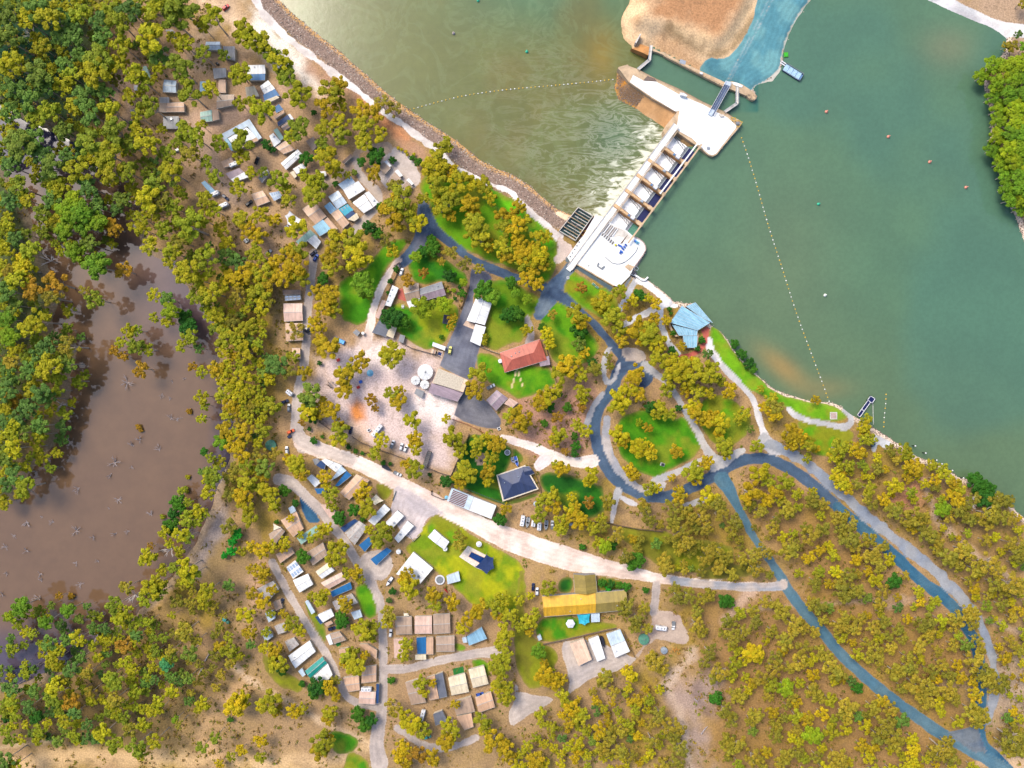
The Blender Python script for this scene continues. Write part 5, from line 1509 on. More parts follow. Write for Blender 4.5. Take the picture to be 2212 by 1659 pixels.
cab(1, 2, "1650 1010 1692 896 2076 1050 2032 1166", 'white', "long white shed with a row of dark skylights", "shed", kind="gable", rise=1.0, zs=3.4, extras="d", col2='pale')
cab(1, 2, "215 1180 350 1104 410 1250 320 1322", 'tan', "tan gabled roof with a ridge by the wood edge", rise=.6)
cab(1, 2, "280 1072 322 1046 346 1096 300 1122", 'pale', "small pale lean-to above the tan wood-edge roof", "annexe", **FL_)
cab(1, 2, "110 1300 212 1234 248 1272 150 1406", 'taupe', "taupe roof beside a cream shade sail", rise=.4)
cab(1, 2, "355 1330 520 1220 550 1272 390 1386", 'mint', "mint grey roof with leaf stains beside the blue paving", **FL_)
cab(1, 2, "170 1470 300 1410 332 1460 210 1546", 'tan', "tan roof half hidden at the outer edge of the lower park", **FL_)
cab(1, 2, "440 1460 580 1370 620 1470 490 1566", 'taupe', "ribbed taupe roof with a pale centre line", rise=.5)
cab(1, 2, "265 1580 340 1522 410 1620 320 1682", 'white', "white roof carrying solar panels at the outer lane", extras="p", **FL_)
cab(1, 2, "515 1622 620 1546 680 1610 570 1682", 'white', "white and cream gabled roof in the lower park", rise=.6, col2='cream')
cab(1, 3, "320 36 450 -20 496 70 376 142", 'white', "white twin-slope roof beside the outer lane", rise=.5)
cab(1, 3, "560 60 740 -32 776 30 626 112", 'pink', "pinkish roof with a dark ridge beside a blue awning", rise=.6)
cab(1, 3, "640 136 816 52 830 110 662 182", 'blue', "blue awning along the pinkish roof", "annexe", **FL_)
cab(1, 3, "10 110 150 40 200 112 92 230", 'rusty', "rusty patched white roof under gums at the outer edge", **FL_)
cab(1, 3, "425 220 450 200 512 310 480 330", 'pale', "narrow pale roof edge showing beside the outer lane", "annexe", **FL_)
cab(1, 3, "535 332 650 280 676 342 570 406", 'white', "white roof with a navy side awning by the round dark tree", **FL_)
cab(1, 3, "512 352 534 342 580 402 556 416", 'navy', "navy side awning by the outer lane", "annexe", **FL_)
cab(1, 3, "590 410 650 386 666 406 612 436", 'tan', "small tan porch near the round dark tree", "annexe", **FL_)
cab(1, 3, "660 222 830 150 882 230 690 292", 'rusty', "pale stained roof mostly covered by a gum", **FL_)
cab(1, 3, "820 312 900 290 920 350 850 376", 'pale', "pale blue roof corner beside a green strip of lawn", "annexe", **FL_)
cab(1, 3, "604 516 640 500 666 586 636 596", 'white', "white end of a tan-and-white roof by the outer lane", "annexe", **FL_)
cab(1, 3, "642 500 722 480 780 550 672 586", 'taupe', "taupe part of a tan-and-white roof by the outer lane", rise=.4)
cab(1, 3, "280 690 466 556 516 650 340 796", 'white', "largest white roof at the end of the outer lane", rise=.5, zs=2.8, extras="v")
cab(1, 3, "425 820 576 696 616 750 470 882", 'teal', "teal green roof at the end of the outer lane", rise=.6, zs=2.8)
cab(1, 3, "474 886 622 754 662 850 602 922", 'white', "white lean-to roof with leaf litter beside the teal roof", **FL_)
cab(1, 3, "366 820 400 792 430 850 402 870", 'pale', "small pale lean-to beside the teal roof", "annexe", **FL_)
cab(1, 3, "250 562 330 530 372 590 290 652", 'rusty', "rusty weathered roof just above the largest white roof", **FL_)
cab(1, 3, "160 430 250 400 262 480 190 502", 'rusty', "rusty white roof scrap among the outer gums", "annexe", **FL_)
cab(1, 3, "45 470 110 440 150 520 80 570", 'pale', "pale roof scrap farthest into the outer gums", "annexe", **FL_)
cab(1, 3, "80 320 150 290 170 360 110 400", 'pale', "pale roof patch between outer gums near the rusty roof", "annexe", **FL_)
cab(1, 3, "150 220 210 200 230 270 170 300", 'taupe', "taupe roof patch behind a dark blue car", "annexe", **FL_)
cab(1, 3, "715 632 800 616 812 660 730 702", 'tan', "small tan roof at the junction of the lanes", **FL_)
cab(1, 3, "890 590 962 586 1046 640 1040 720 ", 'tan', "tan roof half under a gum beside the central lane", **FL_)
cab(1, 3, "748 880 890 862 900 984 800 1000", 'tan', "tan roof of the lane-corner trio under the big gum", rise=.5)
cab(1, 3, "920 790 1040 772 1040 910 910 924", 'tan', "upper tan roof of the lane-corner trio", rise=.5)
cab(1, 3, "895 996 1036 1004 1030 1110 888 1100", 'pink', "lowest tan-pink roof of the lane-corner trio", rise=.5)
cab(1, 3, "1040 930 1066 932 1058 1100 1040 1100", 'navy', "thin navy awning down the side of the lane-corner trio", "annexe", **FL_)
ROWG = "row of carport-style cabin roofs"
cab(1, 3, "1200 356 1346 350 1350 500 1210 502", 'taupe', "taupe square roof first in the cabin row off the central lane", rise=.5, group=ROWG)
cab(1, 3, "1372 348 1520 345 1522 495 1372 497", 'pink', "pink-tan square roof in the middle of the cabin row", rise=.5, group=ROWG)
cab(1, 3, "1530 332 1676 325 1680 490 1535 498", 'taupe', "taupe roof with pale ribs at the end of the cabin row", rise=.5, group=ROWG)
cab(1, 3, "1190 540 1270 540 1270 702 1195 706", 'pink', "narrow pink-tan roof edge behind a large gum", group=ROWG, **FL_)
cab(1, 3, "1386 530 1470 525 1470 670 1395 672", 'blue', "blue half roof in the second cabin row", "annexe", **FL_)
cab(1, 3, "1472 530 1532 528 1532 675 1472 675", 'tan', "tan half roof joined to the blue half", group=ROWG, **FL_)
cab(1, 3, "1375 678 1470 674 1470 722 1375 722", 'cream', "low cream porch below the blue half roof", "annexe", **FL_)
cab(1, 3, "1555 525 1716 518 1716 650 1558 652", 'taupe', "ribbed taupe roof at the end of the second cabin row", rise=.5, group=ROWG)
cab(1, 3, "1820 520 1950 440 1996 540 1840 600", 'lblue', "tilted pale blue roof on a small green lawn", kind="skillion", rise=.3)
cab(1, 3, "1780 532 1816 522 1828 572 1790 576", 'pale', "tiny pale lean-to beside the tilted pale blue roof", "annexe", **FL_)
cab(1, 3, "1290 922 1400 890 1470 1090 1340 1110", 'taupe', "taupe roof half under a gum in the lowest cabin group", rise=.4)
cab(1, 3, "1470 880 1545 855 1580 1056 1500 1072", 'tan', "tan half of a tan-and-blue roof in the lowest cabin group", **FL_)
cab(1, 3, "1548 852 1612 830 1652 1040 1584 1054", 'dgrey', "blue-grey half of a tan-and-blue roof in the lowest cabin group", **FL_)
cab(1, 3, "1660 880 1806 840 1840 1000 1690 1030", 'cream', "cream square roof below the bright green deck", rise=.6)
cab(1, 3, "1835 810 1970 775 2010 930 1875 965", 'cream', "cream square roof beside a strip of green lawn", rise=.6)
cab(1, 3, "1700 1090 1860 1040 1892 1170 1730 1200", 'taupe', "taupe roof under scattered branches in the lowest group", **FL_)
cab(1, 3, "1730 1212 1862 1182 1880 1300 1800 1330", 'tan', "lowest tan roof half hidden by a tall gum", **FL_)
cab(1, 3, "1895 1050 2030 1000 2066 1130 1925 1180", 'tan', "tan roof with a grey stain beside a blue car", rise=.5)
cab(1, 3, "1530 1190 1610 1160 1650 1250 1550 1292", 'dgrey', "small blue-grey roof in the lowest cabin group", **FL_)
# --- hall and kiosks, tile 2,3
hy = cab(2, 3, "260 176 720 143 722 318 276 350", 'yellow', "bright yellow main roof of the T-shaped hall", "hall", kind="gable", rise=2.2, zs=3.6, extras="vv", wall='wall_grey')
cab(2, 3, "722 143 985 122 1000 292 724 318", 'olive', "olive end of the yellow hall roof", "hall", kind="gable", rise=2.1, zs=3.6, extras="v", wall='wall_grey')
cab(2, 3, "530 -15 545 150 735 140 720 -15", 'olive', "short olive cross wing of the yellow hall", "hall", kind="gable", rise=2.3, zs=3.7, wall='wall_grey')
cab(2, 3, "680 322 756 320 758 394 685 398", 'pale', "small pale porch roof behind the yellow hall", "annexe", **FL_)
cab(2, 3, "500 582 620 536 690 720 576 776", 'peach', "peach coloured roof of the three below the hall fence", kind="skillion", rise=.4, zs=2.8)
cab(2, 3, "658 546 746 514 806 710 736 740", 'white', "slim white roof of the three below the hall fence", kind="skillion", rise=.4, zs=2.8)
cab(2, 3, "815 502 935 460 1020 650 892 706", 'white', "wide white roof with a silver middle below the hall fence", kind="gable", rise=.5, zs=2.8, extras="v", col2='pale')
cab(2, 3, "216 520 246 504 260 546 230 560", 'pale', "tiny pale shed in the corner of the hall garden", "shed", **FL_)
# --- purple shed, navy house, brick house, pavilion
cab(1, 2, "1990 140 2082 52 2176 122 2072 230", 'lilac', "lilac gabled shed beside the dark yard", "shed", kind="gable", rise=.8, zs=3)
cab(1, 2, "2142 170 2192 118 2262 160 2214 206", 'pink', "small pink-grey shed joined to the lilac shed", "shed", kind="skillion", rise=.4)
nh = house(2, 2, [-122, 792, 108, 714, 216, 902, -70, 1000], 'dnavy', "navy blue hip-roofed house with pale eaves on a dark lawn", "house", kind="hip", rise=2.4, zs=2.9, extras="vv", wall='wall_cream')
pts = [Vector(W(2, 2, *p, 2.8)) for p in ((-136, 786), (114, 700), (232, 908), (-80, 1016))]
eave = MB().prism([tuple(p) for p in pts], 2.72, 2.84).build("eave", M('peach_trim') if 'peach_trim' in MATS else plain('peach_trim', C(236, 220, 196)), None)
eave.parent = nh
eave.matrix_parent_inverse = (Matrix.Translation(nh.location) @ Matrix.Rotation(nh.rotation_euler.z, 4, 'Z')).inverted()
cab(2, 2, "90 716 150 712 196 770 120 800", 'dnavy', "small navy entry gable on the navy house", "annexe", kind="gable", rise=1.4, zs=3.1)
bh = house(2, 1, [-106, 1390, 240, 1272, 302, 1452, -64, 1560], 'terra', "red tiled brick house with a long hipped roof", "house", kind="hip", rise=2.0, zs=3.0, extras="vvv", wall='wall_brick')
cab(2, 1, "230 1442 318 1416 330 1490 242 1506", 'lilac', "lilac porch roof on the end of the red brick house", "annexe", **FL_)
pv = [("1365 1130 1465 985 1710 1130 1605 1195", 3.6, .5, "largest blue ribbed roof plane of the lakeside pavilion"), ("1502 988 1582 954 1734 1130 1640 1086", 3.0, .4, "outer blue ribbed roof plane of the pavilion over the water"),
      ("1382 1146 1600 1196 1596 1240 1442 1240", 2.8, .3, "fan-shaped blue roof of the pavilion facing the path"), ("1476 1244 1600 1244 1594 1345 1490 1346", 2.6, .3, "small square blue roof wing of the pavilion")]
for q, zz, rr, lb in pv:
    o = cab(2, 1, q, 'steel', lb, "pavilion", kind="skillion", rise=rr, zs=zz, wall='wall_grey')
    # standing seams, each its own piece
    roof = [c_ for c_ in o.children if c_.name.startswith("roof")][0]
    vs = [v_.co.copy() for v_ in roof.data.vertices][4:]
    n = max(4, int((vs[1] - vs[0]).length / 1.25))
    for i in range(n + 1):
        t = i / n
        mb = MB(); mb.bar(vs[0].lerp(vs[1], t) + Vector((0, 0, .06)), vs[3].lerp(vs[2], t) + Vector((0, 0, .06)), .14, .12)
        mb.build("roof_seam", M('pale_seam') if 'pale_seam' in MATS else plain('pale_seam', C(212, 234, 244)), roof)
pw = empty("curved_wall", (0, 0, 0), "curved tan screen walls framing the lakeside pavilion", "wall")
for q in ("1365 1135 1385 1190 1410 1230 1440 1245 1415 1252 1385 1222 1362 1170", "1600 1200 1610 1240 1606 1300 1580 1358 1572 1355 1596 1300 1600 1240"):
    MB().prism([W(2, 1, *p, 2) for p in pairs(q)], -.2, 2.4).build("wall_segment", M('concrete'), pw)
REG[-1] = (pw, REG[-1][1], W(2, 1, 1400, 1220))
pt = empty("patio", (0, 0, 0), "red paved patio between the farmhouse and the long white shed", "patio")
MB().prism([W(1, 1, *p) for p in pairs("1226 850 1264 828 1298 946 1224 922")], -.1, .12).build("paving", M('paving_red'), pt)
REG[-1] = (pt, REG[-1][1], W(1, 1, 1255, 890))
ap = empty("garage_apron", (0, 0, 0), "peach concrete apron in front of the big white garage", "apron")
MB().prism([W(1, 1, *p) for p in pairs("1788 1150 1820 1108 1904 1146 1880 1186")], -.1, .14).build("slab", plain('peach_slab', C(240, 206, 180)), ap)
REG[-1] = (ap, REG[-1][1], W(1, 1, 1845, 1150))

def find(base):
    return [o for o, b_, p in REG if b_ == base][0]
def wmat(o):
    return Matrix.Translation(o.location) @ Matrix.Rotation(o.rotation_euler.z, 4, 'Z')
def merge(main, others, base=None):
    m = find(main)
    for nm in others:
        o = find(nm)
        T = wmat(m).inverted() @ wmat(o)
        for ch in list(o.children):
            inv = ch.matrix_parent_inverse.copy()
            ch.parent = m
            ch.matrix_parent_inverse = T @ inv
        for i in range(len(REG)):
            if REG[i][0] is o:
                del REG[i]
                break
        bpy.data.objects.remove(o)
    for i in range(len(REG)):
        if REG[i][0] is m and base:
            REG[i] = (m, base, REG[i][2])
    m.name = m["category"].replace(' ', '_')
    return m
cb = "of the courtyard building"
merge("white inner roof of the courtyard building", ["long pale blue wing " + cb, "short blue-grey end wing " + cb, "pale side wing " + cb, "thin tan verandah roof " + cb], "large pale building with blue wings round a white inner roof")
merge("long lilac grey wing of the farmhouse", ["taupe hipped wing of the farmhouse", "white verandah roof on the farmhouse garden side"], "grey farmhouse with two angled wings and a white verandah")
merge("upper slope of the big work shed in sunlit peach metal", ["shaded grey slope of the big work shed facing the yard"], "big work shed with roof slopes coloured sunlit peach and shaded grey")
merge("bright yellow main roof of the T-shaped hall", ["olive end of the yellow hall roof", "short olive cross wing of the yellow hall", "small pale porch roof behind the yellow hall"], "T-shaped hall with a bright yellow and olive roof")
merge("largest blue ribbed roof plane of the lakeside pavilion", ["outer blue ribbed roof plane of the pavilion over the water", "fan-shaped blue roof of the pavilion facing the path", "small square blue roof wing of the pavilion"], "lakeside pavilion with overlapping pale blue ribbed roofs")
merge("navy blue hip-roofed house with pale eaves on a dark lawn", ["small navy entry gable on the navy house"])
merge("red tiled brick house with a long hipped roof", ["lilac porch roof on the end of the red brick house"], "red roofed brick house with a lilac end porch")
for t_ in ("nearest the dark round tree", "in the middle of the pale gravel loop", "at the lake end of the gravel loop"):
    merge("grey low cabin with white porch " + t_, ["small white porch roof on the grey cabin " + t_])

# ================================================================== VEHICLES, BOATS, TANKS, SMALL THINGS
def sec(x, w, z0, z1, r=.12):
    return [(x, -w, z0), (x, w, z0), (x, w, z1 - r), (x, w - r, z1), (x, -w + r, z1), (x, -w, z1 - r)]
def wheels(o, xs, w, r=.33):
    for x in xs:
        for s in (-1, 1):
            mb = MB()
            mb.tube([(x, s * (w - .1), r), (x, s * (w + .1), r)], [r, r], 10)
            wh = mb.build("wheel", M('rubber'), o)
            MB().tube([(x, s * (w + .1), r), (x, s * (w + .12), r)], [r * .55, r * .5], 8).build("rim", M('alu'), wh)
PATH_ = {}
def car(loc, ang, paint, base, cat="car", kind="wagon", group=None):
    o = empty(cat.replace(' ', '_'), loc, base, cat, ang, group)
    L = 2.35
    if kind == "ute":
        MB().loft([sec(-2.5, .82, .4, .9), sec(-.4, .9, .35, .98), sec(.9, .9, .35, 1.0), sec(2.1, .88, .35, .95), sec(2.45, .75, .4, .8)]).build("body", M(paint), o)
        MB().loft([sec(-.45, .84, .95, 1.1), sec(-.25, .78, .95, 1.75), sec(.75, .76, .95, 1.72), sec(1.35, .84, .95, 1.02)]).build("cab", M('glass_dark'), o)
        MB().loft([sec(-.3, .7, 1.7, 1.82, .06), sec(.72, .7, 1.7, 1.8, .06)]).build("roof", M(paint), o)
        mb = MB(); mb.box(-2.55, -.5, -.95, .95, .9, .98); mb.box(-2.55, -.5, -.98, -.9, .98, 1.3); mb.box(-2.55, -.5, .9, .98, .98, 1.3); mb.box(-2.6, -2.5, -.98, .98, .9, 1.3)
        mb.build("tray", M('grey_plastic'), o)
    else:
        MB().loft([sec(-2.3, .78, .4, .85), sec(-2.1, .88, .3, 1.0), sec(.9, .9, .3, 1.02), sec(2.0, .86, .32, .9), sec(2.3, .72, .4, .75)]).build("body", M(paint), o)
        MB().loft([sec(-2.05, .8, .98, 1.1), sec(-1.7, .74, .98, 1.62), sec(.3, .74, .98, 1.62), sec(1.05, .82, .98, 1.05)]).build("window_band", M('glass_dark'), o)
        MB().loft([sec(-1.65, .68, 1.58, 1.7, .06), sec(.28, .68, 1.58, 1.7, .06)]).build("roof", M(paint), o)
    wheels(o, (-1.4, 1.45), .84)
    for s in (-1, 1):
        MB().box(2.25, 2.38, s * .62 - .16, s * .62 + .16, .55, .72).build("headlight", M('lamp'), o)
        MB().box(-2.36, -2.26, s * .66 - .1, s * .66 + .1, .6, .85).build("tail_light", M('lamp_red'), o)
    return o
def caravan(loc, ang, base, L=5.2, paint='car_white', group=None, cat="caravan"):
    o = empty("caravan", loc, base, cat, ang, group)
    w = 1.15
    MB().loft([sec(-L / 2, w - .1, .6, 2.4, .25), sec(-L / 2 + .2, w, .5, 2.75, .2), sec(L / 2 - .5, w, .5, 2.75, .2), sec(L / 2, w - .1, .7, 2.1, .3)]).build("body", M(paint), o)
    MB().box(-.5, .4, -.35, .35, 2.74, 2.98).build("air_conditioner", M('car_silver'), o)
    for x in (-L * .32, L * .26):
        MB().box(x - .3, x + .3, -.3, .3, 2.74, 2.86).build("roof_hatch", M('glass_dark') if x > 0 else M('grey_plastic'), o)
    MB().box(-L / 2 + .5, L / 2 - .8, -w - .16, -w - .02, 2.35, 2.5).build("awning_roll", M('steel_blue'), o)
    for s in (-1, 1):
        MB().box(-L * .2, L * .15, s * (w + .01) - .02, s * (w + .01) + .02, 1.4, 2.0).build("window", M('glass_dark'), o)
    wheels(o, (-.2,), w - .1, .35)
    mb = MB(); mb.bar((L / 2, .5, .55), (L / 2 + 1.1, 0, .5), .1); mb.bar((L / 2, -.5, .55), (L / 2 + 1.1, 0, .5), .1); mb.build("drawbar", M('steel_dark'), o)
    return o
def boat(loc, ang, base, L=5.5, hull='car_white', deck='grey_plastic', trailer=True, cover=None):
    o = empty("boat", loc, base, "boat", ang)
    z = .45 if trailer else .1
    def ring(x, w, d, top):
        return [(x, -w, z + top), (x, -w * .8, z + .25 * top), (x, 0, z + d), (x, w * .8, z + .25 * top), (x, w, z + top)]
    sc_ = [(-L / 2, .95, 0, .85), (-L * .2, 1.08, -.05, .88), (L * .15, 1.0, 0, .95), (L * .36, .6, .2, 1.05), (L / 2, .05, .7, 1.15)]
    MB().loft([ring(*t) for t in sc_]).build("hull", M(hull), o)
    mb = MB()
    for (a, b) in zip(sc_[:-1], sc_[1:]):
        mb.quad((a[0], -a[1] * .82, z + a[3] + .02), (b[0], -b[1] * .82, z + b[3] + .02), (b[0], b[1] * .82, z + b[3] + .02), (a[0], a[1] * .82, z + a[3] + .02))
    mb.build("deck", M(cover or deck), o)
    if not cover:
        mb = MB(); mb.hexa([(L * .05, -.8, z + .9), (L * .12, -.8, z + .9), (L * .12, .8, z + .9), (L * .05, .8, z + .9), (-.05 * L, -.7, z + 1.45), (L * .0, -.7, z + 1.45), (L * .0, .7, z + 1.45), (-.05 * L, .7, z + 1.45)])
        mb.build("windscreen", M('glass_dark'), o)
        for s in (-.45, .45):
            MB().box(-L * .16, -L * .06, s - .25, s + .25, z + .8, z + 1.2).build("seat", M('car_silver'), o)
    MB().box(-L / 2 - .5, -L / 2 - .05, -.22, .22, z + .2, z + 1.25).build("outboard_motor", M('car_black'), o)
    if trailer:
        wheels(o, (-.7,), .95, .3)
        mb = MB(); mb.bar((L * .3, 0, .35), (L / 2 + 1.1, 0, .4), .12); mb.build("drawbar", M('steel_dark'), o)
    return o
def tank(c, r, x, y, rad, base, mat='tank_white', h=2.4, ribs=True):
    p = W(c, r, x, y, h)
    o = empty("water_tank", p + (max(-.5, ground_z(*p)),), base, "water tank")
    R = rad * .0678
    MB().lathe([(R, -.4), (R, h)], 28).build("shell", M(mat), o)
    MB().lathe([(R + .06, h), (R * .5, h + R * .09), (.12, h + R * .16)], 28).build("lid", M(mat), o)
    MB().lathe([(R * .12, h + R * .12), (R * .12, h + R * .2)], 10, R * .05, 0).build("hatch", M('grey_plastic'), o)
    if R > 2 and ribs:
        for k in range(10):
            a = k * math.pi / 5
            mb = MB(); mb.bar((R * .15 * math.cos(a), R * .15 * math.sin(a), h + R * .155), (R * math.cos(a), R * math.sin(a), h + .03), .1, .08)
            mb.build("lid_rib", M('grey_plastic') if mat != 'tarp_green' else M(mat), o)
    mb = MB(); mb.bar((R, 0, .3), (R + .8, .1, .3), .12); mb.build("outlet_pipe", M('grey_plastic'), o)
    return o
def at(c, r, x, y, z=0):
    p = W(c, r, x, y, z)
    return p + (max(-.8, ground_z(*p)) + z * 0,)
R_ = math.radians
tank(1, 1, 1462, 1556, 66, "largest white round tank with a central hatch beside the work shed", h=3)
tank(1, 1, 1378, 1628, 38, "white round tank of the pair beside the sandy yard", h=2.6)
tank(1, 1, 1457, 1664, 38, "white round tank of the pair against the work shed", h=2.6)
tank(1, 2, 125, 528, 45, "green covered round tank beside the forest track", 'tarp_green', 1.6)
tank(2, 3, 1140, 550, 45, "green covered round tank beside the three pale roofs", 'tarp_green', 1.6)
tank(2, 3, 1315, 646, 29, "small pale tank beside the orange soil mound", 'alu', 1.6)
tank(1, 2, 1634, 1426, 18, "small white tank at the corner of the lawn shed")
tank(1, 2, 1230, 1450, 19, "small white tank by the storage yard path")
tank(1, 1, 2110, 1460, 17, "small white tank at the end of the red brick house", h=3)
tank(1, 1, 923, 1220, 12, "tiny white tank next to the grey garden shed")
tank(1, 1, 440, 1192, 22, "dark round tank under a gum by the roadside row", 'car_black', 1.8)
tank(2, 2, 205, 1036, 20, "pale blue round tank below the navy house", 'alu', 1.8)
tank(1, 2, 1645, 980, 15, "light blue round tub in the fenced pen", 'lblue_paint', .8)
tank(0, 3, 1936, 378, 17, "teal round tank in the woodland clearing", 'teal_boat', 1.5)
tank(0, 3, 1966, 402, 13, "small green tank in the woodland clearing", 'tarp_green', 1.4)
tank(0, 0, 1875, 548, 12, "small black round tank near the top of the park", 'car_black', 1.2)
car(at(1, 1, 1258, 693), R_(75), 'car_white', "white wagon parked on the farmhouse drive")
car(at(1, 1, 1678, 1368), R_(80), 'car_yellow', "pale yellow van alone on the asphalt yard", cat="van")
car(at(1, 1, 520, 570), R_(60), 'car_blue', "dark blue car under the trees by the teal-grey roof")
car(at(1, 1, 500, 530), R_(40), 'car_navy', "navy car behind the white roof corner under gums")
car(at(1, 1, 110, 525), R_(40), 'car_silver', "silver car half hidden at the woodland edge")
caravan(at(1, 2, 298, 76), R_(-40), "white caravan pulled up at the top of the forest track", 4.2)
car(at(1, 2, 287, 205), R_(88), 'car_silver', "silver wagon with blue glass on the forest track")
car(at(1, 2, 250, 152), R_(20), 'car_navy', "small navy car beside the silver wagon")
car(at(1, 2, 303, 410), R_(25), 'orange', "bright orange car on the forest track")
tr = empty("trailer", at(1, 2, 290, 452), "small dark trailer behind the orange car", "trailer", R_(25))
mb = MB(); mb.box(-1.2, 1.2, -.8, .8, .4, .6); mb.box(-1.2, 1.2, -.8, -.72, .6, .9); mb.box(-1.2, 1.2, .72, .8, .6, .9); mb.build("tray", M('car_navy'), tr)
wheels(tr, (0,), .8, .3)
mb = MB(); mb.bar((1.2, 0, .45), (2.3, 0, .45), .1); mb.build("drawbar", M('steel_dark'), tr)
car(at(1, 2, 270, 572), R_(95), 'car_white', "tiny white car at the road corner by the green tank")
bus = caravan(at(1, 2, 1050, 400), R_(50), "long white houseboat-like van on the sandy work yard", 8.4, cat="caravan")
boat(at(1, 2, 1083, 440), R_(40), "small white boat beside the long white van", 3.6)
car(at(1, 2, 1180, 518), R_(70), 'car_white', "white ute with a black tray in the work yard", "ute", "ute")
car(at(1, 2, 1257, 542), R_(75), 'car_white', "white car of the close pair in the work yard")
car(at(1, 2, 1295, 556), R_(65), 'car_white', "white car under the gum in the work yard pair")
car(at(1, 2, 1225, 774), R_(-25), 'car_white', "white ute with a brown tray on the white main road", "ute", "ute")
boat(at(1, 2, 1132, 723), R_(-28), "dark covered boat beside the white main road", 5.6, 'car_navy', cover='mesh_black')
car(at(1, 2, 818, 400), R_(80), 'car_navy', "navy car in the shade by the orange soil heap")
cn = empty("container", at(1, 2, 1480, 650), "long grey-brown shipping container in the sandy yard", "container", R_(72))
mb = MB(); mb.box(-4.9, 4.9, -1.22, 1.22, 0, 2.6); mb.build("body", M('foam_box'), cn)
for i in range(9):
    mb = MB(); x = -4.4 + i * 1.1; mb.box(x - .12, x + .12, -1.24, 1.24, 2.6, 2.66); mb.build("roof_rib", M('grey_plastic'), cn)
mb = MB(); mb.box(-4.96, -4.88, -1.1, 1.1, .1, 2.4); mb.build("door", M('timber'), cn)
boat(at(1, 3, 1155, 42), R_(-125), "white and black speedboat beside the storage roof", 6.0, 'car_navy', 'car_white')
caravan(at(0, 1, 1870, 20), R_(25), "white caravan roof at the woodland edge of the park", 4.6)
caravan(at(0, 1, 1945, 120), R_(25), "white caravan with roof fittings below the first one", 5.2)
boat(at(0, 1, 2138, 420), R_(30), "small silver dinghy at the woodland edge", 3.0, 'alu', trailer=False)
caravan(at(0, 0, 2028, 1428), R_(24), "white caravan beside a tan annexe on the dirt road", 5.0)
GQ = "trailers and boats parked by the white road"
caravan(at(2, 2, 90, 1176), R_(80), "longest white caravan in the row beside the white road", 6.2, group=GQ)
boat(at(2, 2, 135, 1192), R_(-100), "white boat with a dark cockpit between two caravans", 6.0)
caravan(at(2, 2, 184, 1200), R_(80), "shortest white caravan in the parked row", 3.6, group=GQ)
caravan(at(2, 2, 234, 1226), R_(85), "white caravan overhung by a gum in the parked row", 4.4, group=GQ)
boat(at(2, 2, 294, 1216), R_(-95), "white boat with brown fittings in the parked row", 5.6)
car(at(2, 2, 347, 1213), R_(88), 'car_white', "white ute with a dark tray at the end of the parked row", "ute", "ute")
car(at(2, 2, 518, 1208), R_(0), 'car_silver', "silver car alone under the gums past the parked row")
boat(at(2, 2, 38, 668), R_(-75), "white and blue boat on the slab behind the navy house", 6.2, 'car_white', 'car_blue')
boat(at(2, 2, 10, 655), R_(-75), "narrow blue jet boat beside the white one at the navy house", 3.4, 'bright_blue')
car(at(2, 3, 182, 92), R_(88), 'car_navy', "navy car parked beside the yellow hall")
car(at(2, 3, 216, 131), R_(88), 'car_white', "white car with blue glass parked beside the yellow hall")
caravan(at(2, 3, 1284, 440), R_(-8), "white caravan with a dark solar panel in the dirt clearing", 6.8)
tk = car(at(2, 3, 1392, 425), R_(-93), 'car_white', "white truck with a loaded tray in the dirt clearing", "truck", "ute")
boat(at(2, 3, 782, 562), R_(-72), "black covered boat between two white roofs", 6.4, 'car_black', cover='mesh_black')
boat(at(3, 2, 905, 518), R_(50), "small teal boat ashore by the boat ramp", 2.8, 'teal_boat', trailer=False)
car(at(1, 3, 225, 222), R_(70), 'car_navy', "dark blue car under outer gums beside a taupe roof")
car(at(1, 3, 658, 450), R_(15), 'car_navy', "navy car on the small lawn by the round dark tree")
car(at(1, 3, 1935, 1018), R_(15), 'car_blue', "blue car between two cream and tan roofs")
car(at(1, 3, 1165, 490), R_(85), 'car_white', "white car at the edge of the central lane")
caravan(at(1, 3, 960, 966), R_(0), "white caravan with blue panels between tan roofs", 6.0)
caravan(at(1, 3, 1438, 1200), R_(75), "leaf-littered white caravan in the lowest cabin group", 7.6)
car(at(1, 0, 655, 1115), R_(15), 'car_white', "white and black car among the upper park gums")
car(at(1, 0, 10, 1390), R_(70), 'car_black', "black car beside the park dirt road")
car(at(0, 0, 1550, 1298), R_(20), 'car_white', "white car under the woodland gums")
car(at(0, 1, 2155, 100), R_(40), 'car_black', "black car on the park road bend")
car(at(0, 1, 1950, 48), R_(-40), 'car_navy', "navy car between the two woodland caravans")
car(at(1, 3, 1925, 1600) if False else at(1, 3, 1480, 1385), R_(15), 'teal_boat', "pale teal vehicle under the lowest gums", "van")
car(at(0, 0, 1955, 70), R_(40), 'red', "small red car at the top of the sand track")
car(at(2, 2, 10, 30) if False else at(1, 2, 2030, 22), R_(25), 'car_white', "white ute beside the lilac shed", "ute", "ute")
skip = empty("skip_trailer", at(1, 1, 727, 1285), "bright blue open trailer with a light blue load", "trailer", R_(-25))
mb = MB(); mb.box(-3, 3, -1.2, -1.05, 0, 1.3); mb.box(-3, 3, 1.05, 1.2, 0, 1.3); mb.box(-3, -2.85, -1.05, 1.05, 0, 1.3); mb.box(2.85, 3, -1.05, 1.05, 0, 1.3); mb.build("side_wall", M('bright_blue'), skip)
MB().box(-2.85, 2.85, -1.05, 1.05, .05, 1.1).build("load", plain('load_blue', C(120, 200, 240)), skip)
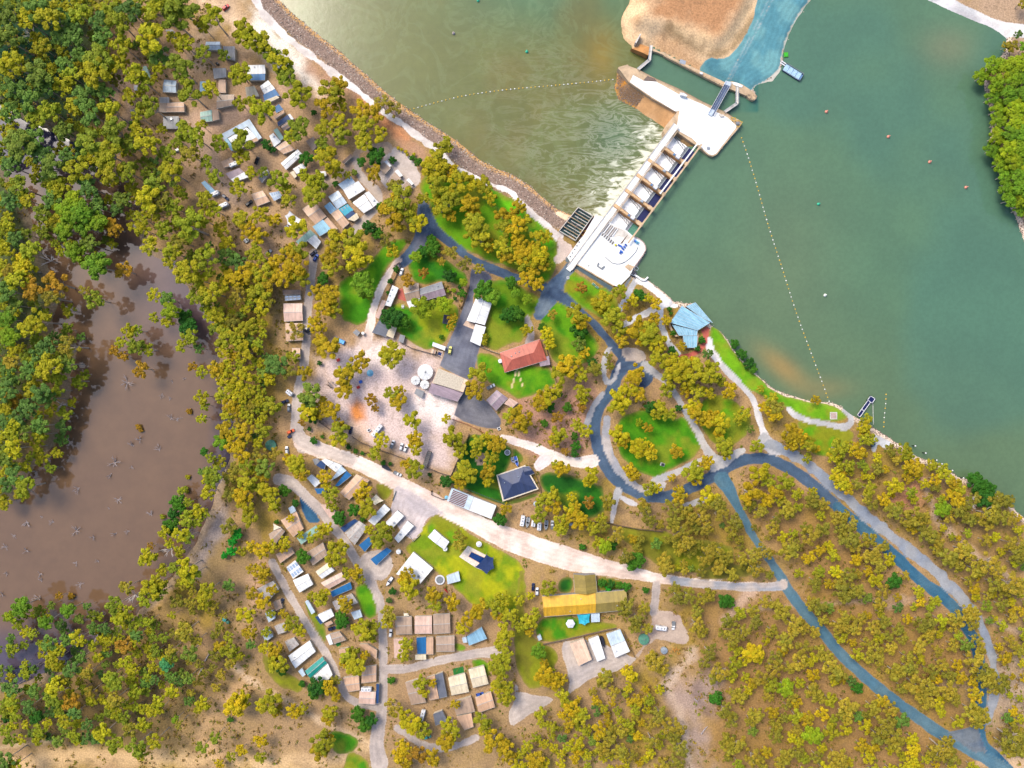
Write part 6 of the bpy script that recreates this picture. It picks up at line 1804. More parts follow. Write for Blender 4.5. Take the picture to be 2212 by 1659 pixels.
# garden and park things
tp = empty("trampoline", at(1, 1, 1646, 1102), "navy rectangular trampoline on the farmhouse lawn", "trampoline", R_(80))
mb = MB(); mb.box(-2.6, 2.6, -1.9, 1.9, .8, .88); mb.build("pad", M('car_navy'), tp)
mb = MB(); mb.box(-2.1, 2.1, -1.4, 1.4, .88, .92); mb.build("jumping_mat", M('mesh_black'), tp)
for x in (-2.4, 2.4):
    for y in (-1.7, 1.7):
        mb = MB(); mb.box(x - .06, x + .06, y - .06, y + .06, 0, .8); mb.build("leg", M('steel_dark'), tp)
tt = empty("garden_seat", at(1, 1, 1270, 990), "white garden table with two seats on the farmhouse lawn", "table")
mb = MB(); mb.box(-.8, .8, -.35, .35, .7, .78); mb.build("table_top", M('steel_white'), tt)
for s in (-1, 1):
    mb = MB(); mb.box(-.8, .8, s * .8 - .18, s * .8 + .18, .4, .46); mb.build("bench", M('steel_white'), tt)
mb = MB(); mb.box(-.1, .1, -.7, .7, 0, .7); mb.build("frame", M('grey_plastic'), tt)
def pool(pts, dpts, base, loc):
    o = empty("swimming_pool", (0, 0, 0), base, "swimming pool")
    MB().prism(dpts, -.1, .16).build("deck", plain('pool_deck', C(250, 232, 214)), o)
    MB().prism(pts, .16, .19).build("pool_water", M('pool_blue'), o)
    mb = MB()
    for a, b in zip(pts, pts[1:] + pts[:1]):
        mb.bar(a + (.2,), b + (.2,), .3, .12)
    mb.build("coping", plain('coping', C(232, 190, 160)), o)
    REG[-1] = (o, base, loc)
    return o
pool([W(1, 2, *p) for p in pairs("1834 1490 1862 1448 1980 1502 2010 1500 1990 1560 1955 1560")], [W(1, 2, *p) for p in pairs("1756 1492 1832 1398 1996 1482 2040 1530 1980 1620 1898 1586")], "navy blue swimming pool in a pale deck on the park lawn", W(1, 2, 1900, 1500))
pool([W(1, 1, *p) for p in pairs("1566 1408 1576 1376 1610 1386 1600 1420")], [W(1, 1, *p) for p in pairs("1558 1414 1572 1368 1618 1380 1604 1428")], "tiny square plunge pool at the yard fence", W(1, 1, 1588, 1398))
def sail(pts, z, base, mat, posts=True):
    o = empty("shade_sail", (0, 0, 0), base, "shade sail")
    n = len(pts)
    cen = (sum(p[0] for p in pts) / n, sum(p[1] for p in pts) / n)
    zz = [z + (.7 if i % 2 else 0) for i in range(n)]
    mb = MB()
    g = 6
    ring = []
    for i in range(n):
        a, b = pts[i], pts[(i + 1) % n]
        for k in range(g):
            t = k / g
            sag = math.sin(math.pi * t) * .12
            x, y = a[0] + (b[0] - a[0]) * t, a[1] + (b[1] - a[1]) * t
            ring.append((x + (cen[0] - x) * sag, y + (cen[1] - y) * sag, zz[i] * (1 - t) + zz[(i + 1) % n] * t - sag))
    m = len(ring)
    mid = [((x + cen[0]) / 2, (y + cen[1]) / 2, q - .2) for x, y, q in ring]
    mb.v = ring + mid + [(cen[0], cen[1], z + .15)]
    for i in range(m):
        j = (i + 1) % m
        mb.f += [(i, j, m + j, m + i), (m + i, m + j, 2 * m)]
    mb.build("fabric", M(mat), o, smooth=True)
    if posts:
        for i in range(n):
            mb = MB(); mb.bar(pts[i] + (-.2,), pts[i] + (zz[i] + .2,), .14); mb.build("post", M('grey_plastic'), o)
    REG[-1] = (o, base, cen)
    return o
sail([W(1, 2, *p, 3) for p in pairs("1894 1582 1992 1468 2052 1500 2058 1588 1992 1642")], 3.2, "navy shade sail over the corner of the pool deck", 'sail_navy')
sail([W(1, 2, *p, 3) for p in pairs("976 1004 1040 950 1102 1008 1030 1046")], 3, "pale tan shade sail beside the brown lawn", 'sail')
sail([W(1, 2, *p, 3) for p in pairs("148 1204 222 1238 150 1266")], 3, "cream triangular shade sail by the wood edge", 'sail')
sail([W(1, 1, *p, 3) for p in pairs("248 204 292 164 402 244 346 322 272 278")], 3, "bright white shade sail at the foot of the middle park", 'steel_white')
sail([W(1, 1, *p, 3) for p in pairs("240 292 272 280 332 384 308 392")], 2.6, "narrow white shade sail beside the large white one", 'steel_white')
sail([W(2, 3, *p, 3) for p in pairs("557 330 676 325 670 402 628 424 580 412")], 2.8, "aqua shade sail behind the yellow hall", 'lblue_sail') if 'lblue_sail' in MATS else sail([W(2, 3, *p, 3) for p in pairs("557 330 676 325 670 402 628 424 580 412")], 2.8, "aqua shade sail behind the yellow hall", 'aqua_sail' if 'aqua_sail' in MATS else (plain('aqua_sail', C(30, 180, 205)), 'aqua_sail')[1])
sail([W(1, 3, *p, 3) for p in pairs("1272 322 1316 320 1322 348 1276 350")], 2.4, "small cream sail above the taupe cabin roof", 'sail')
def umbrella(c, r, x, y, rad, base, n=6, mat='steel_white'):
    o = empty("umbrella", at(c, r, x, y), base, "umbrella")
    MB().lathe([(rad, 2.3), (rad * .5, 2.65), (.05, 2.95)], n).build("canopy", M(mat), o)
    MB().lathe([(.05, 0), (.05, 2.9)], 6).build("pole", M('grey_plastic'), o)
umbrella(2, 3, 502, 400, 2.75, "big white hexagonal umbrella behind the yellow hall")
umbrella(1, 2, 1928, 1376, 1.7, "round white umbrella on the lawn beside the pool", 10)
for (x, y, b) in ((1590, 30, "round white trampoline beside the pale playground roof"),):
    o = empty("trampoline", at(1, 3, x, y), b, "trampoline")
    MB().lathe([(2.9, .7), (2.9, .8), (2.2, .82)], 22).build("pad", M('steel_white'), o)
    MB().lathe([(2.1, .8), (2.1, .84)], 20).build("jumping_mat", M('grey_plastic'), o)
    for k in range(4):
        MB().bar((2.6 * math.cos(k * 1.57), 2.6 * math.sin(k * 1.57), 0), (2.6 * math.cos(k * 1.57), 2.6 * math.sin(k * 1.57), .75), .12).build("leg", M('alu'), o)
cab(1, 3, "1646 -2 1752 -40 1766 40 1656 70", 'pale', "pale playground shelter roof on the yellow-green lawn", "shelter", kind="flat", zs=2.6)
pg = empty("play_slide", at(1, 3, 1648, 128), "red slide in the brown playground patch", "slide", R_(-55))
mb = MB(); mb.hexa([(-1.2, -.35, 1.4), (1.2, -.35, .2), (1.2, .35, .2), (-1.2, .35, 1.4), (-1.2, -.35, 1.5), (1.2, -.35, .3), (1.2, .35, .3), (-1.2, .35, 1.5)]); mb.build("chute", M('red'), pg)
mb = MB(); mb.box(-1.6, -1.2, -.4, .4, 0, 1.4); mb.build("ladder", M('red'), pg)
pp_ = empty("playground_patch", (0, 0, 0), "brown bark playground patch with a pale rim", "playground")
MB().prism([W(1, 3, *p) for p in pairs("1600 90 1690 70 1732 120 1728 180 1690 210 1610 180")], -.1, .06).build("bark", plain('bark_chip', C(156, 110, 78)), pp_)
REG[-1] = (pp_, REG[-1][1], W(1, 3, 1700, 160))
bl = empty("blue_court", (0, 0, 0), "green synthetic turf deck beside a cream roof", "deck")
MB().prism([W(1, 3, *p) for p in pairs("1700 802 1790 780 1800 836 1710 862")], -.1, .15).build("turf", M('turf'), bl)
REG[-1] = (bl, REG[-1][1], W(1, 3, 1750, 820))
bl = empty("turf_patch", (0, 0, 0), "small green synthetic turf patch by the outer lane", "deck")
MB().prism([W(1, 3, *p) for p in pairs("684 585 728 568 736 596 692 616")], -.1, .15).build("turf", M('turf'), bl)
REG[-1] = (bl, REG[-1][1], W(1, 3, 710, 590))
ps = empty("picnic_slab", at(3, 2, 566, 274), "square concrete picnic slab on the lakeside lawn", "slab")
mb = MB(); mb.box(-2.1, 2.1, -2.1, 2.1, -.2, .1); mb.build("slab", M('trim'), ps)
mb = MB(); mb.box(-1.7, 1.7, -1.7, 1.7, .1, .14); mb.build("paving", M('taupe_kerb'), ps)
pt_ = empty("picnic_table", at(2, 2, 1300, 695), "dark picnic table in a square frame on the loop lawn", "table", R_(-20))
mb = MB(); mb.box(-1.3, 1.3, -1.0, 1.0, -.1, .06); mb.build("slab", M('trim'), pt_)
mb = MB(); mb.box(-.9, .9, -.4, .4, .7, .78); mb.build("table_top", M('mesh_black'), pt_)
for s in (-1, 1):
    mb = MB(); mb.box(-.9, .9, s * .72 - .15, s * .72 + .15, .42, .48); mb.build("bench", M('mesh_black'), pt_)
fr = empty("fire_ring", at(1, 2, 1942, 662), "small stone fire ring in the round gravel patch", "fire ring")
MB().lathe([(.75, 0), (.8, .35), (.5, .35), (.45, .05)], 12).build("ring", M('foam_box'), fr)
rp = empty("round_spa", at(1, 2, 2172, 592), "white-rimmed round paddling pool by the hedge", "paddling pool")
MB().lathe([(1.7, 0), (1.7, .7), (1.35, .7), (1.35, .3)], 20).build("rim", M('steel_white'), rp)
MB().lathe([(1.34, .1), (1.34, .5)], 20).build("pool_water", M('grey_plastic'), rp)
sh = empty("speed_hump", (0, 0, 0), "yellow painted speed hump across the white main road", "speed hump")
MB().prism([W(1, 2, *p) for p in pairs("2070 1276 2090 1272 2122 1296 2108 1302")], -.3, .1).build("hump", plain('vivid_yellow', C(255, 224, 20)), sh)
REG[-1] = (sh, REG[-1][1], W(1, 2, 2097, 1286))
lp = empty("log_pile", at(1, 2, 668, 28), "pile of dark logs in the sandy yard", "log pile")
for i in range(9):
    a = random.uniform(.2, .7)
    p = (random.uniform(-1.6, 1.6), random.uniform(-1.4, 1.4), .2 + .1 * i)
    MB().tube([p, (p[0] + 3.2 * math.cos(a + 1.9), p[1] + 3.2 * math.sin(a + 1.9), p[2] + .1)], [.2, .15], 6).build("log", M('bark_dark') if i % 2 else M('snag'), lp)
om = empty("brush_pile", at(2, 3, 1400, 630), "low heap of orange sticks beside the pale tank", "heap")
for i in range(14):
    a = random.uniform(0, 6.3)
    p = (random.gauss(0, 1.2), random.gauss(0, 1.0), 1.0)
    MB().tube([p, (p[0] + 1.4 * math.cos(a), p[1] + 1.4 * math.sin(a), 1.2)], [.12, .07], 5).build("stick", M('soil_orange'), om)
for (x, y, b, mt) in ((885, 28, "small red bin in the sandy yard", 'red'), (905, 1640 - 1659, "small blue bin in the sandy yard", 'bright_blue'), (978, 398, "small white crate beside the long white van", 'steel_white'), (712, 1452 - 1659, "small red crate near the edge of the sandy yard", 'red'), (2100, 385, "white crate with a dark lid at the dark yard gate", 'steel_white')):
    o = empty("crate", at(1, 2, x, y), b, "crate", .4)
    mb = MB(); mb.box(-.9, .9, -.8, .8, 0, .9); mb.build("box", M(mt), o)
    mb = MB(); mb.box(-.6, .6, -.5, .5, .9, .96); mb.build("lid", M('mesh_black') if mt == 'steel_white' else M(mt), o)
ds = empty("tarp_pile", at(1, 1, 985, 1565), "crumpled pale blue tarp on the sandy yard", "tarp")
mb = MB(); mb.lathe([(2.1, 0), (1.6, .35), (.9, .5), (.2, .7)], 9); mb.build("sheet", M('lblue_paint'), ds)
# ------------------------------------------------------------------ water things
def buoyline(pts, z, base, n, loc):
    o = empty("buoy_line", (0, 0, 0), base, "buoy line")
    pts = chaikin(np.array(pts), 2, False)
    seg = np.hypot(*np.diff(pts, axis=0).T)
    cum = np.concatenate([[0], np.cumsum(seg)])
    mb0 = MB(); mb0.lathe([(.12, -.2), (.4, -.05), (.44, .12), (.3, .34), (.08, .42)], 8)
    my, mw = mb0.mesh("float", M('buoy_yellow')), mb0.mesh("float", M('buoy_white'))
    for k in range(n):
        s = cum[-1] * k / (n - 1)
        x, y = np.interp(s, cum, pts[:, 0]), np.interp(s, cum, pts[:, 1])
        f = bpy.data.objects.new("float", mw if k % 3 == 2 or k % 7 == 4 else my)
        COL.objects.link(f)
        f.parent = o
        f.location = (x, y, z)
        sc_ = .8 + .2 * random.random()
        f.scale = (sc_, sc_, sc_)
    mb = MB()
    for a, b in zip(pts[:-1], pts[1:]):
        mb.bar((a[0], a[1], z + .05), (b[0], b[1], z + .05), .09, .05)
    mb.build("rope", M('rope'), o)
    REG[-1] = (o, base, loc)
buoyline(GP(pairs("886 237 940 222 1000 207 1060 198 1110 192 1170 187 1240 181 1324 172"), Z_DOWN), Z_DOWN, "long string of yellow floats across the river below the weir", 51, G(1110, 192))
buoyline(GP(pairs("1602 298 1620 350 1640 418 1660 490 1690 580 1719 674 1750 757 1776 826 1791 867"), Z_UP), Z_UP, "long string of yellow floats from the weir to the lakeside lawn", 66, G(1690, 580))
buoyline(GP(pairs("1914 852 1913 875 1910 900 1909 922"), Z_UP), Z_UP, "short string of eight yellow floats beside the jetty", 8, G(1912, 885))
def buoy(c, r, x, y, z, mat, base):
    o = empty("marker_buoy", W(c, r, x, y, z) + (z,), base, "buoy")
    MB().lathe([(.3, -.4), (.85, -.1), (.9, .3), (.55, .7), (.15, .9)], 12).build("float", M(mat), o, smooth=True)
    MB().lathe([(.1, .85), (.1, 1.7)], 6).build("mast", M(mat), o)
    MB().lathe([(.02, 1.6), (.28, 1.75), (.28, 2.0), (.02, 2.15)], 8).build("top_mark", M(mat), o)
buoy(2, 0, 128, 448, Z_DOWN, 'buoy_green', "green marker buoy in open water below the weir")
buoy(1, 0, 1920, 6, Z_DOWN, 'buoy_green', "green marker buoy at the far upper edge of the river")
buoy(1, 0, 1708, 290, Z_DOWN, 'snag', "grey marker buoy near the rock embankment reach")
buoy(3, 1, 435, 105, Z_UP, 'buoy_green', "green marker buoy in the broad upstream water")
buoy(3, 1, 492, 892, Z_UP, 'buoy_white', "white marker buoy alone beside the long float string")
for x, y, t in ((503, 967, "nearest the floating pontoon"), (1038, 1182, "second out from the floating pontoon"), (1395, 1400, "third out from the floating pontoon"), (1708, 1620, "closest to the wooded far bank")):
    buoy(3, 0, x, y, Z_UP, 'buoy_pink', "pink marker buoy " + t)
po = empty("pontoon", W(3, 0, 217, 622, 0) + (Z_UP,), "pale blue panelled pontoon moored off the hardstand point", "pontoon", R_(-32))
MB().box(-6.0, 6.0, -2.4, 2.4, -.5, .5).build("hull", M('steel_navy'), po)
for k in range(4):
    mb = MB(); mb.box(-5.8 + k * 2.75, -3.25 + k * 2.75, -2.2, 2.2, .5, .62); mb.build("deck_panel", plain('deck_blue', C(178, 214, 240)), po)
mb = MB(); rail(mb, [(-5.9, 2.35, .5), (5.9, 2.35, .5)], t=.14); rail(mb, [(5.9, 2.35, .5), (5.9, -2.35, .5), (-5.9, -2.35, .5)], t=.14); mb.build("handrail", M('grey_plastic'), po)
mb = MB(); mb.box(5.2, 5.9, -2.0, 1.2, .6, 1.4); mb.build("locker", M('steel_blue'), po)
for y in (.9, 2.1):
    mb = MB(); mb.box(-9.2, -6.0, y - .3, y + .3, .5, .65); mb.build("gangway", M('steel_white'), po)
gp = empty("green_pontoon", W(3, 0, 160, 468, 0) + (Z_UP,), "small bright green float moored near the panelled pontoon", "pontoon", .1)
mb = MB(); mb.box(-1.25, 1.25, -1.4, 1.4, -.3, .5); mb.build("hull", M('lime'), gp)
mb = MB(); mb.box(-.8, .8, -1.0, 1.0, .5, .62); mb.build("deck", plain('lime_dark', C(40, 190, 20)), gp)
jt = empty("jetty", (0, 0, 0), "navy jetty with white edges and a square end at the boat ramp", "jetty")
a, b = W(3, 2, 782, 276), W(3, 2, 872, 150)
MB().prism(offs(a, b, 2.0), -.3, .1).build("deck", M('steel_navy'), jt)
e4 = [W(3, 2, *p) for p in pairs("858 138 884 104 924 128 898 166")]
MB().prism(e4, -.4, .12).build("end_platform", M('steel_navy'), jt)
o4 = offs(a, b, 1.9)
for p, q in ((o4[0], o4[1]), (o4[3], o4[2])):
    mb = MB(); mb.bar(p + (.22,), q + (.22,), .3, .25); mb.build("edge_rail", M('steel_white'), jt)
for p, q in zip(e4, e4[1:] + e4[:1]):
    mb = MB(); mb.bar(p + (.24,), q + (.24,), .3, .25); mb.build("edge_rail", M('steel_white'), jt)
mb = MB(); mb.bar(o4[0] + (.2,), o4[3] + (.2,), .3, .2); t = .45
pm, qm = [tuple(Vector(o4[i]).lerp(Vector(o4[j]), .4)) for i, j in ((0, 1), (3, 2))]
mb.bar(pm + (.2,), qm + (.2,), .3, .2); mb.build("cross_rail", M('steel_white'), jt)
for p in e4:
    MB().lathe([(.2, -3), (.2, .6)], 8, p[0], p[1]).build("pile", M('steel_navy'), jt)
REG[-1] = (jt, REG[-1][1], a)
mr = empty("mooring_line", (0, 0, 0), "thin pale mooring boom from the jetty to the shore", "boom")
MB().bar(W(3, 2, 912, 150) + (Z_UP + .1,), W(3, 2, 918, 350) + (Z_UP + .1,), .22, .2).build("boom", M('trim'), mr)
REG[-1] = (mr, REG[-1][1], W(3, 2, 915, 250))
for i, (x, y) in enumerate(((1270, 535), (1360, 597), (1455, 658), (1500, 690), (1590, 747), (1686, 812))):
    o = empty("mooring_post", W(3, 2, x, y, 2) + (Z_UP,), ("white-capped mooring post standing off the bank, %s along from the boat ramp" % ("first", "second", "third", "fourth", "fifth", "sixth")[i]), "post")
    MB().lathe([(.28, -2), (.26, 3.2)], 8).build("pile", M('car_black'), o)
    MB().lathe([(.42, 3.2), (.42, 3.6), (.1, 3.8)], 8).build("cap", M('steel_white'), o)
rw = empty("weed_boom", W(2, 1, 1340, 870) + (-.5,), "thin white floating pipe at the promenade water edge", "boom")
# fences
def fence(pts, base, h=1.7, mat='paling', post=2.4, slatw=0):
    o = empty("fence", (0, 0, 0), base, "fence")
    for a, b in zip(pts[:-1], pts[1:]):
        a3, b3 = Vector(a + (ground_z(*a),)), Vector(b + (ground_z(*b),))
        n = max(1, int((b3 - a3).length / post))
        for i in range(n):
            p, q = a3.lerp(b3, i / n), a3.lerp(b3, (i + 1) / n)
            d_ = (q - p) * .03
            MB().bar(p + d_ + Vector((0, 0, h * .52)), q - d_ + Vector((0, 0, h * .52)), .08, h * .9).build("panel", M(mat), o)
            MB().bar(p, p + Vector((0, 0, h + .1)), .16).build("post", M('timber'), o)
        MB().bar(b3, b3 + Vector((0, 0, h + .1)), .16).build("post", M('timber'), o)
    REG[-1] = (o, base, pts[len(pts) // 2])
def WP_(c, r, s): return [W(c, r, *p) for p in pairs(s)]
fence(WP_(2, 3, "270 585 420 555 700 490 900 446"), "timber fence along the foot of the hall garden")
fence(WP_(2, 3, "960 470 1060 700"), "dark fence beside the wide white roof", post=3)
fence(WP_(1, 1, "1246 1300 1350 1350 1500 1390 1590 1420"), "brown paling fence along the foot of the farmhouse garden")
fence(WP_(1, 1, "1940 1335 2020 1370 2112 1400"), "pale fence from the yard to the red brick house", mat='trim')
fence(WP_(1, 1, "1840 820 1790 960 1770 1010"), "dark fence between the farmhouse garden and the drive")
fence(WP_(2, 1, "280 1290 330 1480 380 1640"), "tall dark fence beside the red brick house", mat='steel_dark')
fence(WP_(1, 2, "1840 430 1810 530 1740 660 1680 800"), "fence between the sandy yard and the navy house garden", mat='steel_dark')
fence(WP_(1, 2, "540 270 550 330 640 390 760 400"), "brown fence around the corner of the sandy yard")
fence(WP_(1, 2, "830 450 900 500 1080 570 1300 650 1440 700"), "long brown fence along the low side of the sandy yard")
fence(WP_(1, 2, "1480 720 1600 770 1680 790"), "short brown fence closing the sandy yard")
fence(WP_(1, 2, "1520 915 1516 955 1610 995 1650 990"), "black pen fence beside the long white shed", h=1.2, mat='mesh_black')
fence(WP_(1, 2, "1820 905 1960 960 2110 1020 2200 1050"), "green-grey fence behind the long white shed", mat='tarp_green')
fence(WP_(1, 2, "1180 1005 1210 925"), "low hedge-like fence at the end of the brown lawn", h=1, mat='tarp_green')
fence(WP_(1, 2, "1320 1300 1360 1358 1420 1300"), "white corner fence of the storage yard", h=1.1, mat='trim')
fence(WP_(2, 2, "205 790 240 880 260 990"), "brown fence beside the navy house")
fence(WP_(2, 2, "640 1180 840 1195 900 1215 1080 1250 1300 1275"), "brown fence along the top of the olive lawn")
fence(WP_(1, 2, "1690 300 1830 350 2010 440"), "low brick-red retaining fence at the foot of the dark yard", h=1, mat='paving_red')
fence(WP_(1, 1, "1195 640 1240 610 1255 640 1130 890"), "curving timber fence of the farmhouse drive", h=1.2)
# yard gates and beams
bm = empty("entry_portal", (0, 0, 0), "small white roof beam over the entrance drive fork", "sign")
mb = MB(); mb.bar(W(2, 1, 505, 1000) + (2.6,), W(2, 1, 552, 984) + (2.6,), .7, .2); mb.build("beam", M('trim'), bm)
for p in ((505, 1000), (552, 984)):
    mb = MB(); mb.bar(W(2, 1, *p) + (-.2,), W(2, 1, *p) + (2.5,), .2); mb.build("post", M('timber'), bm)
REG[-1] = (bm, REG[-1][1], W(2, 1, 530, 990))
REG.pop([i for i, t in enumerate(REG) if t[0] is rw][0]); bpy.data.objects.remove(rw)

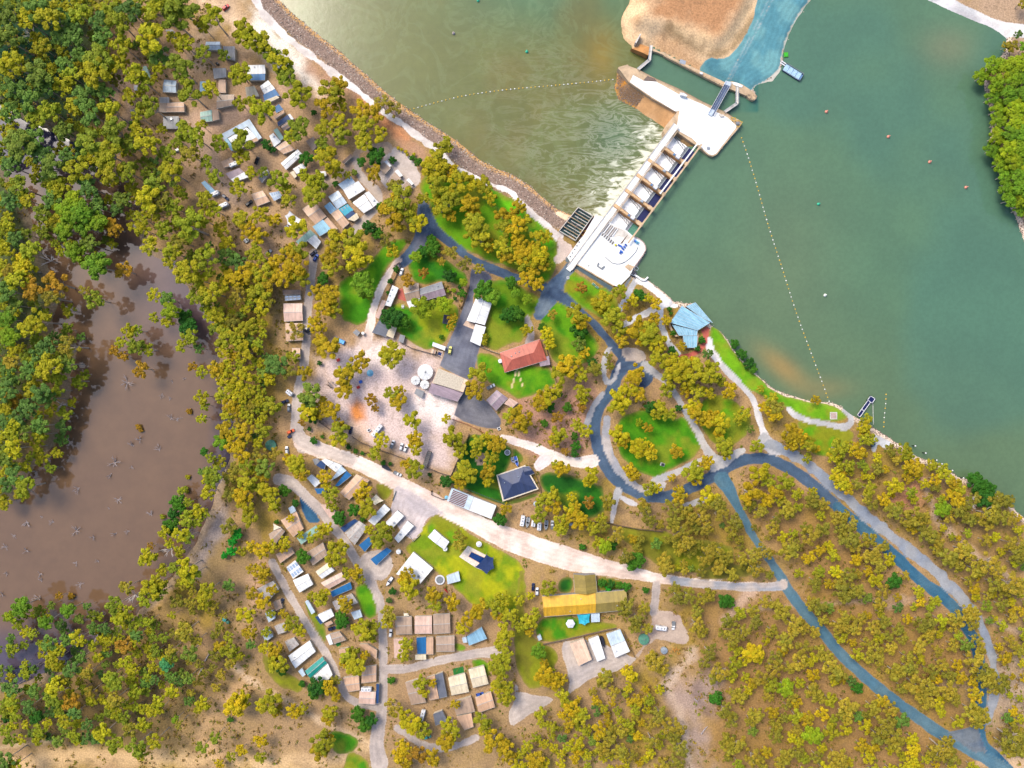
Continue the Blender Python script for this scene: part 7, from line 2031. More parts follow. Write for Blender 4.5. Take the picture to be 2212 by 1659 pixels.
# ================================================================== TREES
TREES = {
(0,0): "440 160 120,230 170 90,560 160 80,690 130 90,860 190 90,1030 200 100,1400 60 130,1560 60 130,1520 170 110,1840 150 100,1750 220 70,650 340 90,900 330 90,1310 350 130,1060 390 90,1590 370 110,1760 470 90,1550 580 110,1170 640 110,850 520 110,830 640 120,1260 720 90,1120 830 90,1640 800 110,1820 770 100,740 830 100,900 800 90,1300 920 100,2080 640 100,2160 340 110,2110 270 100,1930 480 70,2080 890 80,2180 880 70,120 560 110,340 640 120,380 420 80,140 1230 120,440 960 90,640 920 80,780 980 110,960 960 100,1000 1130 110,780 1230 110,940 1330 110,1280 1250 110,1600 1130 90,1700 1190 90,1740 1080 60,1900 1240 80,2100 1230 110,2080 1350 70,1480 1480 100,1340 1600 90,930 1480 110,1100 1480 90,650 1460 110,420 1420 110 b,270 1190 100 b,480 1600 90,130 1600 90,2170 1490 70,1850 1530 90,1640 1330 80 p,1790 1400 60,1390 480 90 b,1450 1330 80,2050 1620 100,1120 1250 80,520 330 80 b,80 330 110 b,60 120 100 b,330 60 110 b,700 480 80 b,560 560 80 b,400 760 90 b,560 740 90,260 860 100,120 760 100 b,60 960 90,620 660 80,300 1020 90,540 1130 80 b,330 1330 90 b,560 1330 80 b,60 1420 90 b,740 1600 90 b,1130 100 100 b,960 90 80,1260 120 70,1480 320 60,1010 560 90,640 230 80,1190 1000 80,1190 1140 80,1400 1120 60,1560 1220 70,1010 700 60 p",
(1,0): "50 370 100,210 540 110,260 660 90,370 830 110,60 960 120,640 790 110,720 740 80,600 930 90,720 900 70,380 1110 120,300 1180 80,590 1110 80,730 1060 80,740 1180 90,900 940 80,1020 980 90,1090 890 80 p,1190 930 70 p,930 1080 90,1070 1160 80,930 1230 80,580 1250 80,430 1370 80 d,640 1390 110,560 1340 80,1030 1350 80 d,910 1400 50 d,1020 1490 90,1590 1320 110,1540 1440 120,1660 1480 90,1560 1580 110,1750 1580 110,1880 1590 90,1180 1380 40 d,1200 1610 90 p,540 1540 80,480 1600 90,420 1510 70,200 1560 90,60 1490 60,250 1620 70,90 1250 55 d,140 1290 40 d,1400 1400 40 d,1350 1365 25 d,690 1590 35 d,790 1510 45,850 1490 35 b,1228 1280 16 y,1258 1294 16 y,1294 1310 17 y,1308 1335 16 y,1365 1335 16 y,560 1590 80,700 1480 80,1960 1600 80,1640 1230 70,500 975 25 d,130 470 80",
(2,0): "",
(3,0): "1960 560 90 g,1880 640 80 g,2060 600 90 g,2150 560 90 g,1980 720 90 g,2100 700 90 g,2190 680 80 g,1960 830 80 g,2080 830 90 g,2190 820 90 g,2000 940 80 g,2120 940 90 g,2210 930 80 g,2010 1050 80 g,2130 1060 90 g,1990 1170 80 g,2100 1170 90 g,2200 1150 90 g,1970 1280 80 g,2080 1290 90 g,2190 1290 90 g,2030 1400 80 g,2130 1410 90 g,2060 1510 80 g,2170 1520 90 g,2080 1620 80 g,2190 1630 90 g,2190 1400 80 g,2120 400 60 p,2160 300 40 b,2080 380 50 p,2200 20 60 p",
(3,1): "2110 60 80 g,2190 60 80 g,2180 150 60 g,2120 10 70 g",
(0,1): "60 60 90,330 170 80,180 50 80,560 150 100 g,500 220 70,680 170 100 g,790 240 90 g,540 320 80 g,700 290 80 g,740 440 80 b,620 500 90 g,690 570 60,950 290 80 r,820 630 110 g,1040 670 80 r,780 920 90,700 840 60 p,1310 890 70,1420 920 70 b,1450 1030 80 g,1300 1080 50,1420 1120 60,1570 1070 80 d,1600 1160 90 d,1620 1250 80,1540 1330 60,1690 1350 50 b,1090 1190 70,1150 1190 60,1020 1290 60,1150 1330 80,1250 1360 60,970 1370 60 r,1040 1420 50 r,1200 1530 80 r,1640 1510 50 r,1720 1560 60,1290 60 110,1400 80 90 p,1220 230 70,1230 320 70,1300 470 80,1420 330 80,1640 290 130,1740 230 80,1780 70 100,1850 150 70,1920 330 70,1490 520 80,1480 600 70,1620 690 110,1790 560 100,1730 760 70,1830 870 100,1680 910 80,1900 1060 90,1880 1110 70,2020 740 90,2150 700 100,2100 240 80,2150 340 80,2050 610 80 b,1950 560 80 b,2050 900 100 p,1940 1260 100,2050 1260 90,2150 1170 90,2130 1390 100,1930 1370 80,1890 1530 90,1930 1600 80,2090 1610 100,2020 1420 60,200 660 110 y,80 680 60 p,270 830 110 r,450 790 110 r,420 910 100 p,300 1110 110,220 1190 80,400 1330 90,330 1390 80,560 1330 110 p,250 1540 90,400 1520 120,480 1600 80,100 1250 90 g,60 1100 80 g,120 410 70,230 500 90,60 500 70,60 280 70,180 350 60,100 1480 80 p,90 1590 90 b,550 1480 90 b,430 60 90 b,620 60 90 g,420 240 70,820 120 80 b,1040 60 80 b,980 140 60 b,150 760 90,60 860 100,130 980 80 b,1330 180 70,1500 130 80,1560 420 80 p,1960 450 70,2190 520 80,2180 880 70,2010 1110 80 p",
(1,1): "280 60 90,500 30 90,160 240 60,350 310 100,1240 60 130,1180 150 120,1330 180 100,1220 270 80,1400 270 100,1080 130 50 d,980 310 60 d,1050 360 45 d,1130 420 70 p,1180 510 60,700 400 100,850 420 110,880 540 120,640 560 90,830 640 60,700 480 90 p,660 640 80,370 510 90,290 560 100,350 650 100,240 730 100,390 740 80,580 750 50 d,530 860 80,640 890 100,590 990 100,680 1020 80,510 1150 80,570 1180 60,350 1200 110 p,620 1340 110,560 1290 70,320 1420 80,180 1490 100 b,290 1560 80 p,420 1560 80,110 1620 70,930 800 100 g,950 880 60 g,1450 700 55 r,1310 770 60 r,1670 720 60 d,1520 430 60 d,1440 520 60 d,1540 500 70 d,1680 520 80 p,1800 620 80 p,1930 660 55 p,1600 600 40 p,1380 560 50 g,1980 850 100 d,2050 910 70 g,2180 1060 80 d,1440 990 105 g,1630 970 80 g,1180 1090 100 d,1280 1120 70 d,1700 1090 50,1680 1160 45,1600 1250 30 d,1170 1400 120,900 1470 100,760 1600 100,820 1540 70,1590 140 90,1660 90 90,1700 40 100,1850 100 100,1870 170 80,1900 290 110,1940 400 100,1860 360 80,2000 460 70,2130 200 80,2150 320 90,2130 470 90,2160 560 80,2030 60 70,1560 60 60,1450 60 60,1690 210 60,2200 780 60 d,1930 1560 100,1980 1250 45,1970 1300 40,1160 770 25 d,1210 670 30 d,1140 870 22 d,40 200 80,30 380 80,60 700 100,40 860 100,180 620 80,50 1000 90,100 780 90,40 560 80,100 940 80 p,30 1150 70,1660 860 18 g,1710 850 25 g,1790 780 40 g,1780 880 40 d,1720 920 20 d,1760 820 20 d,550 1480 25 d,730 1560 60,240 510 30 b",
(2,1): "60 130 80,30 300 100,100 270 80,230 400 80,60 430 80,300 380 60,220 560 100 y,90 540 90,240 640 80,300 620 60 g,130 760 80,220 790 70,170 690 70,30 870 50 g,130 930 50 g,40 1060 80 d,130 1190 60,600 830 60 r,930 860 80,780 940 100,770 1010 70,350 1060 50 p,550 1050 100,590 1110 90,580 1200 80 d,580 1310 70 b,620 1380 60,300 1230 70 y,330 1310 60 y,260 1170 40 d,880 1090 110,920 1180 80,950 1280 70,1080 1160 110,1180 1220 110,1250 1300 90,1100 1250 90,1050 940 60,1100 890 60 d,1180 920 50,1240 970 60,980 990 40,1230 1090 60,1330 1110 50,1360 1010 25 d,1370 1050 20 d,1390 1220 30 d,1460 1330 50,1270 1440 90,1380 1370 40 d,1400 1420 50,1690 1400 50 b,1420 1530 120,1600 1540 130,1720 1560 110,1500 1620 90,1800 1630 60,1560 1490 80,830 1420 50 p,840 1500 45 p,1080 1560 80,1050 1620 80,480 1500 110,420 1570 100,590 1570 80,560 1450 60,710 1530 70 p,690 1480 50 d,1640 1280 35 d,1600 1350 30 d,1930 1310 45 d,1990 1400 50 d,2060 1480 55 d,2090 1530 40 d,1340 1530 80,1480 1480 70,1350 1630 80,100 610 80,20 200 70,180 480 60",
(0,2): "60 60 100,350 80 100,280 60 80,130 130 90 r,400 130 80,250 200 90 b,120 390 90,190 420 80,330 360 90,60 320 80,330 440 70,120 560 90,60 650 80 b,200 720 60,100 790 90,180 900 100,40 870 80,1720 110 70,1930 100 80,1990 170 80,2030 220 70,1720 300 50,1740 190 50,1960 270 70,1940 400 90,1900 490 90 g,2000 520 80,1740 590 40 d,1800 640 50,2090 590 100,2050 720 70 p,1170 375 30 r,1190 400 25 r,1610 240 30 r,1880 690 70,1820 790 90,1800 850 80,1720 760 40 b,1600 810 25,1780 950 70,2000 800 80 p,2130 830 90,2080 90 90,2160 180 70 p,2140 60 80,2120 410 90,1540 930 40,1580 920 35,1520 1040 80 d,1600 1030 50,1680 1110 70,1600 1180 80,1480 1130 60 d,1690 1200 60,1760 1120 50,1380 1160 28,1460 1240 80 d,1400 1290 60,1540 1310 80,1600 1330 70,1440 1390 50,1280 1410 40 r,1260 1500 80,1210 1540 50,1530 1460 60,1500 1590 70,1620 1590 100,1680 1640 80,2130 1060 80,2160 1160 80,1980 1230 80 p,2050 1290 50 e,2010 1360 45 e,2000 1440 45 e,1940 1480 35 e,2090 1440 50,2180 1400 60,2180 1600 60,1380 1620 60,2000 950 80 p,2100 970 90,60 200 80,180 300 80 b,480 60 60,2060 320 60 p",
(1,2): "30 70 70,140 180 90,60 400 80,30 620 80 p,170 600 70 p,80 720 90 b,60 780 70,470 80 110 b,450 150 80 b,580 170 70,450 240 90,660 230 80,500 290 60 d,560 250 60,400 330 40 r,730 400 90,710 480 80,720 350 60,760 50 90,1170 90 70,1230 150 80,1240 60 60,990 130 60 r,1030 210 40 r,1350 310 90,1090 490 80,1380 480 80,1380 550 70,1370 740 90,1300 690 60,1030 600 70,1640 300 45,1890 50 100,1700 460 110,1760 570 80,1720 520 60,1920 510 80,1900 600 60,1820 760 110,1760 830 80,2080 520 90,2030 640 70,2000 760 80,2000 840 60,1640 840 60 d,1700 830 40 d,2190 270 90,2110 1170 60 d,2160 1080 60,350 690 90,400 770 80,290 650 60,600 790 90,610 880 60,650 960 100,660 1060 70,100 930 90,150 1000 90,250 920 60 d,340 1030 45 d,60 900 70,180 1190 30 d,160 1060 60,930 910 100,900 970 80,960 1070 90,840 1090 60 d,920 1170 30 d,720 1160 80 d,1090 1290 110,1050 1370 80,1160 1260 60,980 1260 60,560 1280 80,620 1250 60,480 1330 70,390 1300 50,700 1460 110,660 1530 80,740 1410 70,300 1160 50,250 1360 80,240 1420 60,60 1440 80,130 1410 70,60 1620 80,870 1620 70,790 1630 60,1760 1310 70 p,1760 1390 60 p,1320 1640 70,800 545 25 d,860 580 25 d,920 600 20 d,1100 680 25 d,1160 690 20 d,1500 780 20 d,460 390 20 d,500 490 35 d,570 455 20 d,410 1490 70 d,1990 460 50",
(2,2): "310 100 100,250 150 90,380 60 70,600 70 80,610 130 60,410 90 30 d,330 200 50 d,480 200 45 d,280 340 35 d,60 290 110,100 350 80,390 290 60 r,400 440 90,370 490 70,560 350 60,640 400 70,600 200 45 r,540 450 35 d,550 530 45 d,540 600 40 d,460 580 40 r,430 730 80,390 700 60,690 780 80,660 840 60,330 970 90,360 1050 80,250 1010 60,520 970 50,550 1070 60,660 1020 60 r,830 1020 80,510 1090 70,580 1180 90,480 1160 70,230 1130 80,430 1190 80,420 1250 70,770 1170 60,790 1230 60,700 1240 70,900 1300 80 p,860 1380 60 d,800 1400 70 g,740 1370 60,610 1410 35 d,980 1490 80,1060 1530 80 d,1310 1520 70,1330 1590 70,1130 1040 60,1150 1120 80,1200 1190 60,1440 960 80,1380 1060 80,1450 920 50,1400 1200 70,1450 1280 90,1500 1370 90,1440 1370 60,1700 960 90,1760 1030 90,1800 1100 90,1640 1050 60,1930 1190 80,1900 1260 60,1760 1430 80 p,1700 1450 80,1660 1520 70,1850 1500 70,1780 1590 70,1900 1640 60,1990 1510 60,2080 1480 80 p,2180 1450 90 p,2100 1600 80,940 130 110,1010 60 80,920 200 90,1100 90 70,1200 200 60 d,1280 210 80,1350 260 70,1250 260 60,1330 60 70,930 440 90,1090 550 90 y,1190 590 80 y,1140 510 60 y,960 490 70,1100 330 40 g,1170 380 50,1020 750 70,1060 790 60,1430 600 60,1400 560 50,1190 900 70,1240 900 60,1560 760 100,1580 820 70,1680 680 70,1380 810 40,1600 250 90,1560 190 80,1640 300 70,1700 310 80,1800 340 90,1790 420 60,1750 280 60,1830 530 90,1850 600 60,2000 250 70,1960 300 60,1600 60 80,1700 80 70,1500 60 60,1880 50 80,1440 210 35 d,2110 540 70,2060 390 40 b,2180 200 60,2150 40 40,2060 940 110,2130 760 100,2140 1100 70,2050 1050 60,2190 1000 80,1550 1160 80 p,1640 1150 80 p,1500 1100 70 p,1680 1240 80 p,1580 1240 60,1540 1450 60,1600 1400 60 p",
(3,2): "190 420 100,250 470 90,350 510 80,200 520 70,340 640 50,60 200 80 p,30 130 70,60 270 70,420 140 50,610 560 90,560 620 70,690 540 70,700 700 60,760 580 80,840 480 70,830 370 70,860 310 60,830 420 60,900 480 50,1050 570 60 p,1170 560 70,1200 620 60,1260 710 90,1200 720 60,1410 700 60,1500 730 60,1530 790 70,1440 820 60,640 850 80,690 900 70,590 800 70,870 900 70,1090 880 90,1000 1000 70,1080 1090 80,900 1040 60,1260 1140 90,1200 1170 70,1340 1170 70,1500 1080 70 g,1600 870 70,1640 900 70,1810 850 90 d,1870 900 80 d,1920 900 60 d,1630 1000 80,1710 1030 70,1640 1080 70,1780 980 60 p,1890 1000 90 d,1980 1010 80,2060 1020 60,2110 990 40 p,1900 1120 100,2000 1150 80,2090 1160 70,1880 1200 70,150 850 90,60 930 80,160 1080 80,100 1000 60,250 950 60,380 930 50,380 1010 70,470 1040 60,180 1120 60,40 1240 60,370 1310 90,470 1250 70,330 1250 60,580 1160 60,650 1140 60,720 1210 70,700 1330 90,740 1390 70,630 1250 60,180 1430 90,250 1390 60,870 1350 70,920 1440 80,880 1480 70,1000 1400 50,950 1560 70,1380 1310 80,1330 1260 60,1450 1350 70,1460 1430 60,1560 1490 80,1680 1430 80,1730 1480 70,1620 1560 70,1900 1550 100,1980 1600 80,1800 1600 80,1880 1350 60,2090 1370 70,2160 1470 80,2190 1380 60,580 1620 60 y,700 1640 70,1690 1140 60,1760 1170 60,1560 1150 60,1560 960 60,1380 980 50 p,850 980 60 p,760 870 60 p,940 730 60 p",
(0,3): "150 280 90 g,60 360 60 g,480 190 40 r,580 190 35 r,410 270 40,560 310 70 g,720 280 40,360 410 70 g,480 430 50 b,660 390 50,250 520 50,60 560 50,400 600 80,480 650 70,420 760 80,560 560 70,640 560 80,180 850 70,240 830 60,1070 110 70 p,960 270 90,1060 330 90,1000 380 70,1280 120 100,1250 210 80,1350 70 80,1370 150 70,1290 390 50,1490 340 40,1620 40 60,1800 120 80,1760 170 60,1980 80 60 b,880 470 60,780 470 60,790 610 50,1080 600 90 r,1160 570 60,1180 510 60 b,1600 480 90 p,1440 760 60 t,1640 660 80 b,1630 880 60 b,1340 900 50 b,1000 910 80,940 880 60,60 990 90,100 1080 70,480 950 90,450 1060 80,620 1080 90 r,650 1180 70,580 1250 70,1000 1060 80 p,940 1110 50,1370 1090 70,1380 1150 50,320 1220 60 d,60 1220 50 d,900 1350 90,1000 1450 90,1180 1470 90,1230 1530 60,1350 1420 80,1250 1280 70,1520 1240 40 g,1550 1280 50 p,2050 1110 110 y,2110 1060 80 y,1990 1240 30 d,1860 1400 60,1750 1480 60,2090 1500 60,2000 1560 50,1900 1620 50,60 1590 90,130 1640 70,2120 330 90,2160 480 70,1980 640 90,2060 690 60,1900 600 60,2180 150 60,1980 520 50,2170 590 50 b,760 1290 60,760 830 70 p,620 800 80 b,700 700 60,300 1000 70 b,260 1120 70 b,780 1000 60 p,1120 1330 70 p,1480 640 60 p,1700 560 60 p,560 900 70 p",
(1,3): "60 30 60,140 120 70,60 220 80,240 320 60,130 320 60,320 400 90,380 470 80,270 430 60,90 480 60,90 610 70,170 640 80,200 760 90,150 720 60,550 200 90,600 160 60,480 180 60,780 250 90,750 200 60,740 400 80 d,740 350 70 d,940 460 100,1000 520 80,880 440 60,1020 420 60,900 30 50,1330 100 110,1290 40 70,1150 320 80 p,1130 400 60,1300 590 90,1270 680 80,1540 160 80,1540 240 70,1700 230 80,1780 450 80,1860 350 100,1950 260 80,2060 260 90,2130 190 80,2100 330 70,800 700 100,860 780 90,760 740 70,850 650 70,940 680 60,1420 920 90,1520 920 60,1450 1000 70,540 950 90 d,640 960 80,690 900 60 p,500 1010 60 d,690 1040 50,130 1090 110,60 1120 70,180 1160 60,320 1170 70,390 1150 60,640 1170 80,620 1240 60,580 1430 110,550 1510 90,620 1390 60,880 1190 70 d,990 1240 60 d,940 1290 60 d,1180 1130 90 p,1280 1210 90,1350 1280 90,1450 1330 80,1420 1280 60,1270 1470 80,1250 1550 80,1400 1540 90 r,1520 1560 80,1300 1620 70,1680 1290 100,1640 1430 90,1700 1370 70,1720 1100 60,1950 1240 90,1980 1320 70,2060 1420 110,2150 1480 90,2180 1560 70,2110 880 90,2100 760 100,2150 680 80,2080 960 70,2160 1040 80,2150 480 90,2130 560 80,40 1420 70,1170 900 35 d,40 1560 60,1180 130 35 d,1150 210 30 b,230 820 50 d,400 930 40 d,2190 330 80,2170 960 70",
(2,3): "320 100 80,160 170 40,60 200 60,160 380 80,200 330 60,60 430 70,150 480 60,1000 250 80,960 300 60,1080 370 80,1140 280 60,1060 430 60,1170 450 50,780 60 40 d,850 70 40 d,990 90 40 d,930 80 35 d,830 110 30 e,1155 120 32 d,230 650 70 g,280 760 50,280 860 90,370 910 80,430 880 60,440 1030 70,330 840 60,250 1180 60,260 1270 50,520 1150 80,600 1200 80,560 1230 60,480 1110 60,800 870 80,780 920 60,870 1000 60,1010 840 70 y,1040 870 50 y,1240 740 90,1300 800 60,1200 700 60,560 1430 80,570 1510 60,750 1330 90,830 1380 80,880 1330 60,800 1500 70,930 1510 70,1030 1550 60,770 1480 60,1270 1190 80,1330 1280 80,1200 1280 60,1430 1300 80,1400 1380 70,1440 1480 90,1200 1420 80,1300 1630 70,200 1590 90,60 1640 70,280 1620 60,1430 180 80,1520 170 80,1400 100 60,1600 300 60,1640 190 60,1700 160 60,1830 210 60 d,1880 220 50 d,1870 390 70,1900 530 90,2000 480 80,1830 490 60,2100 380 80,1590 420 80,1640 470 60,1700 660 80,1660 750 60,1800 820 90,1750 880 60,2080 660 90 y,2120 700 60 y,1760 1050 60 d,1830 1150 80,1890 1230 80,1860 1190 60,1960 1050 70,1910 1000 60,2110 1190 70,2060 1250 60,1850 1420 70,1950 1450 80,1880 1490 60,2080 1560 80,2140 1620 70,2150 880 70,2180 220 60,2080 300 60,1420 1600 80,950 1340 60,640 1330 60,500 1260 60",
(3,3): "400 40 60,640 140 90,700 150 60,760 130 70,610 60 60,990 130 70 p,960 250 60,1080 40 70 d,400 90 60,430 260 80,370 230 60,470 380 50,100 300 90,60 240 60,220 420 90,310 450 60,400 480 50,140 560 80,300 620 80,270 740 80,500 700 70,540 790 80,600 830 80,450 640 60,770 960 50 d,620 430 80,660 350 70,780 380 70,920 440 70,1000 400 60,740 460 60 p,850 580 60,930 640 70 p,960 720 60,870 700 60,1120 460 60,1350 400 90,1380 490 70,1160 540 60,1300 600 70,1200 700 70,1100 830 80,1220 800 70,1400 820 70,1280 940 90,1400 960 80,1330 1030 70,1160 960 60,1380 1100 60,1540 1000 90,1600 1060 70,1600 600 60,1720 290 60,1760 330 70,1620 370 80,1600 440 60,1760 410 60,1800 550 60,1830 620 60,1780 730 90,1850 830 80,1900 880 90,1940 980 60,2020 930 80,1770 1170 90,1830 1200 80,1800 1270 60,1730 40 50,1960 60 80,2100 60 100,1900 170 50,2020 250 60,2110 360 50,2150 110 60,2050 140 60,2100 1400 110,2030 1450 70,2180 1350 70,2080 1500 70,2190 1480 80,150 960 70 g,190 1030 60,160 1110 50 p,390 1010 80,440 1050 60,690 1120 90,680 1230 60,900 1130 70,650 1190 60,380 1370 80 g,250 1330 60,200 1390 50 y,60 1370 70,60 1290 60,1000 1290 110,950 1380 80,1080 1380 90,1100 1450 70,1240 1400 60 y,1250 1500 70 y,1500 1490 110,1580 1560 80,1440 1530 70,600 1560 80,640 1620 60,560 1620 60,420 1560 60,150 1560 70,100 1620 60,50 800 80 p,60 700 70,180 790 60,30 470 60,250 1520 60,1550 1440 60,1060 620 60 p,1460 640 60 p,1030 520 50 p,1500 760 60 p,1560 860 60 p,2160 640 60 p,2090 560 60 p",
}
TINT = {  # crown colours of the kinds of tree
    'o': [(162, 150, 20), (170, 144, 18), (150, 144, 26), (138, 138, 28), (160, 136, 22)],
    'n': [(148, 148, 22), (132, 140, 28), (158, 152, 20), (116, 128, 32), (152, 146, 24)],
    'g': [(112, 140, 24), (96, 132, 30), (128, 148, 22)], 'd': [(52, 104, 26), (44, 92, 30), (64, 110, 24)], 'b': [(92, 122, 50), (84, 114, 52), (108, 126, 46)],
    'y': [(186, 164, 22), (172, 160, 18)], 'p': [(142, 130, 40), (150, 132, 42), (126, 120, 40)], 'r': [(160, 122, 30), (146, 110, 34)], 'e': [(30, 132, 40), (40, 146, 44)], 't': [(70, 140, 96)],
}
def K_TREE(c): return tuple(v_ * f_ for v_, f_ in zip(C(*c, k=1.5), (1, 1, .75)))
def crown_arrays(seed, n_puff, n_leaf, dense=1.0, leaf=.135):
    r = np.random.default_rng(seed)
    V, T = [], []
    ang0 = r.random() * 6.28
    for p in range(n_puff):
        a = ang0 + p * 2.399 + r.normal(0, .35)
        rad = math.sqrt((p + .3) / n_puff) * .82
        pc = np.array([math.cos(a) * rad, math.sin(a) * rad * r.uniform(.8, 1.05), .25 + .55 * (1 - rad * rad) + r.uniform(-.22, .16)])
        pr = r.uniform(.16, .30) * dense
        d = r.normal(size=(n_leaf, 3))
        d /= np.linalg.norm(d, axis=1)[:, None]
        d[:, 2] = np.where(d[:, 2] < -.35, -d[:, 2], d[:, 2])
        pos = pc + d * (pr * r.uniform(.55, 1.05, (n_leaf, 1))) * np.array([1, 1, .8])
        nrm = d + r.normal(0, .45, (n_leaf, 3)) + np.array([0, 0, .35])
        nrm /= np.linalg.norm(nrm, axis=1)[:, None]
        t1 = np.cross(nrm, r.normal(size=(n_leaf, 3)))
        t1 /= np.linalg.norm(t1, axis=1)[:, None] + 1e-9
        t2 = np.cross(nrm, t1)
        s = leaf * r.uniform(.6, 1.25, (n_leaf, 1))
        q = np.stack([pos - t1 * s - t2 * s * .55, pos + t1 * s * .9 - t2 * s * .75, pos + t1 * s + t2 * s * .6, pos - t1 * s * .8 + t2 * s * .7], 1)
        V.append(q.reshape(-1, 3))
        tone = r.uniform(.86, 1.14) * np.repeat(r.uniform(.84, 1.16, n_leaf), 4)
        warm = r.normal(0, .05)
        T.append(np.stack([tone * (1 + warm), tone, tone * (1 - warm)], 1))
    V, T = np.concatenate(V), np.concatenate(T)
    return V, np.arange(len(V)).reshape(-1, 4), T
def trunk_mb(seed, n_limb=6, h=1.0):
    r = random.Random(seed)
    mb = MB()
    bx, by = r.uniform(-.1, .1), r.uniform(-.1, .1)
    top = (bx, by, h * .55)
    mb.tube([(0, 0, -.05), (bx * .4, by * .4, h * .25), top], [.075, .055, .045], 6)
    for i in range(n_limb):
        a = i * 2.4 + r.uniform(-.4, .4)
        rr = r.uniform(.35, .7)
        e = (bx + math.cos(a) * rr, by + math.sin(a) * rr, h * r.uniform(.8, 1.0))
        m = ((top[0] + e[0]) / 2 + r.uniform(-.06, .06), (top[1] + e[1]) / 2 + r.uniform(-.06, .06), h * r.uniform(.62, .74))
        mb.tube([top, m, e], [.035, .024, .01], 4, cap=False)
        e2 = (m[0] + math.cos(a + 1) * .25, m[1] + math.sin(a + 1) * .25, h * r.uniform(.8, .95))
        mb.tube([m, e2], [.02, .008], 4, cap=False)
    return mb
def leaf_mat():
    m, nt, b = new_mat("foliage")
    oi = N(nt, "ShaderNodeObjectInfo")
    at_ = N(nt, "ShaderNodeAttribute", attribute_name="leaf")
    geo = N(nt, "ShaderNodeNewGeometry")
    n1 = N(nt, "ShaderNodeTexNoise", Scale=.9, Detail=3.0)
    nt.links.new(geo.outputs["Position"], n1.inputs["Vector"])
    c = mixc(nt, 1.0, oi.outputs["Color"], at_.outputs["Color"], 'MULTIPLY')
    c = mixc(nt, 1.0, c, mixc(nt, mrange(nt, n1.outputs[0], .3, .7), (.86, .9, .86), (1.14, 1.1, 1.08)), 'MULTIPLY')
    nt.links.new(c, b.inputs["Base Color"])
    b.inputs["Roughness"].default_value = .75
    b.inputs["Specular IOR Level"].default_value = .15
    return m
LEAF = leaf_mat()
PRO, PRO_LITE = [], []
for s in range(9):
    PRO.append(crown_arrays(100 + s, 15 + (s % 4), 130, 1.0 if s % 3 else .88, .068))
    PRO_LITE.append(crown_arrays(200 + s, 14 + s % 4, 34, 1.0 if s % 3 else .88, .108))
DENSE = [crown_arrays(300 + s, 19, 120, 1.2, .068) for s in range(3)]
THIN = [crown_arrays(400 + s, 14, 70, .95, .055) for s in range(3)]
def crown_mesh(nm, arr): return np_mesh(nm, arr[0], arr[1], LEAF, None, {"leaf": arr[2]}, smooth=False)
CROWN = [crown_mesh("crown", a_) for a_ in PRO]
CROWN_D = [crown_mesh("crown", a_) for a_ in DENSE]
CROWN_T = [crown_mesh("crown", a_) for a_ in THIN]
TRUNK = [trunk_mb(500 + s).mesh("trunk", M('bark')) for s in range(5)]
TRUNK_D = [trunk_mb(520 + s).mesh("trunk", M('bark_dark')) for s in range(2)]

BP0 = np.array([(o.location.x, o.location.y) for o, b_, p in REG if o['category'] in ('cabin', 'annexe', 'shed', 'house')])
tl = []
for (c, r), s in TREES.items():
    for it in s.split(','):
        t = it.split()
        if len(t) < 2:
            continue
        x, y = float(t[0]), float(t[1])
        rad = float(t[2]) if len(t) > 2 else 70.0
        k = t[3] if len(t) > 3 else 'o'
        gx_ = 553 * c + x / 4
        gy_ = 414.75 * r + y / 4
        R = rad * .0678 * (1.14 if gx_ < 900 and gy_ < 620 else 1.12 if gx_ > 1330 and gy_ > 1080 else 1.04)
        if len(BP0) and np.hypot(BP0[:, 0] - W(c, r, x, y)[0], BP0[:, 1] - W(c, r, x, y)[1]).min() < 8:
            R *= .8
        if k == 'o' and gx_ > 1300 and gy_ > 1080 and (int(x * 7 + y * 3) % 10) < 2:
            k = 'p'
        west = gx_ < 470
        h = {'d': 1.15, 'e': 1.1, 'y': 1.5, 't': 1.3}.get(k, 2.3 if west else 1.6) * R + (4.5 if west and k not in 'er' else 1.5)
        if R < 2.6:
            h = R * 1.25 + .3
        if k == 'o' and (west or (gx_ < 700 and gy_ < 420)):
            k = 'n' if gx_ > 230 or int(x * 3 + y * 7) % 100 > 35 else 'b'
        zc = h - R * .45
        p = W(c, r, x, y, zc)
        tl.append(dict(p=p, R=R, h=h, k=k, g=(gx_, gy_)))
rt = random.Random(5)
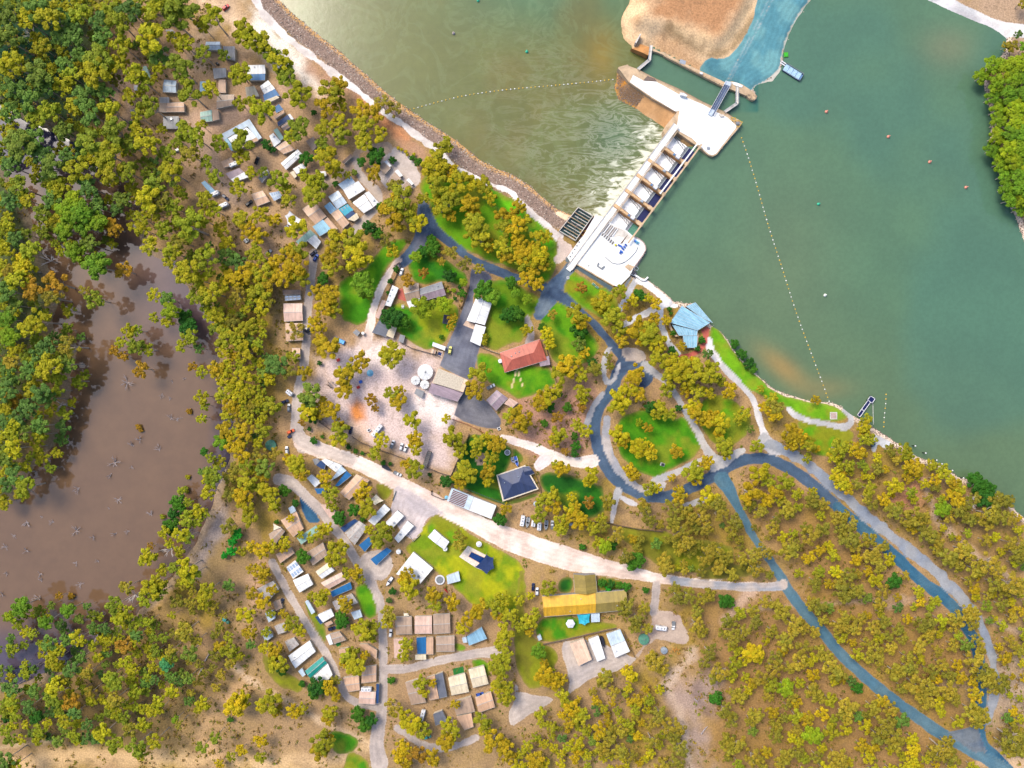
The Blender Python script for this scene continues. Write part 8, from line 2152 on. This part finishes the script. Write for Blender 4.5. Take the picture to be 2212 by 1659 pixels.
# more of the same wood where the photograph shows closed canopy: filled between the listed crowns
def bpts(): return [(o.location.x, o.location.y) for o, b_, p in REG if o["category"] in ("cabin", "annexe", "shed", "house", "building", "hall", "pavilion", "car", "caravan", "boat", "van", "ute")]
BP = np.array(bpts())
TP = np.array([t['p'] for t in tl])
TR = np.array([t['R'] for t in tl])
FILL = [("0 190 60 215 160 280 220 340 290 420 300 500 230 560 150 560 90 520 40 420 0 340", 4.4, 'n', 1.05), ("120 640 165 650 185 740 195 800 175 860 155 930 120 1010 40 1090 0 1080 0 640", 4.6, 'n', 1.0), ("0 1300 90 1310 170 1330 300 1300 330 1340 150 1450 0 1490", 6.5, 'n', .85), ("0 0 200 0 420 20 470 60 420 110 330 220 340 330 420 440 480 560 560 640 590 760 590 900 560 1000 560 1100 520 1000 500 850 480 720 420 600 380 500 300 420 150 330 0 240", 4.3, 'n', .9), ("0 250 60 300 200 400 250 520 160 560 120 700 150 820 130 950 90 1000 0 1070", 4.4, 'n', .95),
        ("350 1330 390 1400 400 1480 340 1560 200 1590 60 1590 0 1560 0 1490 150 1450 300 1330", 5.6, 'n', .95), ("360 1240 470 1260 520 1400 470 1520 390 1540 400 1400", 7.0, 'p', .9), ("1130 1560 1300 1470 1420 1480 1440 1640 1120 1650", 6.2, 'o', .8),
        ("1560 1300 1690 1300 1800 1420 1960 1560 2120 1660 1560 1660 1560 1480", 7.2, 'o', 1.0), ("1720 1280 1640 1130 1600 1050 1660 1020 1830 1140 1990 1270 2090 1400 2100 1560 2000 1540 1850 1420", 7.8, 'o', 1.0),
        ("1740 960 1900 960 2190 1090 2212 1300 2212 1500 2160 1640 2160 1500 2140 1380 2050 1230 1880 1080", 6.5, 'o', .8), ("1340 1150 1520 1100 1660 1150 1660 1250 1420 1230", 8, 'p', .7),
        ("2010 130 2212 110 2212 520 2150 420 2135 300 2120 200", 4.6, 'g', .9), ("1340 1560 1430 1500 1500 1650 1300 1660", 7, 'o', .8)]
extra = []
for fi, (s, step, k, sz) in enumerate(FILL):
    wet_ = fi < 3
    poly = np.array(GP(pairs(s)))
    x0, y0 = poly.min(0)
    x1, y1 = poly.max(0)
    n = int((x1 - x0) * (y1 - y0) / (step * step) * 2.2)
    cx_ = np.array([rt.uniform(x0, x1) for _ in range(n)])
    cy_ = np.array([rt.uniform(y0, y1) for _ in range(n)])
    ok = poly_sd(poly, cx_, cy_) > 0
    for x, y in zip(cx_[ok], cy_[ok]):
        R = rt.uniform(2.6, 4.8) * sz * 1.15
        i = int(np.clip(np.searchsorted(gx, x), 1, NX - 1)); j = int(np.clip(np.searchsorted(gy, y), 1, NY - 1))
        if lay[j, i] in (1, 2, 4) or (sd2[j, i] > -2 and lay[j, i] in (1, 2, 4)) or (sd_pond[j, i] > 1.5 and not (wet_ and rt.random() < .6)) or water_r[j, i] > -2 or (H[j, i] < -2.2 and not wet_):
            continue
        if (np.hypot(TP[:, 0] - x, TP[:, 1] - y) < (TR + R) * (.5 if k == 'n' else .62)).any():
            continue
        if len(BP) and (np.hypot(BP[:, 0] - x, BP[:, 1] - y) < 6.5).any():
            continue
        kk = k if rt.random() < .75 else rt.choice('bbbn' if k == 'n' else 'obpn')
        h = R * 1.6 + (3 if kk == 'n' else 1)
        extra.append(dict(p=(x, y), R=R, h=h, k=kk, g=(x / U + 1106, 829.5 - y / U)))
        TP = np.vstack([TP, [x, y]])
        TR = np.append(TR, R)

KIND = {'o': ("gum_tree", "olive gold gum"), 'n': ("gum_tree", "olive green gum"), 'g': ("broadleaf_tree", "mid-green bushy tree"), 'd': ("evergreen_tree", "dark green dense tree"), 'b': ("gum_tree", "grey green gum"),
        'y': ("gum_tree", "yellow-olive gum"), 'p': ("gum_tree", "thin brownish gum"), 'r': ("gum_tree", "rust-coloured gum"), 'e': ("evergreen_tree", "vivid green tree"), 't': ("broadleaf_tree", "blue-green tree")}
gums = sorted([t for t in tl if KIND[t['k']][0] == "gum_tree" and t['R'] >= 2.4 and abs(t['p'][0]) < 302 and abs(t['p'][1]) < 227], key=lambda t: -t['R'] - (1.4 if 520 < t['g'][0] < 1650 else 0))
single = set(id(t) for t in gums[:300])
def size_word(R, k):
    return "broad" if R > 7.4 else "big" if R > 6.4 else "mid-sized" if R > 5 else "small" if R > 3 else "tiny"
def tint(t):
    base_ = K_TREE(rt.choice(TINT[t['k']]))
    j = rt.uniform(.85, 1.15)
    return tuple(min(.5, v_ * j) for v_ in base_)
def put_tree(t, i):
    k, R, h = t['k'], t['R'], t['h']
    nm, lab = KIND[k]
    small = R < 2.6
    if small:
        nm, lab = "shrub", lab.replace("gum", "shrub").replace("dense tree", "shrub").replace("bushy tree", "shrub")
    z = max(-3.6, ground_z(*t['p']) - .05)
    o = empty(nm, t['p'] + (z,), size_word(R, k) + " " + lab, "shrub" if small else "tree", rt.uniform(0, 6.28), {"gum_tree": "gum trees of the riverside park", "shrub": "garden shrubs", "evergreen_tree": "dark garden trees", "broadleaf_tree": "green leafy trees"}[nm])
    REG[-1] = (o, REG[-1][1], t['p'])
    cm = (CROWN_D if k in 'degyt' or small else CROWN_T if k == 'p' else CROWN)
    cr_ = bpy.data.objects.new("crown", cm[i % len(cm)])
    COL.objects.link(cr_)
    cr_.parent = o
    zs = R * (.85 if k in 'de' or small else .72)
    cr_.scale = (R, R * rt.uniform(.86, 1.08), zs)
    cr_.location = (0, 0, max(.1, h - zs * .95))
    cr_.color = tint(t) + (1,)
    tk_ = bpy.data.objects.new("trunk", (TRUNK_D if k in 'de' else TRUNK)[i % (2 if k in 'de' else 5)])
    COL.objects.link(tk_)
    tk_.parent = o
    tk_.scale = (R * .95, R * .95, h * .97)
    return o
rest = []
for i, t in enumerate(tl):
    if KIND[t['k']][0] == "gum_tree" and t['R'] >= 2.6 and id(t) not in single:
        rest.append(t)
    else:
        put_tree(t, i)
rest += extra
# the remaining trees of the wood, one mass
VV, QQ, TT, n0 = [], [], [], 0
mbt = MB()
for i, t in enumerate(rest):
    V_, Q_, T_ = (PRO_LITE + THIN)[(i * 7) % (len(PRO_LITE) + (3 if t['k'] == 'p' else 0))]
    R, h = t['R'], t['h']
    a = rt.uniform(0, 6.28)
    ca, sa = math.cos(a), math.sin(a)
    zs = R * .72
    z = max(-3.6, ground_z(*t['p']))
    x = (V_[:, 0] * ca - V_[:, 1] * sa) * R + t['p'][0]
    y = (V_[:, 0] * sa + V_[:, 1] * ca) * R + t['p'][1]
    VV.append(np.stack([x, y, V_[:, 2] * zs + z + max(.1, h - zs * .95)], 1))
    QQ.append(Q_ + n0)
    TT.append(T_ * np.array(tint(t)))
    n0 += len(V_)
    px, py = t['p']
    mbt.tube([(px, py, z - .2), (px + rt.uniform(-.4, .4), py + rt.uniform(-.4, .4), z + h * .8)], [R * .06, R * .025], 5, cap=False)
wood = link("woodland", np_mesh("woodland", np.concatenate(VV), np.concatenate(QQ), LEAF, None, {"leaf": np.concatenate(TT)}, smooth=False), kind="stuff")
wood["label"] = "closed olive woodland canopy filling the banks and slopes between the single trees"
wood["category"] = "woodland"
tb = mbt.build("woodland_trunks", M('bark'), wood)
tb["kind"] = "stuff"
print("trees", len(tl), "single", len(single), "rest", len(rest), "extra", len(extra))

# ------------------------------------------------------------------ dead trees, logs
def snag_mb(seed, L=3.0, n=5, up=.45, r0=.16):
    r = random.Random(seed)
    mb = MB()
    for i in range(n):
        a = r.uniform(0, 6.28)
        l = L * r.uniform(.5, 1.0)
        e = (math.cos(a) * l, math.sin(a) * l, l * up * r.uniform(.2, 1.2) + .1)
        m = (e[0] * .5 + r.uniform(-.3, .3), e[1] * .5 + r.uniform(-.3, .3), e[2] * .6)
        mb.tube([(0, 0, -.3), m, e], [r0, r0 * .7, r0 * .25], 5)
        for q in range(2):
            b = a + r.uniform(-.9, .9)
            mb.tube([m, (m[0] + math.cos(b) * l * .4, m[1] + math.sin(b) * l * .4, m[2] + l * .2 * up)], [r0 * .5, r0 * .18], 4)
    return mb
SN = [snag_mb(600 + s, 2.6 + .5 * s, 4 + s % 3).mesh("branches", M('snag')) for s in range(4)]
ST = snag_mb(640, .8, 2, .6, .28).mesh("stump", M('snag'))
for c, r, s in ((0, 1, "1600 1610,1490 1640,1100 1640"), (0, 2, "1470 130,1480 300,1540 300,1210 480,1150 530,1380 570,990 680,1140 720,960 780,680 900,1020 1000,940 1075,1310 1130,460 1190,660 1270,810 1320,1000 1290,1110 1270,50 1410,230 1440,660 1540,850 1530,60 1640,350 1640,230 1190,1400 90,120 1310,360 1150"), (0, 3, "360 40,340 200,700 70,20 160,225 195")):
    for i, it in enumerate(s.split(',')):
        x, y = [float(v_) for v_ in it.split()]
        p = W(c, r, x, y, Z_POND)
        o = empty("dead_tree", p + (Z_POND,), "bleached dead tree in water", "dead tree", rt.uniform(0, 6.28), "dead trees in the pond")
        b_ = bpy.data.objects.new("branches", SN[(i * 3) % 4]); COL.objects.link(b_); b_.parent = o
        q = rt.uniform(.5, 1.5); b_.scale = (q, q * rt.uniform(.45, 1.2), q * rt.uniform(.6, 1.8))
        s_ = bpy.data.objects.new("stump", ST); COL.objects.link(s_); s_.parent = o
BT = [snag_mb(660 + s, 5.5, 7, 1.0, .24).mesh("branches", plain('pale_bark', C(226, 214, 206), .9)) for s in range(2)]
BS = MB().tube([(0, 0, -6), (.1, .1, -3), (0, 0, .2)], [.45, .36, .26], 7).mesh("trunk", M('bark'))
for i, (c, r, x, y) in enumerate(((0, 2, 1440, 1445), (0, 3, 1120, 190), (0, 1, 1480, 610), (0, 0, 1010, 1290), (0, 0, 250, 290), (0, 1, 380, 580), (0, 0, 590, 600), (0, 2, 470, 180), (0, 2, 1900, 800), (3, 2, 1760, 1030), (0, 1, 1440, 300), (0, 0, 560, 480), (0, 2, 1480, 1290), (0, 3, 800, 520), (3, 0, 2100, 1060))):
    p = W(c, r, x, y, 9)
    o = empty("bare_tree", p + (5.0 + max(-2, ground_z(*p)),), "bare white-limbed tree", "bare tree", rt.uniform(0, 6.28), "bare white-limbed trees")
    for m_, nm in ((BT[i % 2], "branches"), (BS, "trunk")):
        b_ = bpy.data.objects.new(nm, m_); COL.objects.link(b_); b_.parent = o
for c, r, x, y, L, a, b_ in ((0, 2, 350, 668, 9, .1, "thick pale log lying at the pond's wooded edge"), (0, 2, 560, 190, 10, -.35, "long bleached trunk leaning off the bank into the pond"), (0, 3, 1800, 690, 7, 1.0, "grey fallen log in the open dry clearing"), (0, 3, 1738, 820, 5, 1.0, "short grey fallen log below the longer one"), (2, 3, 1660, 1330, 6, .9, "pale fallen log in the dark scrub gully"), (2, 3, 1590, 1075, 3, -.8, "short pale stick in the scrub gully")):
    p = W(c, r, x, y)
    o = empty("fallen_log", p + (max(-2.4, ground_z(*p)) + .25,), b_, "log", a)
    MB().tube([(-L / 2, 0, 0), (0, .2, .05), (L / 2, 0, .1)], [.42, .36, .2], 8).build("trunk", M('snag'), o)
    MB().tube([(L * .1, .1, .1), (L * .3, 1.2, .5)], [.18, .06], 5).build("branch", M('snag'), o)
# ------------------------------------------------------------------ rocks and undergrowth (uncountable)
def scatter_rocks(name, pts, sizes, mat):
    base_v = np.array([(1, 0, 0), (.3, .9, 0), (-.8, .55, 0), (-.75, -.6, 0), (.35, -.95, 0), (.1, 0, .7), (-.2, .2, .66), (0, -.25, .62)])
    q = np.array([(0, 1, 6, 5), (1, 2, 6, 6), (2, 3, 7, 6), (3, 4, 7, 7), (4, 0, 5, 7), (5, 6, 7, 7)])
    q = np.array([(0, 1, 6, 5), (2, 3, 7, 6), (4, 0, 5, 7)])
    n = len(pts)
    a = rng.uniform(0, 6.28, n)
    ca, sa = np.cos(a), np.sin(a)
    s = np.asarray(sizes)[:, None]
    x = (base_v[None, :, 0] * ca[:, None] - base_v[None, :, 1] * sa[:, None]) * s + pts[:, 0:1]
    y = (base_v[None, :, 0] * sa[:, None] + base_v[None, :, 1] * ca[:, None]) * s + pts[:, 1:2]
    z = base_v[None, :, 2] * s * rng.uniform(.6, 1.1, (n, 1)) + pts[:, 2:3] - .1
    v_ = np.stack([x, y, z], 2).reshape(-1, 3)
    me = bpy.data.meshes.new(name)
    tri = np.array([(0, 1, 6), (0, 6, 5), (1, 2, 6), (2, 3, 7), (2, 7, 6), (3, 4, 7), (4, 0, 5), (4, 5, 7), (5, 6, 7)])
    f = (tri[None] + (np.arange(n) * 8)[:, None, None]).reshape(-1, 3)
    me.from_pydata(v_.tolist(), [], f.tolist())
    me.materials.append(mat)
    o = link(name, me, kind="stuff")
    return o
cand = []
for j in range(0, NY):
    if abs(gy[j]) > 236:
        continue
    m_ = (np.abs(gx) < 312) & (((~east[j]) & (water_r[j] < .8) & (water_r[j] > -12) & (gx < 48) & (gy[j] > -40)) | (east[j] & (water_r[j] < .6) & (water_r[j] > -3.6)) | ((poly_sd(np.array(sp), gx, np.full(NX, gy[j])) > 0)))
    for i in np.nonzero(m_ & (lay[j] == 0))[0]:
        edge_ = water_r[j, i] > -3.5 or water_r[j, i] < -9.5
        for _ in range(2 if edge_ else 1):
            cand.append((gx[i] + rng.uniform(-.5, .5), gy[j] + rng.uniform(-.5, .5), H[j, i]))
cand = np.array(cand)
pick = rng.random(len(cand)) < min(1, 7500 / len(cand))
cand = cand[pick]
half = (rng.random(len(cand)) < .35) & (poly_sd(np.array(sp), cand[:, 0], cand[:, 1]) < 0)
scatter_rocks("riprap_stones", cand[half], rng.uniform(.25, .65, half.sum()), M('rock'))
scatter_rocks("riprap_stones", cand[~half], rng.uniform(.25, .6, (~half).sum()), plain('rock_dark', C(138, 118, 106), .95))
ug_p = []
YARD = np.array(GP(pairs("690 780 740 740 800 725 880 745 960 780 1010 832 990 990 975 1025 900 1006 760 940 690 916")))
while len(ug_p) < 7000:
    x, y = rng.uniform(-305, 305), rng.uniform(-230, 230)
    i, j = int(np.searchsorted(gx, x)), int(np.searchsorted(gy, y))
    if lay[j, i] != 0 or sd2[j, i] > -.8 or water_r[j, i] > -13 or sd_pond[j, i] > -2 or sd_isl[j, i] > 0 or (x > -175 and y > 120):
        continue
    if poly_sd(YARD, np.array([x]), np.array([y]))[0] > -3 or fbm(np.array([x]), np.array([y]), 16, 131)[0] < .43 or (len(BP) and (np.hypot(BP[:, 0] - x, BP[:, 1] - y) < 6).any()):
        continue
    ug_p.append((x, y, H[j, i]))
VV, QQ, TT, n0 = [], [], [], 0
for i, (x, y, z) in enumerate(ug_p):
    n = 9
    s = rng.uniform(.3, .85)
    pos = rng.normal(0, 1, (n, 3)) * s * np.array([.7, .7, .3]) + np.array([x, y, z + .35 * s])
    d_ = rng.normal(size=(n, 3)); d_[:, 2] = np.abs(d_[:, 2]) + .5
    d_ /= np.linalg.norm(d_, axis=1)[:, None]
    t1 = np.cross(d_, rng.normal(size=(n, 3))); t1 /= np.linalg.norm(t1, axis=1)[:, None]
    t2 = np.cross(d_, t1)
    q = s * rng.uniform(.25, .6, (n, 1))
    VV.append(np.stack([pos - t1 * q - t2 * q, pos + t1 * q - t2 * q, pos + t1 * q + t2 * q, pos - t1 * q + t2 * q], 1).reshape(-1, 3))
    QQ.append(np.arange(n * 4).reshape(-1, 4) + n0)
    n0 += n * 4
    cc = [K_TREE((150, 128, 50)), K_TREE((160, 132, 70)), K_TREE((132, 120, 46)), K_TREE((116, 120, 44)), K_TREE((146, 116, 80))][int(rng.integers(5))]
    TT.append(np.tile(np.array(cc) * rng.uniform(.7, 1.2), (n * 4, 1)))
ug = link("undergrowth", np_mesh("undergrowth", np.concatenate(VV), np.concatenate(QQ), LEAF, None, {"leaf": np.concatenate(TT)}, smooth=False), kind="stuff")

# ================================================================== LABELS: single each thing out
LM = [("yellow hall", 1265, 1300), ("roof-side green tank", 1391, 1382), ("track-side green tank", 584, 961), ("lakeside pavilion", 1492, 690), ("red brick house", 1130, 765), ("navy house", 1120, 1042),
      ("long white shed", 1018, 1087), ("pool", 1025, 1215), ("work shed", 968, 830), ("farmhouse", 910, 640), ("white garage", 1033, 672), ("weir platform", 1310, 560), ("fish ladder", 1245, 485),
      ("picnic slab", 1800, 898), ("jetty", 1868, 880), ("loop lawn", 1440, 950), ("road fork", 1580, 1045), ("levee track", 650, 100), ("teal roof", 685, 1445), ("forecourt cabins", 850, 1130), ("storage roof", 893, 1225),
      ("cabin row", 915, 1350), ("pond islet", 275, 750), ("brown pond", 230, 1000), ("dark creek", 130, 320), ("roadside lane", 640, 680), ("courtyard building", 522, 292), ("gravel loop cabins", 855, 380), ("boat ramp", 1905, 945),
      ("east road junction", 2110, 1620), ("sand track", 300, 1640), ("big white roof", 785, 440), ("pond peninsula", 170, 480), ("far bank", 2180, 300), ("scrub gully", 1500, 1560), ("lowest cabins", 990, 1500), ("top cabins", 475, 105),
      ("olive lawn", 1450, 1190), ("main road bend", 2100, 1350), ("narrow road bend", 1800, 1400), ("dry clearing", 450, 1450), ("sandy yard", 830, 830), ("wood edge", 560, 620), ("riverside lawn", 1090, 480), ("gully woods", 1700, 1560), ("river bank track", 1990, 1120), ("pond mouth", 330, 1280)]
LMW = [(n_, G(x, y)) for n_, x, y in LM]
ORD = ["", "second ", "third ", "fourth ", "fifth ", "sixth ", "seventh ", "eighth ", "ninth ", "tenth ", "eleventh ", "twelfth "]
cnt = {}
for o, b_, p in REG:
    cnt.setdefault(b_, []).append((o, p))
for b_, rows in cnt.items():
    grp = rows[0][0].get("group")
    if len(rows) == 1:
        rows[0][0]["label"] = b_
        continue
    sub = {}
    for o, p in rows:
        ds_ = sorted(LMW, key=lambda l: math.hypot(l[1][0] - p[0], l[1][1] - p[1]))
        A_ = ds_[0]
        va = Vector((p[0] - A_[1][0], p[1] - A_[1][1]))
        B_ = max(ds_[1:7], key=lambda l: (va.normalized().dot(Vector((l[1][0] - A_[1][0], l[1][1] - A_[1][1])).normalized()) if va.length > .1 else 0) - .002 * math.hypot(l[1][0] - p[0], l[1][1] - p[1]))
        sub.setdefault((A_[0], B_[0]), []).append((va.length, o))
    for (a_, bb), lst in sub.items():
        lst.sort(key=lambda t: t[0])
        for i, (dist, o) in enumerate(lst):
            if len(lst) == 1:
                o["label"] = f"{b_} by the {a_} towards the {bb}"
            else:
                o["label"] = f"{ORD[min(i, 11)] or 'first '}{b_} from the {a_} towards the {bb}"
seen = {}
for o, b_, p in REG:
    n_ = len(o["label"].split())
    if n_ > 16:
        o["label"] = o["label"].replace(" towards the ", " towards ").replace(" from the ", " from ").replace(" by the ", " by ")
        n_ = len(o["label"].split())
    if n_ < 4:
        o["label"] += " among the taller trees"
    if o["label"] in seen or n_ > 16 or n_ < 4:
        print("LABEL?", n_, o.name, o["label"])
    seen[o["label"]] = 1
